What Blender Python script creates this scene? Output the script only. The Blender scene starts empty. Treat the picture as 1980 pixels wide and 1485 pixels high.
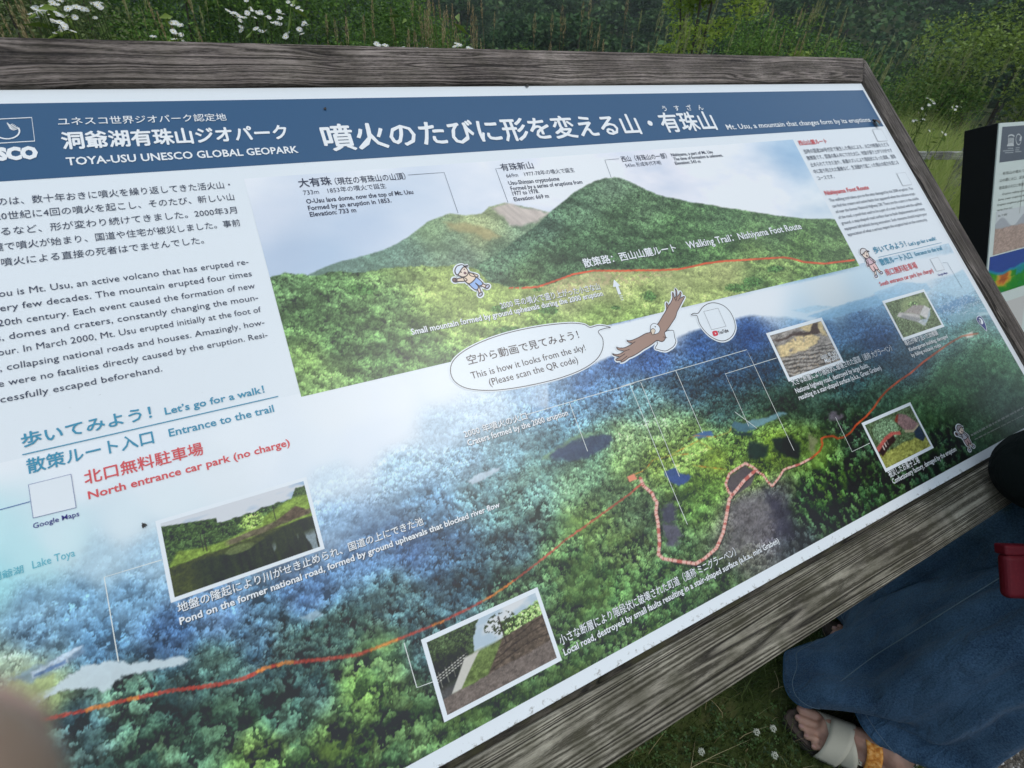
import bpy, bmesh, math, random
import numpy as np
from mathutils import Matrix, Vector

random.seed(7)
scene = bpy.context.scene
COL = scene.collection

# ---------------------------------------------------------------- camera
# camera frame: x right, y down, z forward, in photo pixels (1980 x 1485)
F = 940.0
CX, CY = 990.0, 742.5
UC = np.array([2225.0, -592.5, F]); UC /= np.linalg.norm(UC)
VC = np.array([-1590.0, -4542.5, F]); VC -= UC * (UC @ VC); VC /= np.linalg.norm(VC)
NC = np.cross(UC, VC)                                   # sign normal, towards the camera
PITCH = math.radians(34.0)
gz = math.sin(PITCH)
cand = np.linspace(-.4, .4, 80001)
gy = np.sqrt(1 - gz * gz - cand ** 2)
k_ = int(np.argmin(np.abs(UC[0] * cand + UC[1] * gy + UC[2] * gz)))
G = np.array([cand[k_], gy[k_], gz])
ZC = -G
XC = UC - (UC @ ZC) * ZC; XC /= np.linalg.norm(XC)
YC = np.cross(ZC, XC)
M = np.array([XC, YC, ZC])                              # camera frame -> world
H = 1.42                                                # eye height
EYE = np.array([0, 0, H])
D = 0.617                                               # eye to sign face
U_W, V_W, N_W = M @ UC, M @ VC, M @ NC
PANEL_O = EYE - D * N_W

def ray(q):
    return np.stack([np.asarray(q[0], float) - CX, np.asarray(q[1], float) - CY, np.full_like(np.asarray(q[0], float), F)], -1)

def on_plane(q, O, U, V):
    """photo direction q -> coordinates (a, b) on the plane through O with axes U, V (world)"""
    r = ray(q) @ M.T
    n = np.cross(U, V)
    t = ((O - EYE) @ n) / (r @ n)
    X = r * t[..., None] + EYE - O
    return np.stack([X @ U, X @ V], -1)

def sg(x, y):
    return on_plane((x, y), PANEL_O, U_W, V_W)

def to_photo(P):
    c = (np.asarray(P, float) - EYE) @ M
    return CX + F * c[..., 0] / c[..., 2], CY + F * c[..., 1] / c[..., 2]

def gnd(x, y, h=0.0):
    r = M @ ray((x, y))
    return EYE + r * ((h - H) / r[2])

def at_x(x, y, X):
    r = M @ ray((x, y))
    return EYE + r * (X / r[0])

cam_d = bpy.data.cameras.new('camera')
cam = bpy.data.objects.new('camera', cam_d)
COL.objects.link(cam)
scene.camera = cam
cam_d.sensor_width = 36.0
cam_d.lens = 36.0 * F / 1980.0
cam_d.clip_start = 0.004
cam_d.clip_end = 9000
R = M @ np.diag([1.0, -1.0, -1.0])
mw = Matrix.Identity(4)
for i in range(3):
    for j in range(3):
        mw[i][j] = R[i, j]
mw[2][3] = H
cam.matrix_world = mw
cam_d.dof.use_dof = True
cam_d.dof.focus_distance = 0.95
cam_d.dof.aperture_fstop = 10.0

# ---------------------------------------------------------------- sky and sun
SUN_EL, SUN_AZ = math.radians(58), math.radians(150)
world = bpy.data.worlds.new('World')
scene.world = world
world.use_nodes = True
nt = world.node_tree
nt.nodes.clear()
wo = nt.nodes.new('ShaderNodeOutputWorld')
bg = nt.nodes.new('ShaderNodeBackground')
sky = nt.nodes.new('ShaderNodeTexSky')
sky.sky_type = 'NISHITA'
sky.sun_disc = False
sky.sun_elevation = SUN_EL
sky.sun_rotation = SUN_AZ
tc = nt.nodes.new('ShaderNodeTexCoord')
ns = nt.nodes.new('ShaderNodeTexNoise'); ns.inputs['Scale'].default_value = 2.3; ns.inputs['Detail'].default_value = 5
ns.inputs['Roughness'].default_value = .55
rmp = nt.nodes.new('ShaderNodeMapRange')
rmp.inputs['From Min'].default_value = .38; rmp.inputs['From Max'].default_value = .66
rmp.inputs['To Min'].default_value = .62; rmp.inputs['To Max'].default_value = 1.0
mixc = nt.nodes.new('ShaderNodeMix'); mixc.data_type = 'RGBA'
cl = nt.nodes.new('ShaderNodeMix'); cl.data_type = 'RGBA'
cl.inputs[6].default_value = (4.7, 5.9, 7.2, 1); cl.inputs[7].default_value = (8.3, 9.4, 10.5, 1)
nt.links.new(tc.outputs['Generated'], ns.inputs['Vector'])
nt.links.new(ns.outputs['Fac'], rmp.inputs['Value'])
nt.links.new(ns.outputs['Fac'], cl.inputs[0])
nt.links.new(rmp.outputs['Result'], mixc.inputs[0])
nt.links.new(sky.outputs['Color'], mixc.inputs[6])
nt.links.new(cl.outputs[2], mixc.inputs[7])
nt.links.new(mixc.outputs[2], bg.inputs['Color'])
nt.links.new(bg.outputs[0], wo.inputs['Surface'])
bg.inputs['Strength'].default_value = 0.128

sun_d = bpy.data.lights.new('sun', 'SUN')
sun_d.energy = 1.35
sun_d.angle = math.radians(14)
sun_d.color = (1.0, .97, .92)
sun = bpy.data.objects.new('sun', sun_d)
COL.objects.link(sun)
sd = Vector((math.sin(SUN_AZ) * math.cos(SUN_EL), math.cos(SUN_AZ) * math.cos(SUN_EL), math.sin(SUN_EL)))
sun.rotation_euler = sd.to_track_quat('Z', 'Y').to_euler()
sun.location = (0, 0, 20)

scene.view_settings.view_transform = 'Standard'
scene.view_settings.look = 'None'
scene.view_settings.exposure = 0.06
scene.view_settings.gamma = 1.0
scene.view_settings.use_curve_mapping = False
scene.render.engine = 'CYCLES'
scene.cycles.max_bounces = 5
scene.cycles.diffuse_bounces = 3
scene.cycles.glossy_bounces = 3
scene.cycles.volume_bounces = 0
scene.cycles.transparent_max_bounces = 4

# ---------------------------------------------------------------- helpers
def tag(o, label=None, cat=None, group=None, kind=None):
    for k, v in (('label', label), ('category', cat), ('group', group), ('kind', kind)):
        if v: o[k] = v
    return o

def empty(name, loc=(0, 0, 0), mat=None):
    o = bpy.data.objects.new(name, None)
    COL.objects.link(o)
    o.empty_display_size = .1
    o.location = loc
    return o

def link(name, me, parent=None, mtx=None):
    o = bpy.data.objects.new(name, me)
    COL.objects.link(o)
    if parent is not None: o.parent = parent
    if mtx is not None: o.matrix_local = mtx
    return o

def mesh_np(name, verts, faces, mat=None, smooth=False, attrs=None, loops=None):
    """verts (n,3); faces (m,k) all with k corners"""
    me = bpy.data.meshes.new(name)
    verts = np.asarray(verts, np.float32); faces = np.asarray(faces, np.int32)
    m, k = faces.shape
    me.vertices.add(len(verts)); me.vertices.foreach_set('co', verts.ravel())
    me.loops.add(m * k); me.loops.foreach_set('vertex_index', faces.ravel())
    me.polygons.add(m); me.polygons.foreach_set('loop_start', np.arange(0, m * k, k, dtype=np.int32))
    if smooth: me.polygons.foreach_set('use_smooth', np.ones(m, bool))
    me.update(calc_edges=True)
    if attrs:
        for an, (dom, typ, data) in attrs.items():
            a = me.attributes.new(an, typ, dom)
            a.data.foreach_set('color' if 'COLOR' in typ else 'value', np.asarray(data, np.float32).ravel())
    if mat: me.materials.append(mat)
    return me

def mesh_py(name, verts, faces, mat=None, smooth=False):
    me = bpy.data.meshes.new(name)
    me.from_pydata([tuple(map(float, v)) for v in verts], [], faces)
    if smooth:
        for p in me.polygons: p.use_smooth = True
    if mat: me.materials.append(mat)
    return me

def box_mesh(name, x0, x1, y0, y1, z0, z1, mat, bevel=0.0, seg=2):
    bm = bmesh.new()
    bmesh.ops.create_cube(bm, size=1)
    for v in bm.verts:
        v.co = Vector(((x0 + x1) / 2 + v.co.x * (x1 - x0), (y0 + y1) / 2 + v.co.y * (y1 - y0), (z0 + z1) / 2 + v.co.z * (z1 - z0)))
    if bevel > 0:
        bmesh.ops.bevel(bm, geom=bm.edges[:], offset=bevel, segments=seg, affect='EDGES', profile=.5)
    me = bpy.data.meshes.new(name); bm.to_mesh(me); bm.free()
    me.materials.append(mat)
    return me

def mat_new(name, col=(.5, .5, .5), rough=.6, spec=.5):
    m = bpy.data.materials.new(name); m.use_nodes = True
    b = m.node_tree.nodes['Principled BSDF']
    b.inputs['Base Color'].default_value = (*col, 1)
    b.inputs['Roughness'].default_value = rough
    b.inputs['Specular IOR Level'].default_value = spec
    return m, m.node_tree, b

def N(nt, t, **kw):
    n = nt.nodes.new(t)
    for k, v in kw.items():
        if k in n.inputs.keys(): n.inputs[k].default_value = v
        else: setattr(n, k, v)
    return n

def ramp(nt, fac, stops):
    r = nt.nodes.new('ShaderNodeValToRGB')
    e = r.color_ramp.elements
    while len(e) < len(stops): e.new(.5)
    for i, (p, c) in enumerate(stops):
        e[i].position = p; e[i].color = (*c, 1)
    nt.links.new(fac, r.inputs[0])
    return r.outputs[0]

def lin(c):
    c = np.asarray(c, float) / 255.0
    return np.where(c <= .04045, c / 12.92, ((c + .055) / 1.055) ** 2.4)

# how printed colours seen in the photo map to ink colour (white paper = .8)
WHITE_SEEN = lin((214, 227, 238))
VEIL = lin((34, 40, 46)) * 0.8
def ink(c):
    a = (lin(c) - VEIL) / (WHITE_SEEN - VEIL) * .80
    return np.clip(a, .008, .82)
# ---------------------------------------------------------------- painter of the printed pictures
RT = np.random.default_rng(5).random((256, 256, 6))

def vnoise(x, y, seed=0):
    xi = np.floor(x).astype(int); yi = np.floor(y).astype(int)
    fx = x - xi; fy = y - yi
    fx = fx * fx * (3 - 2 * fx); fy = fy * fy * (3 - 2 * fy)
    k = seed % 6; s = seed * 37
    g = lambda a, b: RT[(b + s) & 255, (a + s * 3) & 255, k]
    return (g(xi, yi) * (1 - fx) + g(xi + 1, yi) * fx) * (1 - fy) + (g(xi, yi + 1) * (1 - fx) + g(xi + 1, yi + 1) * fx) * fy

def fbm(x, y, n=4, seed=0):
    a = 0; w = .5; t = 0
    for i in range(n):
        a = a + w * vnoise(x * 2 ** i + 17 * i, y * 2 ** i + 5 * i, seed + i); t += w; w *= .55
    return a / t

def crowns(X, Y, s, seed=0, tall=1.0, gap=.10, rmin=.38, rmax=.92):
    """tree crowns seen from above and a little aside: shade 0..1 and a number per tree"""
    wx = (fbm(X / s * 2.4, Y / s * 2.4, 3, seed) - .5) * s * 1.5
    wy = (fbm(X / s * 2.4 + 40, Y / s * 2.4, 3, seed + 1) - .5) * s * 1.5
    x = (X + wx) / s; y = (Y + wy) / (s * tall)
    ix = np.floor(x).astype(int); iy = np.floor(y).astype(int)
    shade = np.full(X.shape, gap); idn = np.full(X.shape, .5)
    for dy in (1, 0, -1):
        for dx in (-1, 0, 1):
            r = RT[(iy + dy + seed * 31) & 255, (ix + dx + seed * 57) & 255]
            cx = ix + dx + r[..., 0]; cy = iy + dy + r[..., 1]
            rad = rmin + (rmax - rmin) * r[..., 2]
            ex = (x - cx) / rad; ey = (y - cy) / rad
            d2 = ex * ex + ey * ey
            m = d2 < 1
            nz = np.sqrt(np.clip(1 - d2, 0, 1))
            sh = .28 + .80 * np.clip(ex * .30 + ey * .62 + nz * .55 - .12, 0, 1)
            sh *= .75 + .5 * r[..., 3]
            shade = np.where(m, sh, shade)
            idn = np.where(m, r[..., 4], idn)
    leaf = fbm(X / s * 9, Y / s * 9, 3, seed + 3)
    shade = shade * (.45 + 1.1 * leaf)
    return shade, idn

def field(px, py, pts, power=2.0, r0=28.0):
    """colours and other values known at photo points, spread smoothly between them"""
    if px.ndim == 2 and px.shape[0] > 60:
        k = 6
        ys = np.append(np.arange(0, px.shape[0] - 1, k), px.shape[0] - 1); xs = np.append(np.arange(0, px.shape[1] - 1, k), px.shape[1] - 1)
        c = field(px[np.ix_(ys, xs)].ravel(), py[np.ix_(ys, xs)].ravel(), pts, power, r0).reshape(len(ys), len(xs), -1)
        Y, Xq = np.arange(px.shape[0]), np.arange(px.shape[1])
        jy = np.clip(np.searchsorted(ys, Y, 'right') - 1, 0, len(ys) - 2); fy = ((Y - ys[jy]) / (ys[jy + 1] - ys[jy]))[:, None, None]
        c = c[jy] * (1 - fy) + c[jy + 1] * fy
        jx = np.clip(np.searchsorted(xs, Xq, 'right') - 1, 0, len(xs) - 2); fx = ((Xq - xs[jx]) / (xs[jx + 1] - xs[jx]))[None, :, None]
        return c[:, jx] * (1 - fx) + c[:, jx + 1] * fx
    P = np.array([[p[0], p[1]] for p in pts], float); Vv = np.array([p[2:] for p in pts], float)
    acc = np.zeros(px.shape + (Vv.shape[1],)); w = np.zeros(px.shape)
    for (qx, qy), v in zip(P, Vv):
        d2 = ((px - qx) ** 2 + (py - qy) ** 2) / (r0 * r0) + 1
        k = 1 / d2 ** power
        w += k; acc += k[..., None] * v
    return acc / w[..., None]

def poly_mask(px, py, pts, soft=2.0, rough=0.0, seed=0):
    """1 inside the polygon, soft edge"""
    if rough: 
        px = px + (fbm(px / 9, py / 9, 3, seed) - .5) * rough * 2; py = py + (fbm(px / 9 + 31, py / 9, 3, seed + 2) - .5) * rough * 2
    P = np.array(pts, float)
    x0, x1, y0, y1 = P[:, 0].min() - 12, P[:, 0].max() + 12, P[:, 1].min() - 12, P[:, 1].max() + 12
    out = np.zeros(px.shape)
    bb = (px > x0) & (px < x1) & (py > y0) & (py < y1)
    qx, qy = px[bb], py[bb]
    ins = np.zeros(qx.shape, bool); dist = np.full(qx.shape, 1e9)
    for i in range(len(P)):
        ax, ay = P[i]; bx, by = P[(i + 1) % len(P)]
        c = ((ay > qy) != (by > qy))
        with np.errstate(divide='ignore', invalid='ignore'):
            ins ^= c & (qx < (bx - ax) * (qy - ay) / ((by - ay) if by != ay else 1e-9) + ax)
        t = np.clip(((qx - ax) * (bx - ax) + (qy - ay) * (by - ay)) / ((bx - ax) ** 2 + (by - ay) ** 2 + 1e-9), 0, 1)
        dist = np.minimum(dist, np.hypot(qx - ax - t * (bx - ax), qy - ay - t * (by - ay)))
    sdv = np.where(ins, dist, -dist)
    out[bb] = np.clip(.5 + sdv / (2 * soft), 0, 1)
    return out

def stroke(px, py, pts, width):
    """distance based line mask; also running length along the line"""
    P = np.array(pts, float); out = np.zeros(px.shape); run = np.zeros(px.shape)
    wmax = max(width) if hasattr(width, '__len__') else width
    x0, x1, y0, y1 = P[:, 0].min() - wmax * 2, P[:, 0].max() + wmax * 2, P[:, 1].min() - wmax * 2, P[:, 1].max() + wmax * 2
    bb = (px > x0) & (px < x1) & (py > y0) & (py < y1)
    qx, qy = px[bb], py[bb]; best = np.full(qx.shape, 1e9); rl = np.zeros(qx.shape); L = 0
    wloc = np.full(qx.shape, 1.0)
    for i in range(len(P) - 1):
        ax, ay = P[i]; bx, by = P[i + 1]; sl = math.hypot(bx - ax, by - ay)
        t = np.clip(((qx - ax) * (bx - ax) + (qy - ay) * (by - ay)) / (sl * sl + 1e-9), 0, 1)
        d = np.hypot(qx - ax - t * (bx - ax), qy - ay - t * (by - ay))
        m = d < best
        best = np.where(m, d, best); rl = np.where(m, L + t * sl, rl); L += sl
    w = width
    out[bb] = np.clip((w / 2 - best) / 1.0 + .5, 0, 1); run[bb] = rl
    return out, run

def mixm(a, b, m):
    return a * (1 - m[..., None]) + np.asarray(b, float) * m[..., None]

Z1 = lambda s, ox, oy, L: [(ox + x / s, oy + y / s) for x, y in L]

def paint_aerial(u, v, px, py):
    """aerial view of the forest, trail and craters (sRGB 0..255 as seen)"""
    W = (214, 228, 240)
    # x, y, r, g, b, contrast, size weight (0 fine .. 1 coarse), yellowness of lit leaves
    P = [(0,840,214,228,240,0,0,0),(100,760,214,228,240,0,0,0),(300,780,214,228,240,0,0,0),(450,840,213,228,240,0,0,0),(620,870,210,226,240,0,0,0),(150,900,212,227,240,0,0,0),(300,900,210,226,240,0,0,0),(690,780,214,228,240,0,0,0),(760,840,210,225,240,0,0,0),(930,730,214,228,242,0,0,0),(1120,665,214,228,242,0,0,0),(-60,1060,178,226,236,.0,0,0),(0,1125,150,210,224,.05,0,0),(60,1090,168,218,230,.0,0,0),(120,1045,190,222,234,.0,0,0),
     (60,1160,112,155,186,.35,.5,0),(200,1090,165,200,222,.12,.5,0),(250,1020,200,222,235,0,0,0),(160,1170,100,145,182,.5,.5,.1),
     (250,1160,105,150,188,.45,.5,.1),(280,1070,150,188,216,.25,.5,0),(420,1190,88,126,170,.6,.5,.2),(60,1230,92,132,166,.6,.6,.2),(330,1230,62,96,140,.7,.5,.1),(200,1240,80,122,160,.6,.6,.2),
     (650,1010,138,176,214,.4,.4,.1),(640,930,190,215,235,.1,.3,0),(520,880,212,227,240,0,0,0),(560,900,206,223,238,0,0,0),(430,900,208,224,236,0,0,0),
     (320,960,205,224,236,0,0,0),(700,860,208,224,240,.0,0,0),(760,780,214,228,242,0,0,0),(850,740,212,227,241,0,0,0),(640,800,213,227,239,0,0,0),
     (860,830,172,202,228,.18,.2,0),(780,900,150,188,218,.35,.3,.1),(900,900,120,158,188,.5,.3,.3),(980,870,104,146,168,.55,.3,.5),
     (830,980,92,132,168,.6,.4,.3),(700,1060,80,116,160,.6,.4,.2),(800,1050,68,100,145,.6,.4,.2),(600,1150,72,106,150,.6,.5,.2),(500,1230,72,108,140,.7,.5,.4),
     (930,940,88,126,140,.6,.4,.5),(1000,980,80,116,118,.7,.4,.6),(1000,1060,64,92,108,.7,.4,.5),(900,1110,52,80,100,.75,.4,.4),(860,1070,60,90,124,.7,.4,.3),
     (640,1220,78,118,120,.8,.5,.6),(760,1160,70,104,118,.75,.5,.5),(560,1250,70,104,110,.8,.6,.6),(420,1290,78,118,118,.8,.7,.6),
     (80,1350,128,152,112,.6,.7,.6),(40,1290,142,166,150,.4,.6,.3),(150,1400,58,86,98,.9,1,.4),(250,1350,60,90,84,.9,.9,.5),
     (300,1430,52,80,72,.95,1,.6),(420,1400,48,74,66,.95,1,.6),(560,1380,42,68,66,.95,1,.5),(500,1460,70,98,60,.95,1,.9),(640,1440,60,88,56,.95,1,.9),
     (700,1330,78,112,66,.9,.9,.9),(740,1270,72,104,76,.85,.8,.8),(780,1400,62,92,66,.9,.9,.8),(350,1340,44,68,74,.9,.8,.3),(600,1330,46,72,78,.9,.8,.4),
     (820,1240,60,88,100,.8,.6,.5),(1000,1150,62,90,72,.85,.5,.7),(1080,1080,70,104,72,.85,.5,.8),(1150,1000,88,122,76,.8,.4,1),(1180,960,84,118,90,.8,.3,.9),
     (1130,1160,62,92,64,.85,.5,.8),(1110,1260,58,86,62,.85,.5,.8),(1200,1130,60,92,60,.85,.5,.8),(1000,1380,56,84,58,.9,.7,.8),(900,1430,62,90,60,.9,.7,.8),
     (940,790,176,204,230,.2,.2,0),(1010,740,150,186,220,.3,.2,0),(1100,700,150,186,222,.3,.2,0),(1060,770,118,156,196,.45,.2,.1),(1130,730,74,112,166,.5,.2,.1),
     (1190,700,66,102,160,.5,.2,.1),(1180,760,84,124,164,.6,.25,.3),(1260,690,56,88,144,.55,.2,.1),(1240,780,84,124,140,.7,.25,.6),(1110,800,92,134,168,.6,.25,.3),
     (1350,660,44,80,138,.5,.2,.1),(1450,640,38,72,132,.5,.15,.1),(1400,720,44,72,104,.6,.2,.3),(1330,740,52,82,108,.65,.25,.4),(1480,720,34,58,86,.6,.2,.2),(1400,790,46,76,82,.7,.25,.5),
     (1490,770,44,70,66,.75,.3,.6),(1560,760,54,84,78,.7,.3,.6),(1580,640,58,100,152,.4,.15,.1),(1660,620,66,106,152,.4,.15,.1),(1700,590,104,150,190,.3,.1,0),
     (1620,590,150,190,216,.1,.1,0),(1560,590,146,190,220,.1,.1,0),(1480,585,206,225,240,0,0,0),(1380,600,212,227,240,0,0,0),(1300,625,214,228,242,0,0,0),
     (1680,560,190,214,232,0,0,0),(1780,540,196,218,234,0,0,0),(1850,545,176,205,228,.05,.1,0),(1840,575,136,178,210,.3,.1,0),(1900,600,120,160,185,.35,.1,0),(1840,610,116,156,196,.4,.1,0),
     (1700,650,48,76,118,.5,.2,.1),(1650,720,44,76,88,.6,.2,.4),(1750,690,54,80,100,.5,.2,.2),(1830,640,84,124,124,.4,.2,.4),(1880,640,92,134,120,.35,.2,.5),
     (1900,700,66,108,84,.5,.3,.7),(1850,740,62,106,74,.5,.3,.8),(1780,800,62,100,72,.6,.3,.7),(1950,770,70,108,92,.4,.3,.5),(1900,830,58,92,74,.55,.3,.6),(1960,810,74,100,96,.3,.3,.4),
     (1700,770,52,84,74,.65,.3,.5),(1660,830,42,66,56,.8,.35,.5),(1560,880,78,110,60,.8,.3,.9),(1600,940,56,90,50,.8,.4,.8),(1560,980,50,86,54,.8,.4,.7),
     (1680,960,42,70,50,.85,.4,.7),(1620,1020,44,70,54,.85,.4,.6),(1540,1040,52,60,70,.7,.4,.3),(1820,880,42,66,56,.8,.4,.6),(1500,860,92,124,60,.75,.25,1),
     (1460,900,88,122,60,.75,.25,1),(1430,860,92,130,70,.75,.25,1),(1380,900,108,138,66,.75,.25,1),(1340,860,104,140,84,.75,.25,1),(1270,830,110,146,112,.7,.25,.9),
     (1210,850,112,146,108,.7,.25,.9),(1150,860,84,124,116,.7,.25,.7),(1200,900,96,130,84,.75,.3,.9),(1280,880,112,144,74,.75,.25,1),(1240,1000,70,96,76,.8,.3,.7),
     (1340,980,78,116,64,.8,.35,.9),(1300,1040,66,96,70,.8,.35,.8),(1370,940,80,118,60,.8,.3,1),(1440,1000,98,98,106,.8,.25,.1),(1480,1020,92,92,108,.8,.25,.1),
     (1500,970,76,80,92,.8,.3,.1),(1430,1060,84,90,88,.8,.3,.3),(1380,1120,60,88,62,.85,.4,.7),(1300,1130,56,88,60,.85,.4,.8),(1210,1060,72,100,68,.85,.4,.8),
     (1080,860,84,126,146,.6,.3,.4),(1040,920,86,124,126,.65,.35,.6),(1110,930,84,116,96,.75,.3,.8),(1150,920,74,108,92,.75,.3,.8)]
    Fd = field(px, py, P, 2.6, 34.0)
    base = Fd[..., :3] * (1 + .05 * Fd[..., 3:4]); con = Fd[..., 3]; big = Fd[..., 4]; yel = Fd[..., 5]
    con = con * (.62 + .38 * np.clip(yel / .5, 0, 1))
    big = np.where(big < .62, big * (.72 + .28 * np.clip(yel / .5, 0, 1)), big)
    s = np.full(u.shape, .4); idn = np.full(u.shape, .5); w0 = np.full(u.shape, 1e-6)
    bw = np.clip((big - .62) / .2, 0, 1); sm = np.clip((.36 - big) / .12, 0, 1)
    right = np.clip((px - 1300) / 250, 0, 1) * np.clip((big - .27) / .08, 0, 1)
    wob = np.clip((fbm(u * 70, v * 70, 2, 3) - .5) * 5 + .5, 0, 1)
    wts = [bw * (1 - right), (1 - bw) * (1 - sm) * (1 - right) * wob, (1 - bw) * (1 - sm) * (1 - right) * (1 - wob), sm * (1 - bw) * (1 - right), right]
    s = s * 0; idn = idn * 0
    for w_, (sz, sd_, tl, r0_, r1_) in zip(wts, ((.0150, 1, .95, .4, .95), (.0092, 2, 1.15, .35, .95), (.0060, 5, 1.0, .35, .95), (.0046, 3, .95, .35, .95), (.0100, 4, 1.9, .26, .60))):
        m = (w_ > .02) & (con > .03)
        if m.any():
            a_, b_ = crowns(u[m], v[m], sz, sd_, tl, rmin=r0_, rmax=r1_)
            s[m] += a_ * w_[m]; idn[m] += b_ * w_[m]; w0[m] += w_[m]
    s = np.where(con > .03, s / w0, .4); idn = np.where(con > .03, idn / w0, .5)
    patch = fbm(u * 22 + v * 9, v * 34, 4, 2); patch2 = fbm(u * 8, v * 14, 3, 4)
    lum = np.clip(s / .36, .05, 3) ** .70
    rel = fbm(u * 11 + v * 6 + 3, v * 19 - u * 4, 4, 3); rel2 = fbm(u * 11 + v * 6 + 3.05, v * 19 - u * 4 + .16, 4, 3)
    ridge = np.clip(1 + (rel - rel2) * 4.5, .66, 1.32)                      # slopes facing the sun and away from it
    tone = (.72 + .34 * patch + .22 * patch2) * ridge ** .8
    spk = .86 + .28 * vnoise(u * 900, v * 900, 5)
    col = base * (1 - con[..., None] * np.array([.05, .07, .10])) * ((1 - con) + con * (.88 * lum * tone * spk))[..., None]
    shad = np.clip(.75 - lum * tone, 0, .6) * con
    col *= (1 - .35 * shad)[..., None]
    # clearings with pale grass
    clr = np.clip((fbm(u * 15 + 9, v * 26 + 4, 4, 1) - .60) * 10, 0, 1) * yel * np.clip((con - .55) * 4, 0, 1) * .55
    col = mixm(col, base * 1.12 + np.array([16, 18, -6]), clr)
    # thin veils of mist over the upper left woods
    mist = np.clip((fbm(u * 7 + 2, v * 17 + 8, 4, 2) - .50) * 3.2, 0, .5) * np.clip((1000 - px) / 500, 0, 1) * np.clip((1230 - py) / 160, 0, 1)
    col = mixm(col, base * .35 + np.array([205, 220, 235]) * .65, mist * .55)
    hi = np.clip(lum - 1.1, 0, 1.0) * con
    col += hi[..., None] * (yel[..., None] * np.array([14, 14, -2]) + (1 - yel[..., None]) * np.array([8, 14, 8]))
    col += ((idn - .5) * con * 22)[..., None] * np.array([1.0, .75, .3])
    cc_ = np.clip(col, 0, 255) / 255
    col = col * (1 - con[..., None]) + con[..., None] * 255 * cc_ ** 1.07
    gr = (col @ np.array([.3, .59, .11]))[..., None]
    col = gr + (col - gr) * (1 - .08 * con[..., None])
    haze = np.array([60, 100, 140]) * .05
    col += haze * (1 - np.clip(lum, 0, 1))[..., None] * con[..., None]
    # blue hill with a crisp upper edge against the pale sky
    sky_m = poly_mask(px, py, [(1060,790),(900,770),(585,770),(1260,611),(1680,515),(1900,480),(1885,520),(1700,566),(1600,605),(1570,622),(1520,613),(1450,610),(1400,622),(1340,640),(1290,660),(1240,672),(1180,690),(1120,716),(1060,742)], 3, 1.5)
    skc = field(px, py, [(700,770,214,228,240),(1000,720,213,227,241),(1300,640,214,229,242),(1480,585,212,226,238),(1600,575,205,222,232),(1680,550,180,210,230),(1560,610,178,208,230),(1780,520,205,222,236)], 2, 40)
    col = mixm(col, skc, sky_m * np.clip((px - 1000) / 120, 0, 1))
    # far ridges, fields and town, upper right
    for k, (pts, c) in enumerate([([(1560,612),(1640,585),(1700,570),(1760,566),(1700,590),(1600,618)], (128,178,214)),
                                  ([(1690,566),(1745,545),(1790,548),(1800,560),(1760,575),(1700,580)], (150,192,222)),
                                  ([(1800,560),(1860,520),(1890,560),(1850,575)], (168,204,226)),
                                  ([(1830,612),(1905,585),(1925,602),(1850,625)], (124,168,186)),
                                  ([(1800,600),(1870,570),(1890,580),(1820,606)], (98,140,180)),
                                  ([(1890,606),(1925,600),(1930,606),(1895,611)], (176,208,220)),
                                  ([(1530,600),(1580,590),(1610,594),(1560,606)], (158,198,224))]):
        col = mixm(col, np.array(c) * (.9 + .2 * fbm(u * 160, v * 420, 3, k))[..., None], poly_mask(px, py, pts, 1.5, 2, k) * .75)
    town = poly_mask(px, py, [(1812,590),(1890,562),(1915,600),(1870,612),(1815,606)], 4) * (vnoise(u * 330, v * 900, 2) > .72)
    col = mixm(col, (186,208,228), town * .7)
    # waters, craters and bare ground
    def spot(pts, c, soft=1.5, rough=2, nz=.12, seed=1, al=1.0):
        nonlocal col
        m = poly_mask(px, py, pts, soft * 1.5, rough * 2 + 1.5, seed) * al
        g = .55 * fbm(u * 60, v * 110, 3, seed) + .45 * fbm(u * 420, v * 420, 3, seed + 1)
        nz = nz + (.22 if nz > .08 else .03)
        lit = np.array(c, float) * (1 - nz / 2 + nz * g)[..., None] * .94 + col * .06
        col = mixm(col, lit, m)
    S = 2.538
    spot(Z1(S,0,900,[(120,1175),(200,1110),(265,1085),(400,990),(550,955),(640,972),(820,945),(900,935),(940,958),(840,988),(700,1008),(560,1060),(510,1120),(470,1085),(400,1095),(300,1110),(240,1130),(150,1200)]), (186,208,220), 1.5, 2, .05)
    spot([(0,1330),(50,1290),(100,1285),(110,1310),(90,1340),(60,1380),(0,1400)], (150,168,120), 4, 5, .5, 2, .8)
    spot([(18,1312),(60,1290),(120,1270),(160,1252),(165,1262),(120,1290),(60,1320)], (120,150,180), 3, 2, .4, 3, .8)
    spot(Z1(S,0,900,[(150,1015),(215,985),(330,915),(405,885),(400,900),(330,945),(335,970),(160,1045)]), (176,200,222), 1, 1, .5, 3)
    spot(Z1(S,0,900,[(165,1028),(320,955),(325,972),(170,1040)]), (80,110,150), 1, 1, .8, 4)
    spot(Z1(2.97,600,440,[(900,1455),(960,1420),(1040,1385),(1100,1378),(1080,1400),(1000,1445),(930,1480)]), (178,202,222), 1, 2, .2, 5)
    spot(Z1(2.97,600,440,[(1380,1300),(1420,1262),(1520,1225),(1640,1190),(1730,1186),(1740,1215),(1690,1270),(1600,1320),(1500,1335),(1400,1330)]), (50,64,96), 2, 2, .35, 1, .92)
    spot(Z1(2.97,600,440,[(1330,1330),(1500,1200),(1660,1165),(1640,1180),(1500,1225),(1400,1280),(1370,1330)]), (120,156,116), 2, 2, .4, 2, .7)
    S = 2.538
    spot(Z1(S,1200,440,[(350,1020),(400,1000),(445,1000),(455,1018),(420,1032),(365,1032)]), (66,104,160), 1.2, 1, .1, 1)
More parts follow.
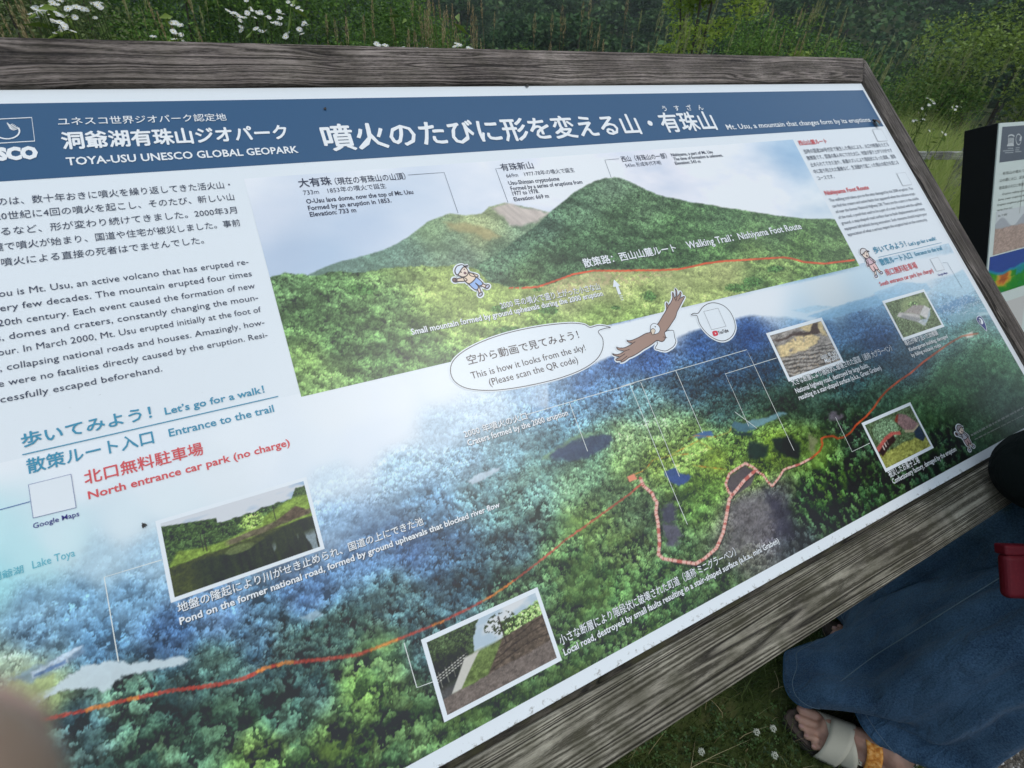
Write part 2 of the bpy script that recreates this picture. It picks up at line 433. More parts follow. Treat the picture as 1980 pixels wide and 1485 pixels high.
    spot(Z1(S,1200,440,[(535,975),(560,955),(640,962),(670,985),(620,1005),(575,1000)]), (70,108,128), 1.2, 1, .15, 2)
    spot(Z1(S,1200,440,[(620,945),(700,935),(800,905),(815,915),(740,950),(680,980),(640,985)]), (104,146,160), 1.2, 1, .15, 3)
    spot(Z1(S,1200,440,[(545,980),(575,1000),(625,1008),(650,1000),(640,1020),(590,1025),(555,1010)]), (34,56,62), 1.2, 1, .15, 3)
    spot(Z1(S,1200,440,[(215,1195),(262,1180),(300,1205),(350,1222),(330,1245),(285,1268),(240,1250),(225,1220)]), (52,78,138), 1.2, 1, .15, 4)
    spot([(1405,925),(1440,900),(1462,915),(1452,938),(1425,955),(1410,955)], (84,80,90), 1.2, 0, .15, 5)
    spot([(1448,852),(1485,862),(1480,880),(1462,892),(1445,885)], (34,52,54), 2, 2, .2, 2)
    spot([(1490,848),(1530,842),(1548,860),(1545,888),(1520,884),(1495,868)], (28,42,48), 2, 2, .2, 3)
    spot([(1565,840),(1582,850),(1572,880),(1562,870)], (128,132,110), 2, 2, .3, 4, .7)
    spot(Z1(S,1200,900,[(520,200),(600,150),(690,130),(740,190),(770,260),(740,340),(640,390),(560,430),(500,430),(540,330)]), (104,106,112), 6, 6, 1.1, 5, .70)
    spot(Z1(S,1200,900,[(720,130),(790,150),(840,260),(860,330),(820,370),(760,330)]), (52,54,72), 6, 5, .5, 2, .8)
    spot(Z1(S,1200,900,[(195,215),(255,180),(280,230),(275,280),(240,290),(205,270)]), (70,74,96), 3, 3, .5, 3)
    spot(Z1(S,1200,900,[(205,290),(280,305),(300,350),(270,390),(240,400),(215,360)]), (86,88,108), 3, 3, .5, 4)
    spot([(1600,800),(1612,796),(1632,805),(1622,812),(1608,812)], (96,96,110), 1.5, 2, .8, 4)
    spot([(1865,648),(1880,640),(1882,650),(1870,655)], (200,210,206), 1, 0, .3, 4)
    spot([(580,1195),(612,1180),(624,1190),(600,1202)], (150,180,200), 1.5, 1, .3, 4, .8)
    # the trail
    tr = Z1(2.538,0,900,[(-60,1330),(90,1282),(200,1250),(370,1213),(520,1175),(640,1145),(840,1105),(1040,1080),(1200,1045),(1300,995),(1400,968),(1530,958)]) + \
         Z1(2.538,600,900,[(0,957),(120,945),(230,930),(350,885),(500,825),(650,765),(800,690),(900,635),(1040,535),(1150,450),(1260,360),(1360,290),(1450,225),(1560,145),(1630,85)])
    jx = (fbm(u * 420, v * 420, 2, 1) - .5) * 3.2
    wv = 7.0 - 4.0 * np.clip((px - 100) / 1100, 0, 1)
    m, run = stroke(px, py + jx, tr, 1.0)
    m = np.zeros(px.shape)
    mm, run = stroke(px, py + jx, tr, 7.4)
    mm2, _ = stroke(px, py + jx, tr, 3.6)
    tw = np.clip((px - 500) / 500, 0, 1)
    msk = mm * (1 - tw) + mm2 * tw
    seg = vnoise(run / 26, run * 0, 3)
    tcol = np.where((seg > .5)[..., None], np.array([214,128,62.]), np.array([178,66,56.])) * (.78 + .44 * vnoise(u * 700, v * 700, 4))[..., None]
    tcol = np.where((px > 1000)[..., None], np.array([186,84,76.]) * (.8 + .4 * seg)[..., None], tcol)
    col = mixm(col, tcol, msk * (.62 + .3 * vnoise(u * 500, v * 500, 1)))
    Z5 = lambda L: Z1(6.6, 1380, 820, L)
    path = [(1238,925),(1243,938),(1262,955),(1264,962),(1270,972),(1268,990),(1272,1010),(1275,1050),(1273,1072),(1282,1080),(1310,1085),(1345,1090),(1362,1080),(1385,1060),(1398,1030),(1404,1000),(1410,965),(1418,955),(1438,930),(1460,910)]
    loop = [(1415,957),(1408,950),(1403,935),(1410,916),(1425,906),(1441,896),(1455,903),(1464,910)]
    rest = [(1460,910),(1475,918),(1485,932),(1493,940),(1505,925),(1515,909),(1520,906),(1545,898),(1570,885),(1585,872),(1590,860),(1588,848),(1594,845),(1610,843),(1620,848),(1632,845),(1645,836),(1655,822),(1675,805),(1690,788),(1700,772),(1715,755),(1740,735),(1760,722),(1785,700),(1810,682),(1835,664),(1860,650),(1890,645)]
    for pts, w_ in ((path, 6.2), (loop, 4.8), (rest[:9], 4.0)):
        mo, _ = stroke(px, py, [(a + 2.0, b + 1.5) for a, b in pts], w_)
        col = mixm(col, (40,44,50), mo * .55)
        mo, run = stroke(px, py, pts, w_)
        tie = (np.mod(run, 9.0) < 1.8) | (vnoise(run / 5, run * 0, 2) > .78)
        cc = np.where(tie[..., None], np.array([180,104,98.]), np.array([214,178,170.]))
        col = mixm(col, cc, mo)
    mo, run = stroke(px, py, rest[8:], 3.6)
    col = mixm(col, np.array([176,78,52.]) * (.8 + .4 * vnoise(run / 12, run * 0, 1))[..., None], mo * np.clip(1.15 - (px - 1700) / 320, .3, 1) * .9)
    for pts in ([(1218,920),(1240,912),(1250,905),(1262,890),(1300,880),(1330,878)], [(1330,850),(1345,842),(1380,845),(1410,836),(1414,825)], [(1340,900),(1380,905),(1405,908)], [(1300,878),(1335,860),(1350,852),(1375,868)]):
        mo, run = stroke(px, py, pts, 2.2)
        col = mixm(col, (206,138,60), mo * .7 * (.4 + .6 * (vnoise(run / 6, run * 0, 2) > .4)))
    col = mixm(col, (214,140,116), poly_mask(px, py, [(1212,922),(1226,916),(1232,926),(1217,932)], 1))
    return col

def paint_hill(u, v, px, py):
    """the volcano with its names (sRGB as seen)"""
    skp = field(px, py, [(480,350,206,222,238),(700,330,206,222,238),(900,330,204,220,238),(560,480,160,186,216),(640,500,162,190,220),(520,420,186,205,228),(800,400,190,210,232),
                         (700,440,172,196,224),(1120,300,208,222,240),(1300,340,200,214,234),(1450,380,196,212,232),(1520,290,160,195,226),(1545,275,150,190,224),(1600,400,190,212,230),(1400,300,200,218,238),(1480,330,208,222,238)], 1.6, 40)
    cl = fbm(u * 6 + v * 2, v * 11, 5, 1)
    col = skp + np.array([6, 4, 2]) + (cl - .46)[..., None] * np.array([96, 70, 42]) * np.clip((px - 700) / 400, .35, 1)[..., None]
    def tex(P, s, seed, con=.8, tall=.85, g=3.0):
        Fd = field(px, py, P, 1.8, 24)
        sh, idn = crowns(u, v, s, seed, tall)
        sh2, _ = crowns(u, v, s * .45, seed + 1, tall)
        pt = fbm(u * 30, v * 30, 4, seed)
        rl = fbm(u * 24 + v * 9, v * 30, 4, seed + 2); rl2 = fbm(u * 24 + v * 9 + .10, v * 30 + .28, 4, seed + 2)
        lum = np.clip((.5 * sh + .5 * sh2) / .36, .05, 3) ** .7 * (.66 + .60 * pt) * np.clip(1 + (rl - rl2) * 2.0, .74, 1.25)
        c = Fd[..., 3:4] if Fd.shape[-1] > 3 else con
        b = Fd[..., :3] * (1 - c + c * lum[..., None]) + np.clip(lum - 1.1, 0, 1)[..., None] * np.array([8, 10, -4]) * c
        b = b + ((idn - .5) * 14)[..., None] * c
        gr = (b @ np.array([.3, .59, .11]))[..., None]
        return gr * 1.0 + (b - gr) * .74 + np.array([2, 5, 4])
    far = tex([(660,515,92,130,122,.3),(760,490,88,126,116,.35),(830,450,110,145,105,.3),(900,430,140,160,110,.3),(930,450,150,160,110,.3),(880,460,96,130,105,.4),(800,490,88,124,110,.45),
               (900,500,96,126,110,.45),(960,440,130,150,110,.3),(1000,440,96,128,104,.4),(960,480,70,104,82,.5),(740,515,84,124,110,.4)], .0046, 2)
    col = mixm(col, far, poly_mask(px, py, [(560,560),(600,530),(618,521),(650,508),(690,498),(740,484),(770,470),(800,450),(828,428),(850,420),(870,413),(900,417),(930,414),(945,400),(975,392),(1000,397),(1030,403),(1062,411),(1100,470),(1000,560)], 1.2, 1.2, 1))
    rock = np.array([190,184,184.]) * (.82 + .36 * fbm(u * 120 + v * 80, v * 40, 4, 3))[..., None]
    col = mixm(col, rock, poly_mask(px, py, [(950,404),(975,393),(1000,398),(1030,404),(1064,412),(1040,428),(1010,437),(985,436),(975,420)], 3, 3, 3) * .9)
    col = mixm(col, np.array([166,160,120.]) * (.85 + .3 * fbm(u * 160, v * 160, 3, 1))[..., None], poly_mask(px, py, [(860,430),(905,432),(950,445),(968,458),(945,466),(915,450),(870,445)], 4, 4, 2) * .7)
    main = tex([(1185,355,84,116,92,.5),(1120,400,66,100,76,.6),(1060,440,62,96,80,.6),(1000,480,58,90,74,.65),(960,510,66,98,78,.65),(1200,420,58,92,60,.65),(1260,400,64,96,66,.6),
                (1100,470,52,86,58,.7),(1200,480,50,84,54,.7),(1300,440,56,92,54,.65),(1400,430,62,98,62,.6),(1500,440,66,100,62,.6),(1600,440,72,108,62,.55),(1400,480,58,94,50,.65),(1300,490,52,88,50,.7),
                (1550,480,70,106,52,.6),(1630,480,78,112,62,.6),(1050,510,54,86,58,.7),(1020,540,60,92,54,.7),(1450,500,84,116,60,.5)], .0066, 3)
    col = mixm(col, main, poly_mask(px, py, [(915,515),(960,492),(1000,462),(1040,434),(1062,412),(1085,393),(1110,372),(1145,352),(1168,345),(1190,343),(1215,350),(1245,365),(1275,378),(1335,391),(1420,404),(1500,417),(1560,423),(1622,424),(1680,540),(1400,620),(950,600)], 1.2, 1.4, 4))
    front = tex([(560,560,70,108,66,.85),(640,580,64,102,58,.85),(560,640,62,100,54,.9),(650,660,56,94,52,.9),(600,700,92,132,62,.8),(620,740,86,122,66,.85),(560,690,100,142,70,.7),(700,620,62,100,54,.9),
                 (740,680,60,98,54,.9),(760,580,70,106,60,.85),(850,560,132,158,78,.4),(800,540,112,142,74,.5),(900,600,134,162,80,.4),(850,620,112,146,68,.6),(820,650,62,100,54,.85),(950,590,132,162,76,.4),(930,640,104,140,64,.65),
                 (1000,600,136,160,84,.35),(1080,570,146,158,98,.3),(1150,550,158,166,110,.25),(1050,620,98,140,58,.7),(1200,550,146,162,92,.35),(1250,590,124,152,76,.5),(1300,540,146,164,96,.3),(1400,530,148,162,96,.3),
                 (1400,570,130,156,80,.4),(1500,520,112,142,72,.5),(1480,550,78,116,58,.7),(1560,520,84,120,58,.7),(1640,510,76,112,54,.7),(1240,620,104,146,60,.6),(1160,610,112,150,66,.5),(860,700,60,98,50,.85),(600,600,56,92,52,.9)], .0115, 1, tall=.7)
    col = mixm(col, front, poly_mask(px, py, [(500,545),(530,533),(550,528),(600,533),(650,526),(700,527),(740,520),(790,516),(850,515),(885,512),(920,520),(945,545),(985,556),(1060,552),(1100,536),(1160,522),(1230,521),(1330,518),(1400,506),(1500,499),(1560,508),(1600,512),(1680,500),(1700,600),(1200,680),(560,800)], 1.2, 3, 2))
    for k, (cx, cy, rx, ry) in enumerate([(1255,573,14,11),(1425,557,26,9),(1455,545,22,10),(965,598,16,9),(1500,520,18,8),(1040,560,9,5),(1190,595,10,5),(985,640,28,10),(1060,600,20,9),(700,560,30,12)]):
        e = ((px - cx) / rx) ** 2 + ((py - cy) / ry) ** 2 + (fbm(u * 260, v * 260, 3, k) - .5) * 1.6
        sh, _ = crowns(u, v, .004, k)
        col = mixm(col, np.array([66,104,60.]) * (.5 + 1.1 * sh)[..., None], np.clip((1 - e) * 2.5, 0, 1) * .85)
    bare = poly_mask(px, py, [(1060,555),(1110,538),(1160,527),(1260,524),(1300,530),(1240,548),(1150,552),(1080,572)], 6, 6, 3) * (fbm(u * 200, v * 300, 3, 5) > .5)
    col = mixm(col, (184,170,140), bare * .6)
    tr = [(1012,557),(1040,555),(1080,541),(1110,530),(1150,523.5),(1200,524),(1230,523),(1270,523),(1310,521),(1340,515),(1365,509.5),(1400,505),(1436,503),(1480,500),(1515,498),(1530,500),(1555,507),(1594,510),(1651,503)]
    mo, run = stroke(px, py, tr, 3.4)
    col = mixm(col, np.array([206,86,60.]) * (.9 + .25 * vnoise(run / 9, run * 0, 1))[..., None], mo * .95)
    mo, run = stroke(px, py, [(985,557),(1012,557),(1040,555)], 2.6)
    col = mixm(col, (206,86,60), mo * (np.mod(run, 11) < 7))
    return col

def paint_inset(kind, s, t):
    c = paint_inset_(kind, s, t)
    g = fbm(s * 70, t * 50, 3, 4) * .6 + vnoise(s * 260, t * 200, 2) * .4
    k = .30 if kind in ('pond', 'local', 'kinder', 'graben', 'factory') else .10
    k = k * np.clip((210 - c.mean(-1)) / 90, 0, 1)
    c = c * (1 - k + 2 * k * g)[..., None]
    gr = (c @ np.array([.3, .59, .11]))[..., None]
    return gr * .93 + (c - gr) * (.72 if kind in ('kinder', 'factory', 'local') else .85)

def paint_inset_(kind, s, t):
    """s 0..1 left to right, t 0..1 bottom to top"""
    n1 = fbm(s * 9, t * 9, 5, 1); n2 = fbm(s * 30, t * 30, 4, 2)
    def edge(f, w=.01): return np.clip(f / w, 0, 1)
    sh, idn = crowns(s * 1.6, t, .085, 2, .8); sh = sh / .4
    shs, _ = crowns(s * 1.6, t, .04, 3, .8); shs = shs / .4
    one = np.ones(s.shape)
    if kind == 'pond':
        col = one[..., None] * np.array([206,220,234.]) - (edge(fbm(s * 5, t * 7, 3, 2) - .55, .2) * 60)[..., None] * np.array([1, .6, .2])
        tree = np.array([52,76,44.]) * (.35 + .5 * sh * n1 + .4 * shs)[..., None]
        top = .80 - .10 * s + .07 * (fbm(s * 14, s * 0, 3, 3)) + .16 * edge(s - .88, .05) + .05 * edge(s - .62, .05)
        top = np.where(s < .35, .96 - .3 * s, top)
        col = mixm(col, tree, edge(top - t))
        grass = np.array([124,160,66.]) * (.6 + .8 * n2)[..., None]
        g = edge((.62 - .1 * np.sin(s * 5) + .10 * edge(s - .5, .4)) - t, .03) * edge(s * 1.2 + (1 - t) * .5 - .28, .04)
        col = mixm(col, grass, g)
        col = mixm(col, np.array([92,120,60.]) * (.4 + .8 * shs)[..., None], edge(.09 - np.hypot((s - .58) * 1.2, t - .66) + .05 * n2, .02))
        col = mixm(col, np.array([64,76,44.]) * (.7 + .7 * n2)[..., None], edge((.40 + .08 * s + .05 * (n1 - .5)) - t, .02))
        col = mixm(col, np.array([104,96,84.]) * (.5 + .9 * n2)[..., None], edge(.05 - np.abs(t - .48 - .14 * (s - .5) + .04 * (n1 - .5)), .02) * edge(s - .36, .05) * .9)
        wat = np.array([44,56,38.]) * (.7 + .6 * fbm(s * 40, t * 3, 3, 4))[..., None]
        col = mixm(col, wat, edge(.30 + .16 * s + .04 * np.sin(s * 9) - t, .03) * edge(s - .1, .1))
        col = mixm(col, (150,176,196), edge(fbm(s * 22, t * 2.5, 2, 3) - .56, .06) * edge(.3 - t, .1) * edge(s - .62, .1) * .8)
        col = mixm(col, np.array([112,134,84.]), edge(.11 - np.hypot((s - .46), (t - .34) * 1.8), .02) * .7)
        col = mixm(col, np.array([96,84,70.]) * (.6 + .7 * n2)[..., None], poly_mask(s * 100, t * 100, [(74,56),(90,68),(96,60),(98,52),(84,50)], .8))
        for x0, y0, y1 in ((.74, .56, .80), (.23, .46, .72), (.25, .44, .66)):
            col = mixm(col, (50,48,44), edge(.005 - np.abs(s - x0), .003) * edge(t - y0, .01) * edge(y1 - t, .01))
        return col
    if kind == 'local':
        col = one[..., None] * np.array([170,204,230.])
        col = mixm(col, (226,234,240), edge(fbm(s * 5, t * 5, 3, 2) - .45, .2) * .7)
        left = edge(.34 + .10 * n1 - s + (t - .8) * .25, .01)
        col = mixm(col, np.array([58,82,50.]) * (.35 + .6 * sh * n1 + .3 * shs)[..., None], left * edge(t - .30, .1))
        col = mixm(col, np.array([26,26,26.])[None, None] * one[..., None], edge(.30 - s, .03) * edge(.78 - t, .1) * .7)
        col = mixm(col, np.array([96,134,70.]) * (.4 + .8 * shs)[..., None], edge(s - .62 + .1 * (n1 - .5), .01) * edge(.84 + .14 * s - .1 + .2 * (n1 - .5) - t, .02))
        hill = .50 + .18 * s + .04 * (n1 - .5)
        br = np.array([104,92,80.]) * (.45 + .9 * n2)[..., None]
        col = mixm(col, br, edge(hill - t, .01) * edge(s - .28, .02))
        for k in range(4):
            yy = hill - .07 - k * .11 + .03 * np.sin(s * 8 + k)
            col = mixm(col, (56,48,42), edge(.014 - np.abs(t - yy), .01) * edge(s - .34, .03) * .8)
        col = mixm(col, np.array([96,126,60.]) * (.6 + .8 * n2)[..., None], edge(.16 - np.abs(s - .20 - .55 * (t - .15)) , .02) * edge(.62 - t, .05))
        col = mixm(col, (196,204,200), edge(.045 - np.abs(s - .17 - .55 * (t - .32)) * (1.2 - t), .01) * edge(.60 - t, .02) * edge(t - .2, .03))
        col = mixm(col, np.array([120,112,108.]) * (.7 + .5 * n2)[..., None], edge(.22 + .06 * s + .04 * (n1 - .5) - t, .02))
        for k in range(3):
            yy = .44 + .055 * k + .45 * s
            col = mixm(col, (206,214,212), edge(.006 - np.abs(t - yy + .02 * k), .004) * edge(.28 - s, .02))
        for x0 in (.02, .08, .14, .2):
            col = mixm(col, (190,198,196), edge(.004 - np.abs(s - x0), .003) * edge(t - .34 - .45 * x0, .01) * edge(.56 + .45 * x0 - t, .01))
        tr = edge(.17 - np.hypot((s - .62) * 1.1, t - .80), .01) * (fbm(s * 34, t * 34, 3, 4) > .52)
        col = mixm(col, (48,66,40), tr * .9)
        col = mixm(col, (52,44,38), edge(.006 - np.abs(s - .62), .003) * edge(t - .50, .01) * edge(.92 - t, .01))
        return col
    if kind == 'kinder':
        col = np.array([92,114,80.]) * (.62 + .30 * shs + .25 * n1)[..., None]
        col = mixm(col, np.array([134,160,110.]) * (.8 + .4 * n2)[..., None], edge(.62 - np.hypot((s - .62), (t - .72) * 1.4) * 1.7, .05))
        col = mixm(col, np.array([84,110,70.]) * (.5 + .8 * shs)[..., None], edge(.14 - np.hypot((s - .6), (t - .76) * 1.6), .03))
        for pts, c in (([(10,58),(20,66),(62,44),(58,30),(50,26)], (190,196,200)), ([(16,52),(24,58),(60,34),(56,22)], (150,160,166)),
                       ([(62,44),(84,64),(94,50),(74,26)], (206,216,222)), ([(58,30),(66,16),(86,34),(92,50),(74,28)], (168,196,214)), ([(50,26),(58,30),(66,16),(60,10)], (184,204,216)),
                       ([(30,62),(60,74),(84,64),(62,44)], (160,158,158))):
            col = mixm(col, np.array(c, float) * (.85 + .3 * n2)[..., None], poly_mask(s * 100, t * 100, pts, .8))
        return col
    if kind == 'graben':
        b = np.array([142,142,140.]) * (.55 + .9 * fbm(s * 12, t * 26, 4, 1))[..., None]
        col = b
        lay = poly_mask(s * 100, t * 100, [(0,66),(12,72),(40,80),(70,78),(84,66),(74,52),(44,46),(20,48),(4,42)], 2, 4, 1)
        col = mixm(col, np.array([226,210,160.]) * (.7 + .5 * n2)[..., None], lay * edge(n1 - .28, .1))
        col = mixm(col, np.array([222,206,150.]) * (.8 + .4 * n2)[..., None], poly_mask(s * 100, t * 100, [(54,100),(100,100),(96,60),(82,76),(66,84)], 2, 4, 2) * .8)
        col = mixm(col, (78,66,62), poly_mask(s * 100, t * 100, [(0,88),(20,84),(44,92),(70,84),(84,100),(92,100),(90,74),(78,76),(60,78),(40,84),(10,80)], 1.5, 4, 3))
        rd = np.sin((t + .25 * s + .10 * (n1 - .5)) * 70)
        col = mixm(col, (62,62,62), edge(rd - .4, .3) * edge(.48 - t, .05) * .8)
        col = mixm(col, (196,200,196), edge(-rd - .86, .1) * edge(.44 - t, .05) * .8)
        col = mixm(col, (196,178,150), edge(n2 - .68, .05) * edge(.5 - t, .1) * .6)
        return col
    if kind == 'factory':
        col = np.array([66,90,64.]) * (.45 + .45 * sh * .6 + .22 * shs + .3 * n1)[..., None]
        col = mixm(col, np.array([146,160,74.]) * (.6 + .8 * n2)[..., None], edge(.32 - t + .1 * (n1 - .5), .03))
        col = mixm(col, np.array([104,146,112.]) * (.62 + .35 * shs)[..., None], edge(.28 - np.hypot(s - .32, (t - .72)), .04))
        for pts, c in (([(0,46),(24,60),(40,64),(56,58),(56,50),(42,56),(26,52),(0,36)], (196,92,88)), ([(0,36),(26,52),(42,56),(42,44),(26,38),(4,24)], (58,40,44)),
                       ([(58,80),(70,94),(84,84),(98,56),(84,48),(66,56)], (144,118,124)), ([(66,56),(84,48),(98,56),(98,50),(84,42),(66,50)], (176,170,140)), ([(82,44),(98,52),(100,24),(90,16),(80,30)], (48,70,96)),
                       ([(56,82),(64,92),(70,94),(60,76)], (150,64,54))):
            col = mixm(col, np.array(c, float) * (.8 + .4 * n2)[..., None], poly_mask(s * 100, t * 100, pts, .8))
        win = poly_mask(s * 100, t * 100, [(6,42),(24,52),(24,42),(6,32)], .5) * (np.mod(s * 100, 6) < 1.2)
        col = mixm(col, (206,200,196), win)
        return col
    if kind == 'steam':       # second sign, pale mountain photo
        col = one[..., None] * np.array([196,214,226.])
        col = mixm(col, np.array([156,170,186.]), edge(.72 + .12 * np.sin(s * 7) - t, .02) * .8)
        col = mixm(col, np.array([172,158,154.]) * (.75 + .5 * n2)[..., None], edge(.60 + .06 * (n1 - .5) - t, .02))
        return col
    if kind == 'map':
        hgt = fbm(s * 5 + 3, t * 4, 5, 2) * .55 + .62 * np.exp(-((s - .62) ** 2 / .10 + (t - .42) ** 2 / .05)) + .12 * (t < .35)
        stops = [(.0, (44,120,190)), (.26, (34,150,150)), (.33, (36,140,62)), (.52, (56,150,56)), (.62, (150,170,60)), (.72, (206,160,70)), (.85, (190,110,60)), (1.0, (150,90,60))]
        col = np.stack([np.interp(hgt, [a for a, _ in stops], [c[k] for _, c in stops]) for k in range(3)], -1)
        col = mixm(col, np.array([54,84,170.]), edge(t - (.60 + .10 * np.sin(s * 4 + 2.6) + .05 * (n1 - .5) - .1 * edge(s - .8, .2)), .01))
        col = mixm(col, np.array([40,150,190.]), edge(.05 - np.abs(t - (.60 + .10 * np.sin(s * 4 + 2.6) - .1 * edge(s - .8, .2))), .03) * .8)
        return col
    col = one[..., None] * np.array([196,206,212.])
    col = mixm(col, np.array([120,108,112.]) * (.7 + .5 * n2)[..., None], edge(.45 + .35 * np.sin(s * 5 + 1) - t, .02))
    return col
# ---------------------------------------------------------------- materials
def wood_material(name, light, dark, moss=0.0, axis='X', seed=0.0, wob=.022, crack=12.0, ring=.085):
    m, nt, b = mat_new(name, rough=.85, spec=.25)
    L = nt.links.new
    tc = N(nt, 'ShaderNodeTexCoord')
    mp = N(nt, 'ShaderNodeMapping'); mp.inputs['Location'].default_value = (seed, seed * .7, 0)
    L(tc.outputs['Object'], mp.inputs['Vector'])
    # slow waviness of the grain
    wv = N(nt, 'ShaderNodeTexNoise'); wv.inputs['Scale'].default_value = 2.2; wv.inputs['Detail'].default_value = 2
    mpw = N(nt, 'ShaderNodeMapping'); mpw.inputs['Scale'].default_value = (1.6, 5, 5) if axis == 'X' else (5, 1.6, 5)
    L(mp.outputs[0], mpw.inputs[0]); L(mpw.outputs[0], wv.inputs['Vector'])
    add = N(nt, 'ShaderNodeVectorMath', operation='MULTIPLY_ADD')
    add.inputs[1].default_value = (0, wob, wob) if axis == 'X' else (wob, 0, wob)
    L(wv.outputs['Color'], add.inputs[0]); L(mp.outputs[0], add.inputs[2])
    def grain(scale, stretch, detail, rough=.6):
        q = N(nt, 'ShaderNodeMapping')
        q.inputs['Scale'].default_value = (stretch, 1, 1) if axis == 'X' else (1, stretch, 1)
        L(add.outputs[0], q.inputs[0])
        n = N(nt, 'ShaderNodeTexNoise'); n.inputs['Scale'].default_value = scale; n.inputs['Detail'].default_value = detail; n.inputs['Roughness'].default_value = rough
        L(q.outputs[0], n.inputs['Vector'])
        return n.outputs['Fac']
    g1 = grain(260, .022, 4); g2 = grain(1150, .085, 3, .7); g3 = grain(26, .012, 1)
    # growth rings: fine lines that follow the slow grain
    rg_ = N(nt, 'ShaderNodeMath', operation='MULTIPLY'); L(g3, rg_.inputs[0]); rg_.inputs[1].default_value = 170.0
    rs = N(nt, 'ShaderNodeMath', operation='SINE'); L(rg_.outputs[0], rs.inputs[0])
    r2 = N(nt, 'ShaderNodeMath', operation='MULTIPLY'); L(rs.outputs[0], r2.inputs[0]); r2.inputs[1].default_value = ring
    big = N(nt, 'ShaderNodeTexNoise'); big.inputs['Scale'].default_value = 7; big.inputs['Detail'].default_value = 4
    L(mp.outputs[0], big.inputs['Vector'])
    # cracks: thin bands where the slow grain crosses its middle
    fr = N(nt, 'ShaderNodeMath', operation='MULTIPLY'); L(g3, fr.inputs[0]); fr.inputs[1].default_value = crack
    fr2 = N(nt, 'ShaderNodeMath', operation='FRACT'); L(fr.outputs[0], fr2.inputs[0])
    ab = N(nt, 'ShaderNodeMath', operation='SUBTRACT'); L(fr2.outputs[0], ab.inputs[0]); ab.inputs[1].default_value = .5
    ab2 = N(nt, 'ShaderNodeMath', operation='ABSOLUTE'); L(ab.outputs[0], ab2.inputs[0])
    cr = N(nt, 'ShaderNodeMapRange'); cr.inputs['From Min'].default_value = .0; cr.inputs['From Max'].default_value = .10
    L(ab2.outputs[0], cr.inputs['Value'])
    mixg = N(nt, 'ShaderNodeMath', operation='MULTIPLY_ADD'); L(g2, mixg.inputs[0]); mixg.inputs[1].default_value = .58
    sc = N(nt, 'ShaderNodeMath', operation='MULTIPLY'); L(g1, sc.inputs[0]); sc.inputs[1].default_value = .46
    s3 = N(nt, 'ShaderNodeMath', operation='ADD'); L(sc.outputs[0], s3.inputs[0]); L(r2.outputs[0], s3.inputs[1]); L(s3.outputs[0], mixg.inputs[2])
    colr = ramp(nt, mixg.outputs[0], [(.40, dark), (.50, tuple(.55 * a + .45 * b_ for a, b_ in zip(light, dark))), (.585, light), (.68, tuple(min(1, a * 1.35) for a in light))])
    mul = N(nt, 'ShaderNodeMix'); mul.data_type = 'RGBA'; mul.blend_type = 'MULTIPLY'; mul.inputs[0].default_value = 1
    tint = ramp(nt, big.outputs['Fac'], [(.3, (.55, .52, .51)), (.5, (.95, .92, .90)), (.68, (1.45, 1.43, 1.40))])
    L(colr, mul.inputs[6]); L(tint, mul.inputs[7])
    mo = N(nt, 'ShaderNodeMix'); mo.data_type = 'RGBA'
    mf = N(nt, 'ShaderNodeMapRange'); mf.inputs['From Min'].default_value = .42; mf.inputs['From Max'].default_value = .62; mf.inputs['To Max'].default_value = moss
    mn = N(nt, 'ShaderNodeTexNoise'); mn.inputs['Scale'].default_value = 26; mn.inputs['Detail'].default_value = 5
    L(mp.outputs[0], mn.inputs['Vector']); L(mn.outputs['Fac'], mf.inputs['Value']); L(mf.outputs[0], mo.inputs[0])
    L(mul.outputs[2], mo.inputs[6]); mo.inputs[7].default_value = (.050, .046, .022, 1)
    ck = N(nt, 'ShaderNodeMix'); ck.data_type = 'RGBA'; ck.blend_type = 'MULTIPLY'
    inv = N(nt, 'ShaderNodeMath', operation='SUBTRACT'); inv.inputs[0].default_value = .92; L(cr.outputs[0], inv.inputs[1])
    L(inv.outputs[0], ck.inputs[0]); L(mo.outputs[2], ck.inputs[6]); ck.inputs[7].default_value = (.16, .15, .15, 1)
    L(ck.outputs[2], b.inputs['Base Color'])
    hs = N(nt, 'ShaderNodeMath', operation='MULTIPLY_ADD'); L(cr.outputs[0], hs.inputs[0]); hs.inputs[1].default_value = .6; L(mixg.outputs[0], hs.inputs[2])
    bp = N(nt, 'ShaderNodeBump'); bp.inputs['Strength'].default_value = .9; bp.inputs['Distance'].default_value = .0035
    L(hs.outputs[0], bp.inputs['Height']); L(bp.outputs[0], b.inputs['Normal'])
    return m

WOOD_TOP = wood_material('weathered_wood', (.250, .212, .190), (.040, .032, .028), .25, 'X', 3.1, .024, 11.0)
WOOD_SIDE = wood_material('weathered_wood_side', (.165, .142, .128), (.042, .035, .031), .2, 'Y', 1.7)
WOOD_LOW = wood_material('weathered_wood_mossy', (.27, .25, .20), (.072, .065, .048), .45, 'X', 5.2, .006, 9.0, .13)
WOOD_POST = wood_material('weathered_wood_post', (.16, .15, .14), (.035, .032, .03), .4, 'Y', 8.2)

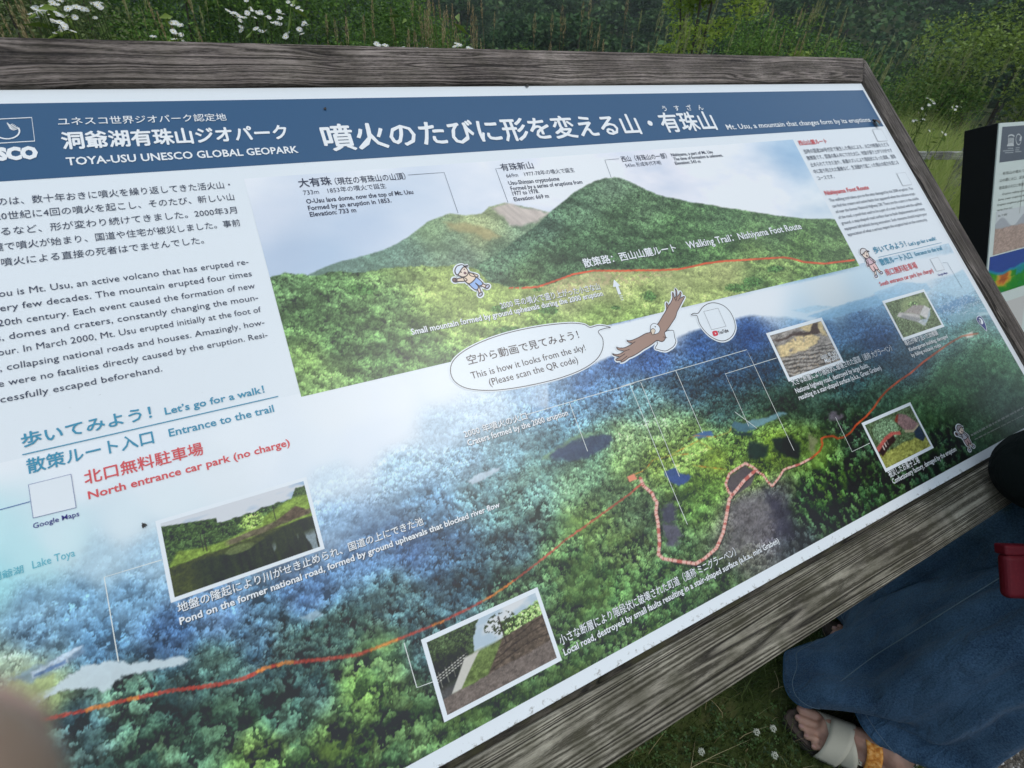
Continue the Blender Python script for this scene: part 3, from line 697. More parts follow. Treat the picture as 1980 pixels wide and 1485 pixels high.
def print_material(name, attr=True, col=None, rough=.34, dirt=True):
    """satin laminated print"""
    m, nt, b = mat_new(name, col or (.8, .8, .8), rough, .5)
    L = nt.links.new
    if attr:
        a = N(nt, 'ShaderNodeAttribute'); a.attribute_name = 'print'
        L(a.outputs['Color'], b.inputs['Base Color'])
    tc = N(nt, 'ShaderNodeTexCoord')
    n = N(nt, 'ShaderNodeTexNoise'); n.inputs['Scale'].default_value = 1400; n.inputs['Detail'].default_value = 2
    L(tc.outputs['Object'], n.inputs['Vector'])
    bp = N(nt, 'ShaderNodeBump'); bp.inputs['Strength'].default_value = .22; bp.inputs['Distance'].default_value = .0004
    L(n.outputs['Fac'], bp.inputs['Height']); L(bp.outputs[0], b.inputs['Normal'])
    if dirt:
        # specks of dirt that gather along the lower border, and a few all over
        sp = N(nt, 'ShaderNodeTexNoise'); sp.inputs['Scale'].default_value = 95; sp.inputs['Detail'].default_value = 7; sp.inputs['Roughness'].default_value = .75
        L(tc.outputs['Object'], sp.inputs['Vector'])
        sx = N(nt, 'ShaderNodeSeparateXYZ'); L(tc.outputs['Object'], sx.inputs[0])
        lo = N(nt, 'ShaderNodeMapRange'); lo.inputs['From Min'].default_value = -.256; lo.inputs['From Max'].default_value = -.242
        lo.inputs['To Min'].default_value = .16; lo.inputs['To Max'].default_value = 0
        L(sx.outputs['Y'], lo.inputs['Value'])
        ad = N(nt, 'ShaderNodeMath', operation='ADD'); L(sp.outputs['Fac'], ad.inputs[0]); L(lo.outputs[0], ad.inputs[1])
        th = N(nt, 'ShaderNodeMapRange'); th.inputs['From Min'].default_value = .66; th.inputs['From Max'].default_value = .76; th.inputs['To Max'].default_value = .8
        L(ad.outputs[0], th.inputs['Value'])
        mx = N(nt, 'ShaderNodeMix'); mx.data_type = 'RGBA'
        L(th.outputs[0], mx.inputs[0]); mx.inputs[7].default_value = (.17, .14, .10, 1)
        if attr: L(a.outputs['Color'], mx.inputs[6])
        else: mx.inputs[6].default_value = (*(col or (.8, .8, .8)), 1)
        L(mx.outputs[2], b.inputs['Base Color'])
    return m

PRINT = print_material('printed_picture', True, dirt=False)
PAPER = print_material('panel_white', False, (.74, .765, .78))
_ink = {}
def INK(rgb):
    if rgb not in _ink:
        _ink[rgb] = print_material('ink_%d_%d_%d' % rgb, False, tuple(float(x) for x in ink(rgb)), dirt=False)
    return _ink[rgb]
WHITE = (214, 227, 238)

# ---------------------------------------------------------------- the large information sign
PU0, PU1, PV0, PV1 = -.372, 1.4255, -.2555, .6440
sign_label = 'large tilted information board about a volcano, white and blue print in a grey wooden frame'
sign = empty('information_board', (.55, .75, 0))
tag(sign, sign_label, 'information board')
PM = Matrix.Identity(4)
for i in range(3):
    PM[i][0], PM[i][1], PM[i][2], PM[i][3] = U_W[i], V_W[i], N_W[i], PANEL_O[i] - sign.location[i]

def rail(name, pts, z0, z1, mat, bev=.004):
    bm = bmesh.new()
    lo = [bm.verts.new((x, y, z0)) for x, y in pts]; hi = [bm.verts.new((x, y, z1)) for x, y in pts]
    bm.faces.new(hi); bm.faces.new(lo[::-1])
    n = len(pts)
    for i in range(n): bm.faces.new((lo[i], lo[(i + 1) % n], hi[(i + 1) % n], hi[i]))
    bmesh.ops.recalc_face_normals(bm, faces=bm.faces[:])
    bmesh.ops.bevel(bm, geom=bm.edges[:], offset=bev, segments=3, affect='EDGES', profile=.6)
    me = bpy.data.meshes.new(name); bm.to_mesh(me); bm.free(); me.materials.append(mat)
    return link(name, me, sign, PM)

OT, OR_, OB, OL = .7205, 1.4865, -.3440, -.445
g_ = .0012
rail('top_rail', [(PU0 + .001, PV1 + g_), (PU1, PV1 + g_), (OR_ - .001, OT), (OL, OT)], -.034, .006, WOOD_TOP)
rail('side_rail', [(PU1 + g_, PV0 - .008), (OR_, OB + .001), (OR_ + .0004, OT - .001), (PU1 + g_, PV1 - .001)], -.034, .0065, WOOD_SIDE, .006)
rail('side_rail', [(PU0 - g_, PV0 - .008), (PU0 - g_, PV1), (OL - .001, OT - .002), (OL - .001, OB)], -.034, .0065, WOOD_SIDE, .006)
rail('bottom_rail', [(OL, OB), (OR_ - .002, OB), (PU1 - .001, PV0 - .0085), (PU0, PV0 - .0085)], -.040, .005, WOOD_LOW, .005)
dk, _, _ = mat_new('dirty_ledge', (.035, .030, .024), .9, .2)
rail('ledge', [(PU0, PV0 - .0078), (PU1 - .001, PV0 - .0078), (PU1 - .001, PV0 - .0008), (PU0, PV0 - .0008)], -.030, -.0012, wood_material('ledge_wood', (.075, .066, .052), (.02, .018, .015), .9, 'X', 2.0), .001)
# two posts and a cross beam under the board
def world_part(name, me, parent):
    return link(name, me, parent, Matrix.Translation(-parent.location))
for x in (.02, 1.08):
    world_part('post', box_mesh('post', x - .045, x + .045, .66, .75, -.25, 1.13, WOOD_POST, .004), sign)
world_part('cross_beam', box_mesh('cross_beam', -.1, 1.2, .755, .795, .85, .94, WOOD_POST, .004), sign)

panel = link('panel', box_mesh('panel', PU0, PU1, PV0, PV1, -.003, 0, PAPER, 0), sign, PM)

def pic(name, us, vs, painter, n, parent=panel, mtx=None, photo=None):
    """a printed picture: a fine flat grid whose vertices carry the ink"""
    uu, vv = np.meshgrid(us, vs)
    if photo is None:
        Pw = PANEL_O + uu[..., None] * U_W + vv[..., None] * V_W
        px, py = to_photo(Pw)
        c = painter(uu, vv, px, py)
    else:
        c = painter(*photo(uu, vv))
    c = ink(np.clip(c, 0, 255))
    h, w = uu.shape
    vert = np.stack([uu, vv, np.full(uu.shape, n)], -1).reshape(-1, 3)
    i = (np.arange(h - 1)[:, None] * w + np.arange(w - 1)[None]).ravel()
    f = np.stack([i, i + 1, i + w + 1, i + w], -1)
    colr = np.concatenate([c.reshape(-1, 3), np.ones((h * w, 1))], -1)
    me = mesh_np(name, vert, f, PRINT, attrs={'print': ('POINT', 'FLOAT_COLOR', colr)})
    return link(name, me, parent)

def steps(p0, p1, axis_u, fixed, px_step, hidden=60):
    """sample positions whose spacing is about px_step photo pixels"""
    n = 6000
    t = np.linspace(p0, p1, n)
    P = PANEL_O + (t[:, None] * U_W + fixed * V_W if axis_u else fixed * U_W + t[:, None] * V_W)
    x, y = to_photo(P)
    seg = np.hypot(np.diff(x), np.diff(y))
    vis = ((x > -30) & (x < 2010) & (y < 1515))[1:] if axis_u else np.ones(n - 1, bool)
    seg = np.where(vis, seg, seg * .1)
    L = np.concatenate([[0], np.cumsum(seg)])
    m = max(8, int(L[-1] / px_step))
    return np.interp(np.linspace(0, L[-1], m), L, t)

PXS = 1.95
pic('aerial_photo', steps(PU0 + .020, 1.4085, True, -.02, PXS), steps(-.2395, .186, False, .25, PXS), paint_aerial, .0002)
pic('mountain_photo', steps(-.0095, 1.0745, True, .3, PXS), steps(.1815, .4945, False, .2, PXS), paint_hill, .0004)

def quad_at(name, pts, n, mat, parent=panel):
    """a flat printed shape from photo points"""
    q = sg(np.array([p[0] for p in pts]), np.array([p[1] for p in pts]))
    area = sum(q[i][0] * q[(i + 1) % len(q)][1] - q[(i + 1) % len(q)][0] * q[i][1] for i in range(len(q)))
    if area < 0: q = q[::-1]
    return link(name, mesh_py(name, [(a, b, n) for a, b in q], [tuple(range(len(q)))], mat), parent)

def ribbon(name, pts, w, n, mat, parent=panel, conv=True, closed=False):
    q = sg(np.array([p[0] for p in pts]), np.array([p[1] for p in pts])) if conv else np.array(pts, float)
    k = len(q); vs = []; fs = []
    for i in range(k):
        a = q[(i - 1) % k] if (closed or i > 0) else q[i]; b = q[(i + 1) % k] if (closed or i < k - 1) else q[i]
        d = b - a; d /= np.hypot(*d) + 1e-9
        nn = np.array([-d[1], d[0]]) * w / 2
        vs += [(*(q[i] + nn), n), (*(q[i] - nn), n)]
    for i in range(k if closed else k - 1):
        j = (i + 1) % k
        fs.append((2 * i, 2 * i + 1, 2 * j + 1, 2 * j))
    return link(name, mesh_py(name, vs, fs, mat), parent)

# header band
hv = float(np.mean([sg(0, 353)[1], sg(1708, 243.5)[1]]))
hb = [(PU0 + .02, hv), (1.4165, hv), (1.4165, .6235), (PU0 + .02, .6235)]
link('header_band', mesh_py('header_band', [(a, b, .0002) for a, b in hb], [(0, 1, 2, 3)], INK((44, 84, 124))), panel)

# ---- lettering
_ref = {}
_font_cache = {}
def text_mesh(body, off):
    c = bpy.data.curves.new('lettering', 'FONT'); c.body = body; c.resolution_u = 2; c.offset = off
    o = bpy.data.objects.new('tmp', c); COL.objects.link(o)
    dg = bpy.context.evaluated_depsgraph_get()
    me = bpy.data.meshes.new_from_object(o.evaluated_get(dg))
    bpy.data.objects.remove(o); bpy.data.curves.remove(c)
    co = np.empty(len(me.vertices) * 3, np.float32); me.vertices.foreach_get('co', co)
    return me, co.reshape(-1, 3)

def ref(kind):
    if kind not in _ref:
        me, co = text_mesh('国' if kind == 'j' else 'H', 0)
        _ref[kind] = (float(co[:, 1].min()), float(co[:, 1].max()))
        bpy.data.meshes.remove(me)
    return _ref[kind]

VPV = np.array([-600.0, -3800.0])
def text_on(body, a, b, h, rgb, kind='l', off=.0, n=.0008, shadow=False, parent=None, conv=None, gap=None, mat=None):
    """lettering with its baseline from photo point a to b and glyph height h photo pixels at a"""
    parent = parent or panel; conv = conv or sg
    A = conv(*a); B = conv(*b)
    d = VPV - np.array(a, float); d /= np.hypot(*d)
    T = conv(a[0] + d[0] * h / abs(d[1]), a[1] - h)
    y0, y1 = ref(kind)
    me, co = text_mesh(body, 0 if kind == 'j' else off)
    if kind == 'j' and off > .003:
        # heavier strokes: the outline repeated a hair aside and a hair higher
        r = off * .8
        nv = len(co); polys = [tuple(p.vertices) for p in me.polygons]
        allv = []; allf = []
        for k, (dx, dy) in enumerate(((0, 0), (r, .4 * r), (-r, -.4 * r), (-.3 * r, r), (.3 * r, -r))):
            allv.append(co + np.array([dx, dy, 0])); allf += [tuple(i + k * nv for i in p) for p in polys]
        zoff = np.repeat(np.arange(5) * .00002, nv)
        bpy.data.meshes.remove(me)
        me = bpy.data.meshes.new('lettering'); co = np.concatenate(allv)
        me.from_pydata([tuple(c_) for c_ in co.tolist()], [], allf)
    else:
        zoff = 0
    sx = (B[0] - A[0]) / (co[:, 0].max() - co[:, 0].min()); sy = (T[1] - A[1]) / (y1 - y0)
    vb = .5 * (A[1] + B[1])
    co = co.copy()
    co[:, 0] = (co[:, 0] - co[:, 0].min()) * sx + A[0]; co[:, 1] = (co[:, 1] - y0 * (kind == 'j')) * sy + vb; co[:, 2] = n + zoff
    if abs(A[1] - B[1]) > .006: print('baseline off %.1f mm: %s' % ((A[1] - B[1]) * 1000, body))
    me.vertices.foreach_set('co', co.astype(np.float32).ravel()); me.update()
    me.materials.clear(); me.materials.append(mat or INK(rgb))
    me.name = 'lettering'
    o = link('lettering', me, parent)
    if shadow:
        m2 = me.copy(); m2.materials.clear(); m2.materials.append(INK((44, 56, 66)))
        s = link('lettering_shadow', m2, parent); s.location = (.0007, -.0007, -.00012)
    return o

TX = text_on
NAVY = (48, 70, 98); INKD = (50, 60, 84); TEAL = (62, 140, 176); RED = (196, 84, 92); WT = WHITE
# header
TX('ユネスコ世界ジオパーク認定地', (113.5, 243), (439.5, 235), 15, WT, 'j', .006)
TX('洞爺湖有珠山ジオパーク', (122, 289), (560, 270), 31, WT, 'j', .035)
TX('TOYA-USU UNESCO GLOBAL GEOPARK', (130, 320), (578, 296), 14.5, WT, 'l', .02)
TX('UNESCO', (-86, 314), (75.7, 306), 22, WT, 'l', .07)
TX('噴火のたびに形を変える山・有珠山', (630, 291), (1389, 252.5), 48, WT, 'j', .026)
TX('う　す　ざ　ん', (1283, 216.5), (1361, 213), 10.5, WT, 'j', .012)
TX('Mt. Usu, a mountain that changes form by its eruptions', (1405.7, 250), (1684, 236.5), 9.5, WT, 'l', .012)
# left text column
for s, a, b in (('のは、数十年おきに噴火を繰り返してきた活火山・', (-4, 397), (447, 365.5)), ('20世紀に4回の噴火を起こし、そのたび、新しい山', (-8, 425), (454.5, 389.5)),
                ('るなど、形が変わり続けてきました。2000年3月', (3, 455), (459.6, 414)), ('麓で噴火が始まり、国道や住宅が被災しました。事前', (-14, 486), (466, 438.5)),
                ('噴火による直接の死者はでませんでした。', (4, 515.5), (395.6, 471.5))):
    TX(s, a, b, 15, INKD, 'j', 0)
for s, a, b in (('ou is Mt. Usu, an active volcano that has erupted re-', (-1, 574), (481.5, 512)), ('very few decades. The mountain erupted four times', (-12, 603.5), (488, 535)),
                ('20th century. Each event caused the formation of new', (-3, 632), (494, 557.5)), ('s, domes and craters, constantly changing the moun-', (-6, 660), (500, 580.5)),
                ('our. In March 2000, Mt. Usu erupted initially at the foot of', (-3, 688), (506, 604)), (', collapsing national roads and houses. Amazingly, how-', (1, 717.5), (512.5, 629)),
                ('e were no fatalities directly caused by the eruption. Resi-', (-2, 747.5), (518.5, 653.5)), ('cessfully escaped beforehand.', (1.5, 777), (315, 720))):
    TX(s, a, b, 12.5, INKD, 'l', 0)
TX('歩いてみよう！', (43, 862.6), (296, 812), 26, TEAL, 'j', .022)
TX('Let’s go for a walk！', (320, 801.5), (512.5, 759.5), 13, TEAL, 'l', .018)
TX('散策ルート入口', (54, 915.5), (299.7, 858.5), 27, TEAL, 'j', .022)
TX('Entrance to the trail', (328, 844), (531, 796.5), 14, TEAL, 'l', .018)
TX('北口無料駐車場', (165, 935.5), (395.6, 880.5), 25, RED, 'j', .018)
TX('North entrance car park (no charge)', (172, 965), (561.6, 861.5), 14.5, RED, 'l', .02)
ribbon('rule', [(44, 879.5), (538, 766.5)], .0011, .0008, INK(TEAL))
TX('Google Maps', (65, 1021), (154.5, 998.5), 9.5, (52, 56, 130), 'l', .012)
TX('洞爺湖', (-16, 1126), (47, 1107.5), 15, (96, 176, 200), 'j', .01)
TX('Lake Toya', (64, 1098.5), (146.6, 1076), 14.5, (96, 176, 200), 'l', .005)
for q in ([(56, 937.5), (138, 917), (148, 981.5), (65, 1001.6)],):
    quad_at('code_frame', q, .0007, PAPER); ribbon('code_border', q, .0006, .0009, INK((86, 104, 160)), closed=True)
ribbon('rule', [(-20, 991), (0, 986), (59, 970)], .0008, .0008, INK((60, 96, 160)))
# names on the mountain picture
for s, a, b, h, k, o in (('大有珠', (579, 363), (643, 358.5), 16, 'j', .02), ('（現在の有珠山の山頂）', (649, 357), (786, 348.5), 13, 'j', .012), ('733m　1853年の噴火で誕生', (587.5, 377), (748, 366), 10.5, 'j', .0),
                      ('O-Usu lava dome, now the top of Mt. Usu', (593, 393.5), (800, 376), 8.5, 'l', .02), ('Formed by an eruption in 1853.', (596.6, 406.5), (757.6, 392.5), 8.5, 'l', .02), ('Elevation: 733 m', (600, 419), (689.6, 411), 8.5, 'l', .02),
                      ('有珠新山', (970, 331), (1033, 327), 13.5, 'j', .01), ('669m　1977-78年の噴火で誕生', (980, 344), (1112, 334), 9, 'j', .0), ('Usu-Shinzan cryptodome', (984, 357.6), (1082.5, 350), 7.5, 'l', .015),
                      ('Formed by a series of eruptions from', (988, 367.9), (1127, 356.4), 7.5, 'l', .015), ('1977 to 1978.', (991.6, 378), (1043, 373.9), 7.5, 'l', .015), ('Elevation: 669 m', (994.6, 389), (1062, 383.2), 7.5, 'l', .015),
                      ('西山（有珠山の一部）', (1203, 313), (1291, 307.5), 10.5, 'j', .008), ('543m 形成年代不明', (1210.6, 324.3), (1279, 319.2), 8, 'j', 0),
                      ('Nishiyama, a part of Mt. Usu', (1298.5, 303), (1378.5, 296.7), 5.8, 'l', .015), ('The time of formation is unknown.', (1303, 311), (1398, 303.2), 5.8, 'l', .015), ('Elevation: 543 m', (1306, 319), (1355, 315), 5.8, 'l', .015)):
    TX(s, a, b, h, INKD, k, o)
for L_ in ([(788.6, 339), (858.6, 334), (885.5, 412.5)], [(968, 325.8), (958, 326.6), (982, 392)], [(1196.6, 307.4), (1169, 309.8), (1181.5, 344)]):
    ribbon('leader_line', L_, .0007, .0008, INK((70, 84, 104)))
TX('散策路：西山山麓ルート', (1130, 517), (1309.5, 487.5), 16, WT, 'j', .02, shadow=True)
TX('Walking Trail：Nishiyama Foot Route', (1330, 481), (1550.7, 443), 13, WT, 'l', .015, shadow=True)
TX('2000 年の噴火で盛り上がった小さな山', (968.7, 596.5), (1162, 562), 13.5, WT, 'j', .012, shadow=True)
TX('Small mountain formed by ground upheavals during the 2000 eruption', (796, 646.5), (1166.7, 573), 11, WT, 'l', .02, shadow=True)
# names on the aerial picture
for s, a, b, h, k, o in (('2000 年噴火の火口', (898, 845.5), (1021, 812.5), 14, 'j', .012), ('Craters formed by the 2000 eruption', (904.7, 861.5), (1099, 803.5), 11, 'l', .018),
                      ('地盤の隆起により川がせき止められ、国道の上にできた池', (345, 1185), (820, 1015), 18, 'j', .014), ('Pond on the former national road, formed by ground upheavals that blocked river flow', (349, 1209), (967, 979), 13, 'l', .022),
                      ('小さな断層により階段状に破壊された町道（通称 ミニグラーベン）', (1084.6, 1249), (1424, 1073), 18, 'j', .01), ('Local road, destroyed by small faults resulting in a stair-shaped surface (a.k.a., mini Graben)', (1091.7, 1268), (1506.5, 1049), 12.5, 'l', .018),
                      ('大きな断層により階段状に破壊された国道（通称 大グラーベン）', (1533, 748), (1725, 677.5), 12.5, 'j', .01), ('National highway road, destroyed by large faults,', (1539.6, 761), (1680, 709.5), 9, 'l', .015),
                      ('resulting in a stair-shaped surface (a.k.a., Great Graben)', (1545.5, 774), (1704, 714.6), 9, 'l', .015),
                      ('噴石が降り注いだ幼稚園', (1751.6, 670), (1813.5, 647), 9.5, 'j', .01), ('Kindergarten building, damaged', (1758.7, 680.5), (1832, 652.5), 6.5, 'l', .012), ('by falling volcanic rocks', (1763.4, 691), (1819.4, 669.5), 6.5, 'l', .012),
                      ('被災したお菓子工場', (1720.9, 925.5), (1778.4, 893.5), 13, 'j', .01), ('Confectionery factory, damaged by the eruption', (1727, 936.5), (1849, 871), 9, 'l', .012)):
    TX(s, a, b, h, WT, k, o, shadow=True)
# right text column
for s, a, b, h, k, c, o in (('西山山麓ルート', (1546.3, 282), (1600, 277), 9, 'j', RED, .02), ('当時の国道230号付近で発生した噴火による、火口や断層をたどる', (1556, 297.5), (1719.5, 283.2), 8, 'j', INKD, 0),
        ('散策路です。国道の真ん中にできた火口、地盤が盛り上がり川がせき', (1562, 310), (1726, 294.8), 8, 'j', INKD, 0), ('止められてできた池や、断層のズレにより階段状になった道路、道路', (1568.6, 323), (1733, 306.5), 8, 'j', INKD, 0),
        ('中に取り残された重機など、生活圏内で起こった噴火の威力を感じる', (1575, 336), (1739, 318.3), 8, 'j', INKD, 0), ('コースです。', (1582, 349), (1614.6, 345.6), 8, 'j', INKD, 0),
        ('Nishiyama Foot Route', (1596, 377.3), (1681, 366.3), 8, 'l', RED, .02),
        ('The walking trail takes you to the sites damaged by the 2000 eruption. You', (1604.4, 390), (1766, 367.2), 5.8, 'l', INKD, 0), ('can find the craters and active faults that appeared when the volcano erupt-', (1610, 401.2), (1770.7, 377.2), 5.8, 'l', INKD, 0),
        ('ed near the former National Highway 230. There are the craters in the middle', (1616.4, 412), (1777, 386.8), 5.8, 'l', INKD, 0), ('of the road, a pond that used to be a part of a river, blocked with the uplifted', (1621.8, 423), (1783, 396.8), 5.8, 'l', INKD, 0),
        ('ground, a step-shaped road surface due to fault displacements and heavy', (1627.4, 434), (1788.6, 406.6), 5.8, 'l', INKD, 0), ('equipment left behind during evacuation. Such remnants should inspire your', (1633.3, 445), (1793, 416.6), 5.8, 'l', INKD, 0),
        ('appreciation of what a serious impact the eruption had on the community.', (1639.5, 456), (1793.7, 427.5), 5.8, 'l', INKD, 0),
        ('歩いてみよう！', (1691.4, 490.5), (1754, 477.5), 12, 'j', TEAL, .02), ('Let’s go for a walk!', (1758.4, 475.5), (1810.4, 464.3), 6.5, 'l', TEAL, .015),
        ('散策ルート入口', (1704, 513.5), (1765, 500), 12, 'j', TEAL, .02), ('Entrance to the trail', (1770, 495.5), (1822, 483), 7, 'l', TEAL, .015),
        ('南口無料駐車場', (1714.4, 533.5), (1775.3, 519), 12, 'j', RED, .015), ('South entrance car park (no charge)', (1702, 553), (1805, 526.5), 7.5, 'l', RED, .015),
        ('Google Maps', (1814, 534), (1832, 529), 3.5, 'l', (60, 66, 140), .02)):
    TX(s, a, b, h, c, k, o)
ribbon('rule', [(1697.8, 498), (1819.8, 469.4)], .0009, .0008, INK(TEAL))
R_ = lambda L: [(1520 + x / 3.909, 220 + y / 3.909) for x, y in L]
for q in (R_([(650, 122), (718, 118), (765, 205), (692, 210)]), R_([(833, 452), (898, 445), (948, 535), (880, 545)]), R_([(1085, 1100), (1145, 1085), (1195, 1178), (1135, 1192)])):
    quad_at('code_frame', q, .0007, PAPER); ribbon('code_border', q, .0009, .0009, INK((150, 160, 172)), closed=True)

# small pictures with white borders
def inset(kind, inner, border):
    q = sg(np.array([p[0] for p in inner]), np.array([p[1] for p in inner]))
    u0, u1 = (q[0][0] + q[3][0]) / 2, (q[1][0] + q[2][0]) / 2; v1, v0 = (q[0][1] + q[1][1]) / 2, (q[2][1] + q[3][1]) / 2
    bw = border
    link('picture_border', mesh_py('picture_border', [(u0 - bw, v0 - bw, .0006), (u1 + bw, v0 - bw, .0006), (u1 + bw, v1 + bw, .0006), (u0 - bw, v1 + bw, .0006)], [(0, 1, 2, 3)], PAPER_CLEAN), panel)
    a, b = to_photo(PANEL_O + u0 * U_W + v0 * V_W); c, d = to_photo(PANEL_O + u1 * U_W + v0 * V_W); e, f = to_photo(PANEL_O + u0 * U_W + v1 * V_W)
    nu = int(math.hypot(c - a, d - b) / 1.8) + 2; nv = int(math.hypot(e - a, f - b) / 1.8) + 2
    pic(kind + '_photo', np.linspace(u0, u1, nu), np.linspace(v0, v1, nv), None, .0008, photo=None) if False else \
        pic(kind + '_photo', np.linspace(u0, u1, nu), np.linspace(v0, v1, nv), lambda s, t: paint_inset(KINDS_[kind], s, t), .0008,
            photo=lambda uu, vv: ((uu - u0) / (u1 - u0), (vv - v0) / (v1 - v0)))
PAPER_CLEAN = print_material('border_white', False, (.76, .785, .80), dirt=False)
KINDS_ = {'pond': 'pond', 'local_road': 'local', 'kindergarten': 'kinder', 'broken_highway': 'graben', 'confectionery_factory': 'factory'}
F_ = lambda L: [(1200 + x / 2.538, 440 + y / 2.538) for x, y in L]
inset('pond', [(308, 1004), (589, 938), (619, 1057.5), (339, 1154)], .0040)
inset('local_road', [(823.4, 1242), (1034.2, 1147), (1076, 1269.6), (866.7, 1383.8)], .0052)
inset('kindergarten', F_([(1296, 372), (1487, 316), (1572, 478), (1386, 540)]), .0060)
inset('broken_highway', F_([(732, 530), (982, 460), (1078, 652), (826, 736)]), .0062)
inset('confectionery_factory', F_([(1196, 972), (1416, 874), (1521, 1070), (1303, 1182)]), .0056)
TX('2000 年 5月', F_([(985, 648)])[0], F_([(1060, 624)])[0], 8, WT, 'j', .01, n=.0011)
TX('May 2000', F_([(1004, 665)])[0], F_([(1070, 645)])[0], 8, WT, 'l', .012, n=.0011)

LW = INK((206, 220, 224))
E_ = lambda L: [(600 + x / 2.97, 440 + y / 2.97) for x, y in L]
I_ = lambda L: [(1200 + x / 2.538, 900 + y / 2.538) for x, y in L]
G_ = lambda L: [(x / 2.538, 900 + y / 2.538) for x, y in L]
H_ = lambda L: [(600 + x / 2.538, 900 + y / 2.538) for x, y in L]
for L_ in (G_([(795, 463), (512, 548), (582, 962)]), H_([(460, 870), (523, 1090), (605, 1060)]), E_([(1240, 1075), (1860, 895)]) + F_([(0, 780), (618, 600), (655, 677), (850, 1095)]),
           E_([(1488, 1010), (1592, 1285)]), F_([(45, 770), (248, 1269)]) + I_([(327, 290)]), F_([(97, 758), (288, 1222)]), F_([(270, 703), (402, 1008)]),
           F_([(765, 640), (513, 718), (628, 975)]), F_([(560, 905), (668, 985)]), F_([(1053, 930), (1135, 1100), (1222, 1058)])):
    ribbon('leader_line', L_, .0009, .00045, LW)
ribbon('leader_line', R_([(1180, 1128), (1215, 1125), (1330, 1320)]), .0009, .0008, INK((110, 130, 150)))

# speech bubbles
BLK = INK((58, 50, 56))
def smooth_closed(P, n=8):
    P = np.array(P, float); k = len(P); out = []
    for i in range(k):
        p0, p1, p2, p3 = P[(i - 1) % k], P[i], P[(i + 1) % k], P[(i + 2) % k]
        for t in np.linspace(0, 1, n, endpoint=False):
            out.append(.5 * ((2 * p1) + (-p0 + p2) * t + (2 * p0 - 5 * p1 + 4 * p2 - p3) * t * t + (-p0 + 3 * p1 - 3 * p2 + p3) * t ** 3))
    return [tuple(x) for x in out]
bub = E_([(805, 830), (818, 770), (880, 712), (990, 655), (1120, 610), (1260, 578), (1390, 558), (1500, 550), (1570, 557), (1606, 574), (1660, 562), (1722, 574), (1690, 580), (1652, 598), (1678, 640), (1676, 700), (1640, 760), (1560, 815), (1440, 862), (1300, 898), (1150, 925), (1020, 936), (900, 924), (830, 885)])
bs = smooth_closed(bub, 5)
bo = sg(np.array([p[0] for p in bs]), np.array([p[1] for p in bs])); cen = bo.mean(0)
def grown(q, d):
    out = []
    k = len(q)
    for i in range(k):
        t = q[(i + 1) % k] - q[(i - 1) % k]; t = t / (np.hypot(*t) + 1e-9)
        out.append(q[i] + np.array([t[1], -t[0]]) * d * sgn_)
    return out
def blob(name, q, d, n, mat):
    qq = grown(q, d)
    a = sum(qq[i][0] * qq[(i + 1) % len(qq)][1] - qq[(i + 1) % len(qq)][0] * qq[i][1] for i in range(len(qq)))
    if a < 0: qq = qq[::-1]
    return link(name, mesh_py(name, [(x, y, n) for x, y in qq], [tuple(range(len(qq)))], mat), panel)
def sign_area(q):
    return 1.0 if sum(q[i][0] * q[(i + 1) % len(q)][1] - q[(i + 1) % len(q)][0] * q[i][1] for i in range(len(q))) > 0 else -1.0
sgn_ = sign_area(bo)
blob('speech_bubble', bo, .0022, .0006, PAPER_CLEAN)
ribbon('bubble_outline', bo, .0011, .0008, BLK, conv=False, closed=True)
TX('空から動画で見てみよう！', (905.7, 705), (1121, 655.5), 17, (58, 50, 56), 'j', .004, n=.0009)
TX('This is how it looks from the sky!', (911.4, 729.6), (1133.7, 680.5), 12.5, (58, 50, 56), 'l', 0, n=.0009)
TX('(Please scan the QR code)', (946.8, 744.7), (1118.5, 702.4), 12.5, (58, 50, 56), 'l', 0, n=.0009)
Y_ = lambda L: [(1160 + x / 7.07, 540 + y / 7.07) for x, y in L]
b2 = smooth_closed(Y_([(1340, 465), (1400, 385), (1480, 335), (1570, 325), (1680, 360), (1770, 440), (1830, 560), (1845, 680), (1800, 780), (1720, 835), (1630, 840), (1520, 790), (1430, 710), (1360, 610), (1330, 515), (1310, 495), (1245, 490), (1280, 468)]), 5)
b2q = sg(np.array([p[0] for p in b2]), np.array([p[1] for p in b2])); sgn_ = sign_area(b2q)
blob('speech_bubble', b2q, .003, .0006, PAPER_CLEAN)
ribbon('bubble_outline', b2q, .0012, .0008, BLK, conv=False, closed=True)
q = Y_([(1415, 443), (1610, 398), (1720, 645), (1522, 692)])
ribbon('code_border', q, .0007, .0009, INK((96, 100, 106)), closed=True)
quad_at('video_button', smooth_closed(Y_([(1535, 715), (1590, 706), (1612, 745), (1606, 768), (1555, 780), (1536, 750)]), 3), .0009, INK((196, 66, 84)))
quad_at('play_triangle', Y_([(1562, 730), (1585, 742), (1574, 757)]), .0011, PAPER_CLEAN)
TX('YouTube', Y_([(1620, 755)])[0], Y_([(1760, 722)])[0], 6.5, (60, 54, 62), 'l', .02, n=.0009)

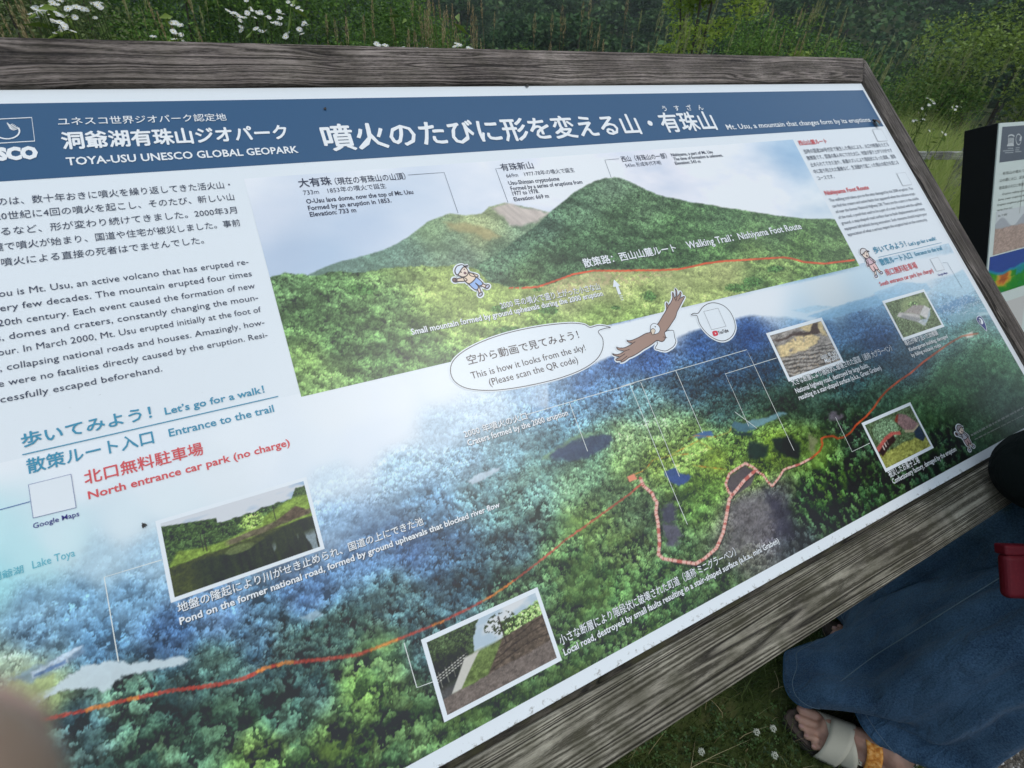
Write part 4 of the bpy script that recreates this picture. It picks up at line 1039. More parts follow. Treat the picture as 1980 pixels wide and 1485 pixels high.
# eagle
BRN = INK((150, 130, 122))
wing = smooth_closed(Y_([(780, 620), (850, 510), (905, 420), (900, 350), (910, 320), (930, 360), (960, 330), (990, 260), (985, 190), (1000, 190), (1012, 250), (1035, 230), (1030, 150), (1020, 130), (1048, 160), (1050, 235), (1085, 200), (1092, 172), (1108, 195), (1092, 260), (1140, 236), (1152, 250), (1110, 330), (1075, 400), (1050, 450), (1030, 520), (985, 590), (940, 660), (900, 710), (880, 735), (895, 800), (860, 850), (820, 850), (775, 838), (720, 880), (660, 920), (590, 960), (520, 1010), (440, 1055), (390, 1075), (330, 1120), (280, 1135), (290, 1110), (230, 1115), (215, 1095), (270, 1065), (210, 1050), (165, 1022), (240, 1030), (330, 985), (250, 968), (222, 930), (260, 940), (340, 935), (440, 880), (390, 865), (365, 840), (420, 840), (520, 800), (620, 745), (690, 720), (700, 640)]), 3)
wq = sg(np.array([p[0] for p in wing]), np.array([p[1] for p in wing])); sgn_ = sign_area(wq)
tail = smooth_closed(Y_([(885, 725), (990, 700), (1010, 740), (1020, 800), (1035, 850), (1010, 910), (960, 950), (900, 980), (840, 975), (790, 960), (752, 945), (785, 880), (780, 840), (860, 850)]), 4)
tq = sg(np.array([p[0] for p in tail]), np.array([p[1] for p in tail]))
for q_ in (wq, tq):
    ribbon('sticker_edge', q_, .0058, .00055, PAPER_CLEAN, conv=False, closed=True)
sgn_ = sign_area(tq); blob('eagle_tail', tq, 0, .0006, PAPER_CLEAN); ribbon('eagle_outline', tq, .0011, .00065, BLK, conv=False, closed=True)
sgn_ = sign_area(wq); blob('eagle_wings', wq, 0, .0007, BRN); ribbon('eagle_outline', wq, .0012, .0008, BLK, conv=False, closed=True)
hd = smooth_closed(Y_([(690, 640), (735, 605), (790, 630), (818, 680), (800, 730), (760, 750), (720, 750), (690, 715)]), 4)
hq = sg(np.array([p[0] for p in hd]), np.array([p[1] for p in hd])); sgn_ = sign_area(hq)
blob('eagle_head', hq, 0, .0009, PAPER_CLEAN); ribbon('eagle_outline', hq, .0009, .00095, BLK, conv=False, closed=True)
quad_at('eagle_beak', smooth_closed(Y_([(692, 700), (720, 675), (750, 700), (742, 735), (718, 765), (700, 735)]), 3), .0010, INK((206, 200, 186)))
ribbon('eagle_outline', smooth_closed(Y_([(692, 700), (720, 675), (750, 700), (742, 735), (718, 765), (700, 735)]), 3), .0009, .0011, BLK, closed=True)
quad_at('eagle_eye', smooth_closed(Y_([(745, 640), (758, 648), (756, 662), (746, 655)]), 3), .0010, BLK)
for L_ in ([(905, 420), (940, 350), (960, 330)], [(1012, 250), (1035, 300)], [(1050, 235), (1040, 290)], [(1092, 260), (1060, 300)], [(330, 985), (400, 960)], [(270, 1065), (340, 1020)], [(290, 1110), (370, 1050)], [(440, 880), (480, 855)], [(860, 790), (915, 803)]):
    ribbon('feather_line', Y_(L_), .0010, .00095, BLK)
# white arrow on the mountain picture
quad_at('white_arrow', Y_([(188, 5), (275, 90), (248, 95), (290, 205), (250, 212), (212, 103), (176, 108)]), .0007, PAPER_CLEAN)
for k in range(3):
    ribbon('arrow_dash', Y_([(262 + 12 * k, 232 + 26 * k), (308 + 6 * k, 228 + 26 * k)]), .0011, .0007, PAPER_CLEAN)
# parking pin
K_ = lambda L: [(1780 + x / 9.9, 560 + y / 9.9) for x, y in L]
pin = smooth_closed(K_([(1085, 515), (1140, 515), (1200, 590), (1240, 690), (1255, 795), (1190, 730), (1100, 640), (1065, 570)]), 4)
quad_at('map_pin', pin, .0007, INK((56, 66, 130))); ribbon('pin_border', pin, .0014, .0009, PAPER_CLEAN, closed=True)
quad_at('pin_disc', smooth_closed(K_([(1110, 550), (1150, 555), (1190, 620), (1180, 665), (1140, 655), (1105, 600)]), 4), .0009, PAPER_CLEAN)
TX('P', K_([(1142, 652)])[0], K_([(1170, 640)])[0], 8, (50, 56, 110), 'l', .03, n=.0012)

# plain drawn children in caps, on the print
def drawn_child(c, sc, tilt, hat, shirt, shorts, arm_up):
    """a small generic figure; c photo point of the belly, sc metres tall"""
    cu = sg(*c); ct, st = math.cos(tilt), math.sin(tilt)
    def P(L): return [(cu[0] + sc * (x * ct - y * st), cu[1] + sc * (x * st + y * ct)) for x, y in L]
    def shape(L, rgb, n, sm=4):
        q = np.array(P(L)); q = np.array(smooth_closed(q, sm)) if sm else q
        if sign_area(q) < 0: q = q[::-1]
        edge_parts.append(q)
        link('drawn_child_fill', mesh_py('drawn_child_fill', [(a, b, n) for a, b in q], [tuple(range(len(q)))], INK(rgb)), panel)
        ribbon('drawn_child_line', q, sc * .028, n + .00006, BLK, conv=False, closed=True)
    edge_parts = []
    circ = lambda x, y, r, k=10, sy=1: [(x + r * math.cos(6.283 * i / k), y + r * sy * math.sin(6.283 * i / k)) for i in range(k)]
    shape([(-.06, -.22), (-.15, -.38), (-.10, -.41), (0, -.24)], (222, 206, 200), .00062); shape([(.05, -.22), (.12, -.40), (.18, -.37), (.12, -.2)], (222, 206, 200), .00062)
    shape(circ(-.15, -.42, .07, 8, .6), (176, 186, 212), .00074); shape(circ(.18, -.40, .07, 8, .6), (176, 186, 212), .00074)
    shape([(-.13, .02), (.14, .02), (.16, -.24), (.03, -.24), (.01, -.1), (-.02, -.24), (-.15, -.24)], shorts, .00076)
    shape([(-.12, .22), (.12, .22), (.15, 0), (-.14, 0)], shirt, .0009)
    if arm_up: shape([(-.10, .20), (-.30, .32), (-.34, .27), (-.12, .10)], shirt, .00086); shape(circ(-.35, .33, .06, 8), (120, 96, 96), .00088)
    else: shape([(-.12, .20), (-.24, .0), (-.19, -.03), (-.08, .12)], shirt, .00086)
    shape([(.12, .20), (.24, .02), (.19, -.02), (.08, .12)], shirt, .00086)
    shape(circ(0, .36, .16, 12), (228, 208, 200), .00104)
    shape([(-.17, .38), (-.15, .50), (0, .56), (.15, .50), (.17, .40), (.26, .38), (.10, .43)], hat, .00118)
    shape(circ(.02, .28, .03, 6), (196, 130, 150), .00116, 0)
    for ex in (-.04, .09): shape(circ(ex, .37, .008, 5), (50, 44, 50), .00116, 0)
    for q in edge_parts:
        ribbon('sticker_edge', q, sc * .11, .00058, PAPER_CLEAN, conv=False, closed=True)
drawn_child((913, 543), .054, .55, (196, 214, 234), (216, 204, 186), (140, 176, 230), True)
drawn_child((1684, 510), .066, .15, (200, 204, 210), (196, 176, 190), (214, 186, 190), False)
drawn_child((1866, 848), .050, .1, (150, 150, 160), (168, 176, 190), (170, 150, 156), True)

# the two pale lines of fine print in the lower right corner, too small to read
fp = random.Random(3)
for (x0, y0), (x1, y1), w in (((1877, 842), (1990, 782), .0042), ((1884, 850), (1990, 797), .0022)):
    t = 0.0
    while t < 1:
        d = fp.uniform(.02, .07); e_ = min(1, t + d)
        ribbon('fine_print', [(x0 + (x1 - x0) * t, y0 + (y1 - y0) * t), (x0 + (x1 - x0) * e_, y0 + (y1 - y0) * e_)], w * fp.uniform(.75, 1), .0006, INK((128, 142, 142)))
        t = e_ + fp.uniform(.008, .02)

# geopark emblem in the header
ribbon('emblem_frame', [(-100, 236), (62, 228), (67.7, 273.5), (-104, 284)], .0012, .0007, INK(WT), closed=True)
ring_c = sg(13.5, 253.5); ring_r = abs(sg(38, 252)[0] - ring_c[0])
ring = [(ring_c[0] + ring_r * math.cos(a), ring_c[1] + ring_r * .98 * math.sin(a)) for a in np.linspace(-3.6, .35, 34)]
ribbon('emblem_ring', ring, .0016, .0007, INK(WT), conv=False)
for k in range(5):
    a0 = .25 + .17 * k
    pts = [(ring_c[0] + ring_r * (1.0 - .02 * k) * math.cos(a0), ring_c[1] + ring_r * math.sin(a0))] + [(ring_c[0] + ring_r * (.55 - .12 * k * .3 - .28 * t), ring_c[1] + ring_r * (.05 + .15 * k + .30 * t * t)) for t in (0, .5, 1)]
    ribbon('emblem_wave', pts, .0011, .0007, INK(WT), conv=False)
tc0 = sg(-55, 257)
ribbon('emblem_temple', [(tc0[0] - .016, tc0[1] + .008), (tc0[0], tc0[1] + .016), (tc0[0] + .016, tc0[1] + .008)], .0012, .0007, INK(WT), conv=False, closed=True)
for k in range(5): ribbon('emblem_column', [(tc0[0] - .012 + .006 * k, tc0[1] + .006), (tc0[0] - .012 + .006 * k, tc0[1] - .010)], .002, .0007, INK(WT), conv=False)
ribbon('emblem_step', [(tc0[0] - .018, tc0[1] - .013), (tc0[0] + .018, tc0[1] - .013)], .0025, .0007, INK(WT), conv=False)

# ---------------------------------------------------------------- ground
FWD = M @ np.array([0, 0, 1.0]); TH0 = math.atan2(FWD[0], FWD[1])
_g = (M @ ray((1235, 0))); TH_GAP = math.atan2(_g[0], _g[1])
def terrain(x, y):
    x = np.asarray(x, float); y = np.asarray(y, float)
    r = np.hypot(x, y); th = np.arctan2(x, y)
    rk = np.array([0, 9, 14, 24, 38, 60, 90, 140, 220, 300, 420, 700, 1500, 7000.])
    hk = np.array([0, 0, -.5, -3., -5.5, -2., 5., 22., 50., 72., 84., 60., 30., 0.])
    h = np.interp(r, rk, hk)
    dip = np.exp(-((th - TH_GAP) / math.radians(3.4)) ** 2)
    lowk = np.interp(r, rk, np.array([0, 0, -.5, -3., -5.5, -2., 2., 6., 11., 14., 12., 0., 0., 0.]))
    h = h * (1 - dip) + lowk * dip
    w = np.clip((r - 30) / 60, 0, 1)
    h = h + w * (fbm(x / 34 + 50, y / 34 + 50, 3, 2) - .5) * 12 * np.clip(r / 120, 0, 1)
    h = h + np.clip((r - 6) / 8, 0, 1) * (fbm(x / 3 + 9, y / 3 + 9, 2, 1) - .5) * .35
    return h

def ground_material():
    m, nt, b = mat_new('meadow_ground', rough=.95, spec=.1)
    tc = N(nt, 'ShaderNodeTexCoord')
    n = N(nt, 'ShaderNodeTexNoise'); n.inputs['Scale'].default_value = 9; n.inputs['Detail'].default_value = 8
    nt.links.new(tc.outputs['Object'], n.inputs['Vector'])
    nt.links.new(ramp(nt, n.outputs['Fac'], [(.3, (.022, .030, .010)), (.5, (.046, .062, .018)), (.7, (.075, .078, .030))]), b.inputs['Base Color'])
    bp = N(nt, 'ShaderNodeBump'); bp.inputs['Distance'].default_value = .02; nt.links.new(n.outputs['Fac'], bp.inputs['Height']); nt.links.new(bp.outputs[0], b.inputs['Normal'])
    return m
rr = np.concatenate([np.linspace(0, 16, 40), np.geomspace(17, 420, 90), np.geomspace(460, 900, 6)])
tt = np.linspace(-math.pi, math.pi, 361)
Rg, Tg = np.meshgrid(rr, tt, indexing='ij')
gx_, gy_ = Rg * np.sin(Tg), Rg * np.cos(Tg)
gv = np.stack([gx_, gy_, terrain(gx_, gy_)], -1).reshape(-1, 3)
ii = (np.arange(len(rr) - 1)[:, None] * len(tt) + np.arange(len(tt) - 1)[None]).ravel()
ground = link('ground', mesh_np('ground', gv, np.stack([ii, ii + 1, ii + len(tt) + 1, ii + len(tt)], -1)[:, ::-1], ground_material(), True))
tag(ground, kind='structure')

# gravel path in front of the board
def path_material():
    m, nt, b = mat_new('path_grit', rough=.9, spec=.2)
    tc = N(nt, 'ShaderNodeTexCoord')
    n = N(nt, 'ShaderNodeTexNoise'); n.inputs['Scale'].default_value = 60; n.inputs['Detail'].default_value = 8; n.inputs['Roughness'].default_value = .7
    v = N(nt, 'ShaderNodeTexVoronoi'); v.inputs['Scale'].default_value = 170
    for q in (n, v): nt.links.new(tc.outputs['Object'], q.inputs['Vector'])
    c1 = ramp(nt, n.outputs['Fac'], [(.3, (.06, .052, .042)), (.5, (.13, .115, .095)), (.72, (.21, .19, .165))])
    mx = N(nt, 'ShaderNodeMix'); mx.data_type = 'RGBA'; mx.blend_type = 'MULTIPLY'; mx.inputs[0].default_value = .7
    c2 = ramp(nt, v.outputs['Distance'], [(0, (1.1, 1.1, 1.1)), (.5, (.55, .53, .5))])
    nt.links.new(c1, mx.inputs[6]); nt.links.new(c2, mx.inputs[7]); nt.links.new(mx.outputs[2], b.inputs['Base Color'])
    bp = N(nt, 'ShaderNodeBump'); bp.inputs['Distance'].default_value = .006; bp.invert = True
    nt.links.new(v.outputs['Distance'], bp.inputs['Height']); nt.links.new(bp.outputs[0], b.inputs['Normal'])
    return m
xs = np.linspace(-3, 8, 140)
edge_y = -.03 + (fbm(xs * 4 + 7, xs * 0, 3, 2) - .5) * .12
pv = np.concatenate([np.stack([xs, edge_y, xs * 0 + .004], -1), np.stack([xs, xs * 0 - 2.6, xs * 0 + .004], -1)])
k = np.arange(139)
gp = link('gravel_path', mesh_np('gravel_path', pv, np.stack([k + 140, k + 141, k + 1, k], -1), path_material())); tag(gp, kind='structure')

rng = np.random.default_rng(11)
def pebbles(n, x0, x1, y0, y1):
    bm = bmesh.new(); bmesh.ops.create_icosphere(bm, subdivisions=1, radius=1); V0 = np.array([v.co[:] for v in bm.verts]); F0 = np.array([[v.index for v in f.verts] for f in bm.faces]); bm.free()
    P = np.stack([rng.uniform(x0, x1, n), rng.uniform(y0, y1, n), np.full(n, .004)], -1)
    s = rng.lognormal(-5.75, .5, n).clip(.0012, .014)
    V = V0[None] * s[:, None, None] * rng.uniform(.55, 1.3, (n, 12, 1)) * np.array([1.2, .9, .6]) + P[:, None]
    Fc = F0[None] + (np.arange(n) * 12)[:, None, None]
    t = np.repeat(rng.random(n), 12)
    return V.reshape(-1, 3), Fc.reshape(-1, 3), t
m_, nt_, b_ = mat_new('pebble', rough=.85, spec=.3)
a_ = N(nt_, 'ShaderNodeAttribute'); a_.attribute_name = 'tint'
nt_.links.new(ramp(nt_, a_.outputs['Fac'], [(0, (.07, .06, .05)), (.5, (.16, .145, .125)), (.85, (.26, .245, .225)), (1, (.42, .41, .39))]), b_.inputs['Base Color'])
V_, F_i, t_ = pebbles(9000, .75, 2.2, -.6, .03)
pe = link('gravel', mesh_np('gravel', V_, F_i, m_, attrs={'tint': ('POINT', 'FLOAT', t_)})); tag(pe, kind='stuff')

# ---------------------------------------------------------------- foliage
def leaf_material(name, stops, rough=.55, trans=.25, spec=.3):
    m = bpy.data.materials.new(name); m.use_nodes = True; nt = m.node_tree
    b = nt.nodes['Principled BSDF']; out = nt.nodes['Material Output']
    b.inputs['Roughness'].default_value = rough; b.inputs['Specular IOR Level'].default_value = spec
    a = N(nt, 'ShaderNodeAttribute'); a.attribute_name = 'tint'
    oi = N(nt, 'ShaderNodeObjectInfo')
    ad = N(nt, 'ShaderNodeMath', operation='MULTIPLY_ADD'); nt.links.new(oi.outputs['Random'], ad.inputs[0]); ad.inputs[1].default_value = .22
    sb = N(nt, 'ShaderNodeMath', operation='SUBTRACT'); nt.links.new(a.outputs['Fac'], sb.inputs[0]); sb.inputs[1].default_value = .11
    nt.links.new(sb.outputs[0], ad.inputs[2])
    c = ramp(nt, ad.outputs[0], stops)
    nt.links.new(c, b.inputs['Base Color'])
    tr = N(nt, 'ShaderNodeBsdfTranslucent'); nt.links.new(c, tr.inputs['Color'])
    mx = N(nt, 'ShaderNodeMixShader'); mx.inputs[0].default_value = trans
    nt.links.new(b.outputs[0], mx.inputs[1]); nt.links.new(tr.outputs[0], mx.inputs[2]); nt.links.new(mx.outputs[0], out.inputs['Surface'])
    return m
LEAF_FAR = leaf_material('leaf_far', [(0, (.014, .040, .016)), (.5, (.048, .105, .036)), (1, (.12, .19, .075))], trans=.15, rough=.9, spec=.06)
LEAF_MID = leaf_material('leaf_mid', [(0, (.036, .080, .014)), (.5, (.105, .21, .038)), (1, (.22, .35, .07))], rough=.8, spec=.12)
LEAF_YEL = leaf_material('leaf_yellow_green', [(0, (.08, .13, .022)), (.5, (.20, .29, .050)), (1, (.33, .42, .09))], trans=.35)
LEAF_BRIGHT = leaf_material('leaf_bright', [(0, (.20, .30, .04)), (.5, (.36, .47, .08)), (1, (.48, .57, .14))], trans=.6, spec=.15)
HAY = leaf_material('hay', [(0, (.16, .19, .06)), (.5, (.30, .32, .13)), (1, (.44, .42, .22))], trans=.25, rough=.7)
LEAF_PALE = leaf_material('leaf_pale', [(0, (.05, .07, .024)), (.5, (.13, .17, .055)), (1, (.22, .26, .09))], trans=.3)
GRASS_TALL = leaf_material('grass_tall', [(0, (.13, .21, .035)), (.45, (.30, .38, .080)), (.75, (.42, .45, .14)), (1, (.52, .48, .24))], trans=.3)
GRASS_LAWN = leaf_material('grass_lawn', [(0, (.024, .042, .010)), (.5, (.066, .098, .020)), (.85, (.115, .14, .035)), (1, (.25, .21, .10))], trans=.3)
STRAW = leaf_material('straw', [(0, (.20, .15, .065)), (.5, (.36, .28, .14)), (1, (.52, .43, .26))], trans=.2, rough=.7)
BARK, _, _ = mat_new('bark', (.075, .062, .050), .9, .15)

def leaf_quads(P, size, rng, up=.35, aspect=.6, tint=None):
    """one folded leaf (two triangles sharing a midrib) at every point"""
    n = len(P)
    d = rng.normal(size=(n, 3)); d[:, 2] *= .6; d /= np.linalg.norm(d, axis=1)[:, None]
    nn = rng.normal(size=(n, 3)); nn[:, 2] = np.abs(nn[:, 2]) + up; s = np.cross(d, nn); s /= np.linalg.norm(s, axis=1)[:, None] + 1e-9
    sz = (np.asarray(size) * rng.uniform(.6, 1.35, n))[:, None]
    nrm = np.cross(s, d)
    V = np.stack([P - d * sz * .5, P + s * sz * aspect * .5 + nrm * sz * .1, P + d * sz * .5, P - s * sz * aspect * .5 + nrm * sz * .1], 1)
    f = np.arange(n)[:, None] * 4
    Fc = np.concatenate([f + np.array([0, 1, 2]), f + np.array([0, 2, 3])])
    return V.reshape(-1, 3), Fc, np.repeat(tint if tint is not None else rng.random(n), 4)

def crown_points(n, lobes, rng, shell=.55):
    """points spread through the outer part of several overlapping lobes"""
    L = np.array(lobes, float)
    w = L[:, 3] ** 2; idx = rng.choice(len(L), n, p=w / w.sum())
    d = rng.normal(size=(n, 3)); d /= np.linalg.norm(d, axis=1)[:, None]
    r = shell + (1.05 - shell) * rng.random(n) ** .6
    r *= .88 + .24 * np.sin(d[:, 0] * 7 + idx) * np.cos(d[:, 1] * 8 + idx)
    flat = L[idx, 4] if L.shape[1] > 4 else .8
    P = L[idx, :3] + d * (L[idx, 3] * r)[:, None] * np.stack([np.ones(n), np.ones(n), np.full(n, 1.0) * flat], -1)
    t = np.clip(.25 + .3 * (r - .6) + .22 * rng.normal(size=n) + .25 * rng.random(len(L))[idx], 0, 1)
    return P, t

def limb_mesh(name, segs, mat, sides=7):
    """tapered limbs: list of (p0, p1, r0, r1)"""
    vs = []; fs = []
    for p0, p1, r0, r1 in segs:
        p0, p1 = np.array(p0, float), np.array(p1, float); d = p1 - p0; d /= np.linalg.norm(d)
        a = np.cross(d, [.3, .9, .1]); a /= np.linalg.norm(a); b = np.cross(d, a); o = len(vs)
        for p, r in ((p0, r0), (p1, r1)):
            for k in range(sides):
                an = 6.2832 * k / sides; vs.append(p + (a * math.cos(an) + b * math.sin(an)) * r)
        for k in range(sides): fs.append((o + k, o + (k + 1) % sides, o + sides + (k + 1) % sides, o + sides + k))
    return mesh_py(name, vs, fs, mat, True)

def copy_tree(o, parent=None):
    c = o.copy(); COL.objects.link(c); c.parent = parent
    for ch in o.children: copy_tree(ch, c)
    return c

# ---- the forest on the far slope
def make_tree(seed, mat, n=3400, hgt=8.0, rad=3.0, leaf=.55):
    rg = np.random.default_rng(seed)
    lobes = [(0, 0, hgt * .62, rad * .8, .9)]
    for k in range(9):
        a = rg.uniform(0, 6.28); q = rg.uniform(.35, .8) * rad
        lobes.append((q * math.cos(a), q * math.sin(a), hgt * rg.uniform(.42, .85), rad * rg.uniform(.3, .55), .75))
    P, t = crown_points(n, lobes, rg)
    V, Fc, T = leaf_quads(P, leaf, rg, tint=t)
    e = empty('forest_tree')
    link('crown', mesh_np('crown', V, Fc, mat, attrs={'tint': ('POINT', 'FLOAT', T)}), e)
    segs = [((0, 0, -.6), (0, 0, hgt * .4), rad * .075, rad * .05), ((0, 0, hgt * .4), (rad * .1, 0, hgt * .75), rad * .05, rad * .02)]
    for k in range(4):
        a = rg.uniform(0, 6.28); segs.append(((0, 0, hgt * .35), (rad * .5 * math.cos(a), rad * .5 * math.sin(a), hgt * .6), rad * .035, rad * .012))
    link('trunk', limb_mesh('trunk', segs, BARK), e)
    return e
protos = [make_tree(s, LEAF_FAR, leaf=.33) for s in (1, 2, 3, 4, 5)]
used_p = set()
spots = []
tries = 0
while len(spots) < 285 and tries < 20000:
    tries += 1
    th = TH0 + math.radians(random.uniform(-52, 54)); r = 40 + 118 * random.random() ** .85
    dip = math.exp(-((th - TH_GAP) / math.radians(3.0)) ** 2)
    x, y = r * math.sin(th), r * math.cos(th)
    if all((x - a) ** 2 + (y - b) ** 2 > (2.6 + r * .018) ** 2 for a, b, _ in spots):
        spots.append((x, y, r))
for k, (x, y, r) in enumerate(spots):
    pi_ = k % 5
    o = protos[pi_] if pi_ not in used_p else copy_tree(protos[pi_])
    used_p.add(pi_)
    o.location = (x, y, float(terrain(x, y))); o.rotation_euler = (0, 0, random.uniform(0, 6.28))
    s = random.uniform(.7, 1.25) * (.85 + r / 400); o.scale = (s, s, s * random.uniform(.8, 1.1))
    tx = to_photo((x, y, 3.0))[0]
    zone = 'left of the white flowers' if tx < 0 else 'behind the white flowers' if tx < 620 else 'behind the tall brown grass' if tx < 960 else 'between the brown grass and the bright young tree' if tx < 1270 else 'behind the bright young tree' if tx < 1440 else 'above the right end of the board' if tx < 1680 else 'above the meadow on the right' if tx < 1880 else 'above the second board'
    lab = ('broadleaf tree at foot of wooded slope ' if r < 70 else 'broadleaf tree halfway up wooded slope ' if r < 110 else 'hazy broadleaf tree high on wooded slope ') + zone
    tag(o, lab, 'tree', 'trees on the far wooded slope')
# closed canopy between and beyond them
n = 190000
th = TH0 + np.radians(rng.uniform(-56, 58, n)); r = 36 + 330 * rng.random(n) ** 1.15
x, y = r * np.sin(th), r * np.cos(th)
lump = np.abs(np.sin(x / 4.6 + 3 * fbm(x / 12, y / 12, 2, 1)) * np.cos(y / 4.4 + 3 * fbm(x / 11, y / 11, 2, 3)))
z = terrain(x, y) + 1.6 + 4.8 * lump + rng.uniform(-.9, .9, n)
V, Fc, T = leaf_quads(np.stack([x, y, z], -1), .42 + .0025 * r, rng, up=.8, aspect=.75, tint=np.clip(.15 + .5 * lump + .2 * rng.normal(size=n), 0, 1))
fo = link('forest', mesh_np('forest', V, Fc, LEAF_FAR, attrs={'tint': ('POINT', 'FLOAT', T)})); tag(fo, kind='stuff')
# far mountain seen through the gap
mt, nt_, b_ = mat_new('far_mountain', (.045, .065, .045), .95, .1)
n_ = 40
az = np.linspace(TH_GAP - .30, TH_GAP + .30, n_); rings = [460, 540, 640, 760, 880]
hts = [-5, 38, 72, 92, 100]
vv = []
for q, hh in zip(rings, hts):
    bump = (fbm(az * 9 + q * .01, az * 0 + q * .003, 4, 1) - .3)
    vv.append(np.stack([q * np.sin(az), q * np.cos(az), hh * (.75 + .6 * bump) - 6], -1))
vv = np.concatenate(vv); kk = (np.arange(4)[:, None] * n_ + np.arange(n_ - 1)[None]).ravel()
mo = link('mountain', mesh_np('mountain', vv, np.stack([kk, kk + 1, kk + n_ + 1, kk + n_], -1)[:, ::-1], mt, True)); tag(mo, kind='structure')

# ---- shrubs between the meadow and the wood
def make_shrub(seed, mat, n, hgt, rad, leaf, stems=6, lobes_n=10, name='shrub', open_=.0):
    rg = np.random.default_rng(seed)
    lobes = []; segs = []
    for k in range(lobes_n):
        a = rg.uniform(0, 6.28); q = rg.uniform(.1, .75) * rad; zz = hgt * rg.uniform(.25, .88)
        lobes.append((q * math.cos(a), q * math.sin(a), zz, rad * rg.uniform(.28, .45), .7))
    P, t = crown_points(n, lobes, rg, shell=.35)
    P[:, 2] = np.maximum(P[:, 2], .05)
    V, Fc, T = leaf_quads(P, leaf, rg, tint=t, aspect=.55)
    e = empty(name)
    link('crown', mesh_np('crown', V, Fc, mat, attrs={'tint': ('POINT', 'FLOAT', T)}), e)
    for k in range(stems):
        l = lobes[k % lobes_n]
        segs.append(((l[0] * .12, l[1] * .12, -.1), (l[0] * .6, l[1] * .6, l[2] * .7), .022, .014)); segs.append(((l[0] * .6, l[1] * .6, l[2] * .7), (l[0], l[1], l[2] + l[3] * .6), .014, .005))
    link('stem', limb_mesh('stem', segs, BARK), e)
    return e
def place(o, px, r, lab, cat, group=None, z=None, s=1.0, rot=None):
    d = M @ ray((px, 60)); d = d[:2] / np.hypot(*d[:2])
    x, y = d * r
    o.location = (x, y, float(terrain(x, y)) if z is None else z); o.scale = (s,) * 3
    o.rotation_euler = (0, 0, random.uniform(0, 6.28) if rot is None else rot)
    return tag(o, lab, cat, group)
YS = 'young leafy tree'
place(make_shrub(21, LEAF_BRIGHT, 6500, 3.3, .80, .056, 6, 20, 'young_tree'), 1352, 8.4, 'slender young tree with bright yellow-green leaves right above the middle of the board', 'tree')
place(make_shrub(22, LEAF_YEL, 2600, 1.7, .5, .055, 6, 9, 'shrub'), 1290, 7.6, 'low yellow-green shrub at the left foot of the bright young tree', 'shrub')
place(make_shrub(27, LEAF_YEL, 2200, 1.8, .5, .055, 6, 9, 'shrub'), 1545, 7.6, 'small yellow-green shrub among grass stalks above the right end of the board', 'shrub')
place(make_shrub(23, LEAF_YEL, 9600, 3.2, 1.9, .07, 8, 14, 'shrub'), 1995, 15, 'bright green shrub at the right edge above the second board', 'shrub')
place(make_shrub(33, LEAF_MID, 8600, 2.0, 1.4, .06, 8, 12, 'shrub'), 1850, 15, 'mid green shrub beside the bright green shrub at the right edge', 'shrub')
base = [make_shrub(24, LEAF_MID, 13000, 3.2, 1.9, .058, 8, 22), make_shrub(25, LEAF_MID, 13000, 2.9, 2.0, .060, 8, 24), make_shrub(26, LEAF_PALE, 11000, 2.8, 1.4, .045, 8, 18)]
lst = [(0, -60, 9, 1.0, 'bushy green shrub at the left edge behind the white flowers'), (1, 150, 11, 1.1, 'wide green shrub behind the left clump of white flowers'), (2, 40, 7.5, .85, 'pale green shrub in the left corner behind the grass stalks'),
       (1, 330, 12, 1.1, 'dense green shrub between the two clumps of white flowers'), (0, 480, 13, 1.15, 'dark green shrub behind the second clump of white flowers'), (1, 640, 13, 1.15, 'leafy green shrub just right of the second clump of white flowers'),
       (0, 760, 15, 1.1, 'leafy green shrub behind the tall brown grass, left part'), (1, 900, 17, 1.15, 'leafy green shrub behind the tall brown grass, right part'), (0, 1050, 19, 1.1, 'dark shrub between the tall brown grass and the bright young tree'),
       (1, 1180, 20, 1.0, 'dark shrub just left of the bright young tree'), (0, 1500, 16, 1.1, 'dark shrub just right of the bright young tree'), (1, 1640, 17, 1.0, 'dark green shrub above the upper right corner of the board'),
       (1, 1760, 18, .95, 'dark green shrub right of the upper right corner of the board')]
seen_b = set()
for bi, px, r, s, lab in lst:
    o = base[bi] if bi not in seen_b else copy_tree(base[bi]); seen_b.add(bi)
    place(o, px, r, lab, 'shrub', 'shrubs along the edge of the meadow', s=s)

# ---- meadow grass
def blades(P, hgt, wid, lean, rng, tint, segs=4, curl=.5, wind=(.25, -.1)):
    n = len(P)
    a = rng.uniform(0, 6.283, n); d = np.stack([np.cos(a), np.sin(a)], -1) * (lean * rng.random(n))[:, None] + np.array(wind) * lean[:, None] if hasattr(lean, '__len__') else np.stack([np.cos(a), np.sin(a)], -1) * (lean * rng.random(n))[:, None] + np.array(wind) * lean
    sa = rng.uniform(0, 6.283, n); s = np.stack([np.cos(sa), np.sin(sa), np.zeros(n)], -1)
    rows = []
    for k in range(segs + 1):
        t = k / segs
        c = P + np.concatenate([d * (hgt * t ** (1.6 + curl))[:, None], (hgt * (t - .18 * t * t * np.clip(np.hypot(d[:, 0], d[:, 1]) * 1.5, 0, 1)))[:, None]], -1)
        w = wid * (1 - t ** 1.5) * .5
        if k < segs: rows += [c - s * w[:, None], c + s * w[:, None]]
        else: rows.append(c)
    V = np.stack(rows, 1); m = V.shape[1]; o = (np.arange(n) * m)[:, None]
    F3 = []
    for k in range(segs - 1):
        b = 2 * k
        F3 += [o + np.array([b, b + 1, b + 3]), o + np.array([b, b + 3, b + 2])]
    b = 2 * (segs - 1); F3.append(o + np.array([b, b + 1, b + 2]))
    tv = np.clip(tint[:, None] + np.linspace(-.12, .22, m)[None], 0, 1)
    return V.reshape(-1, 3), np.concatenate(F3), tv.ravel()

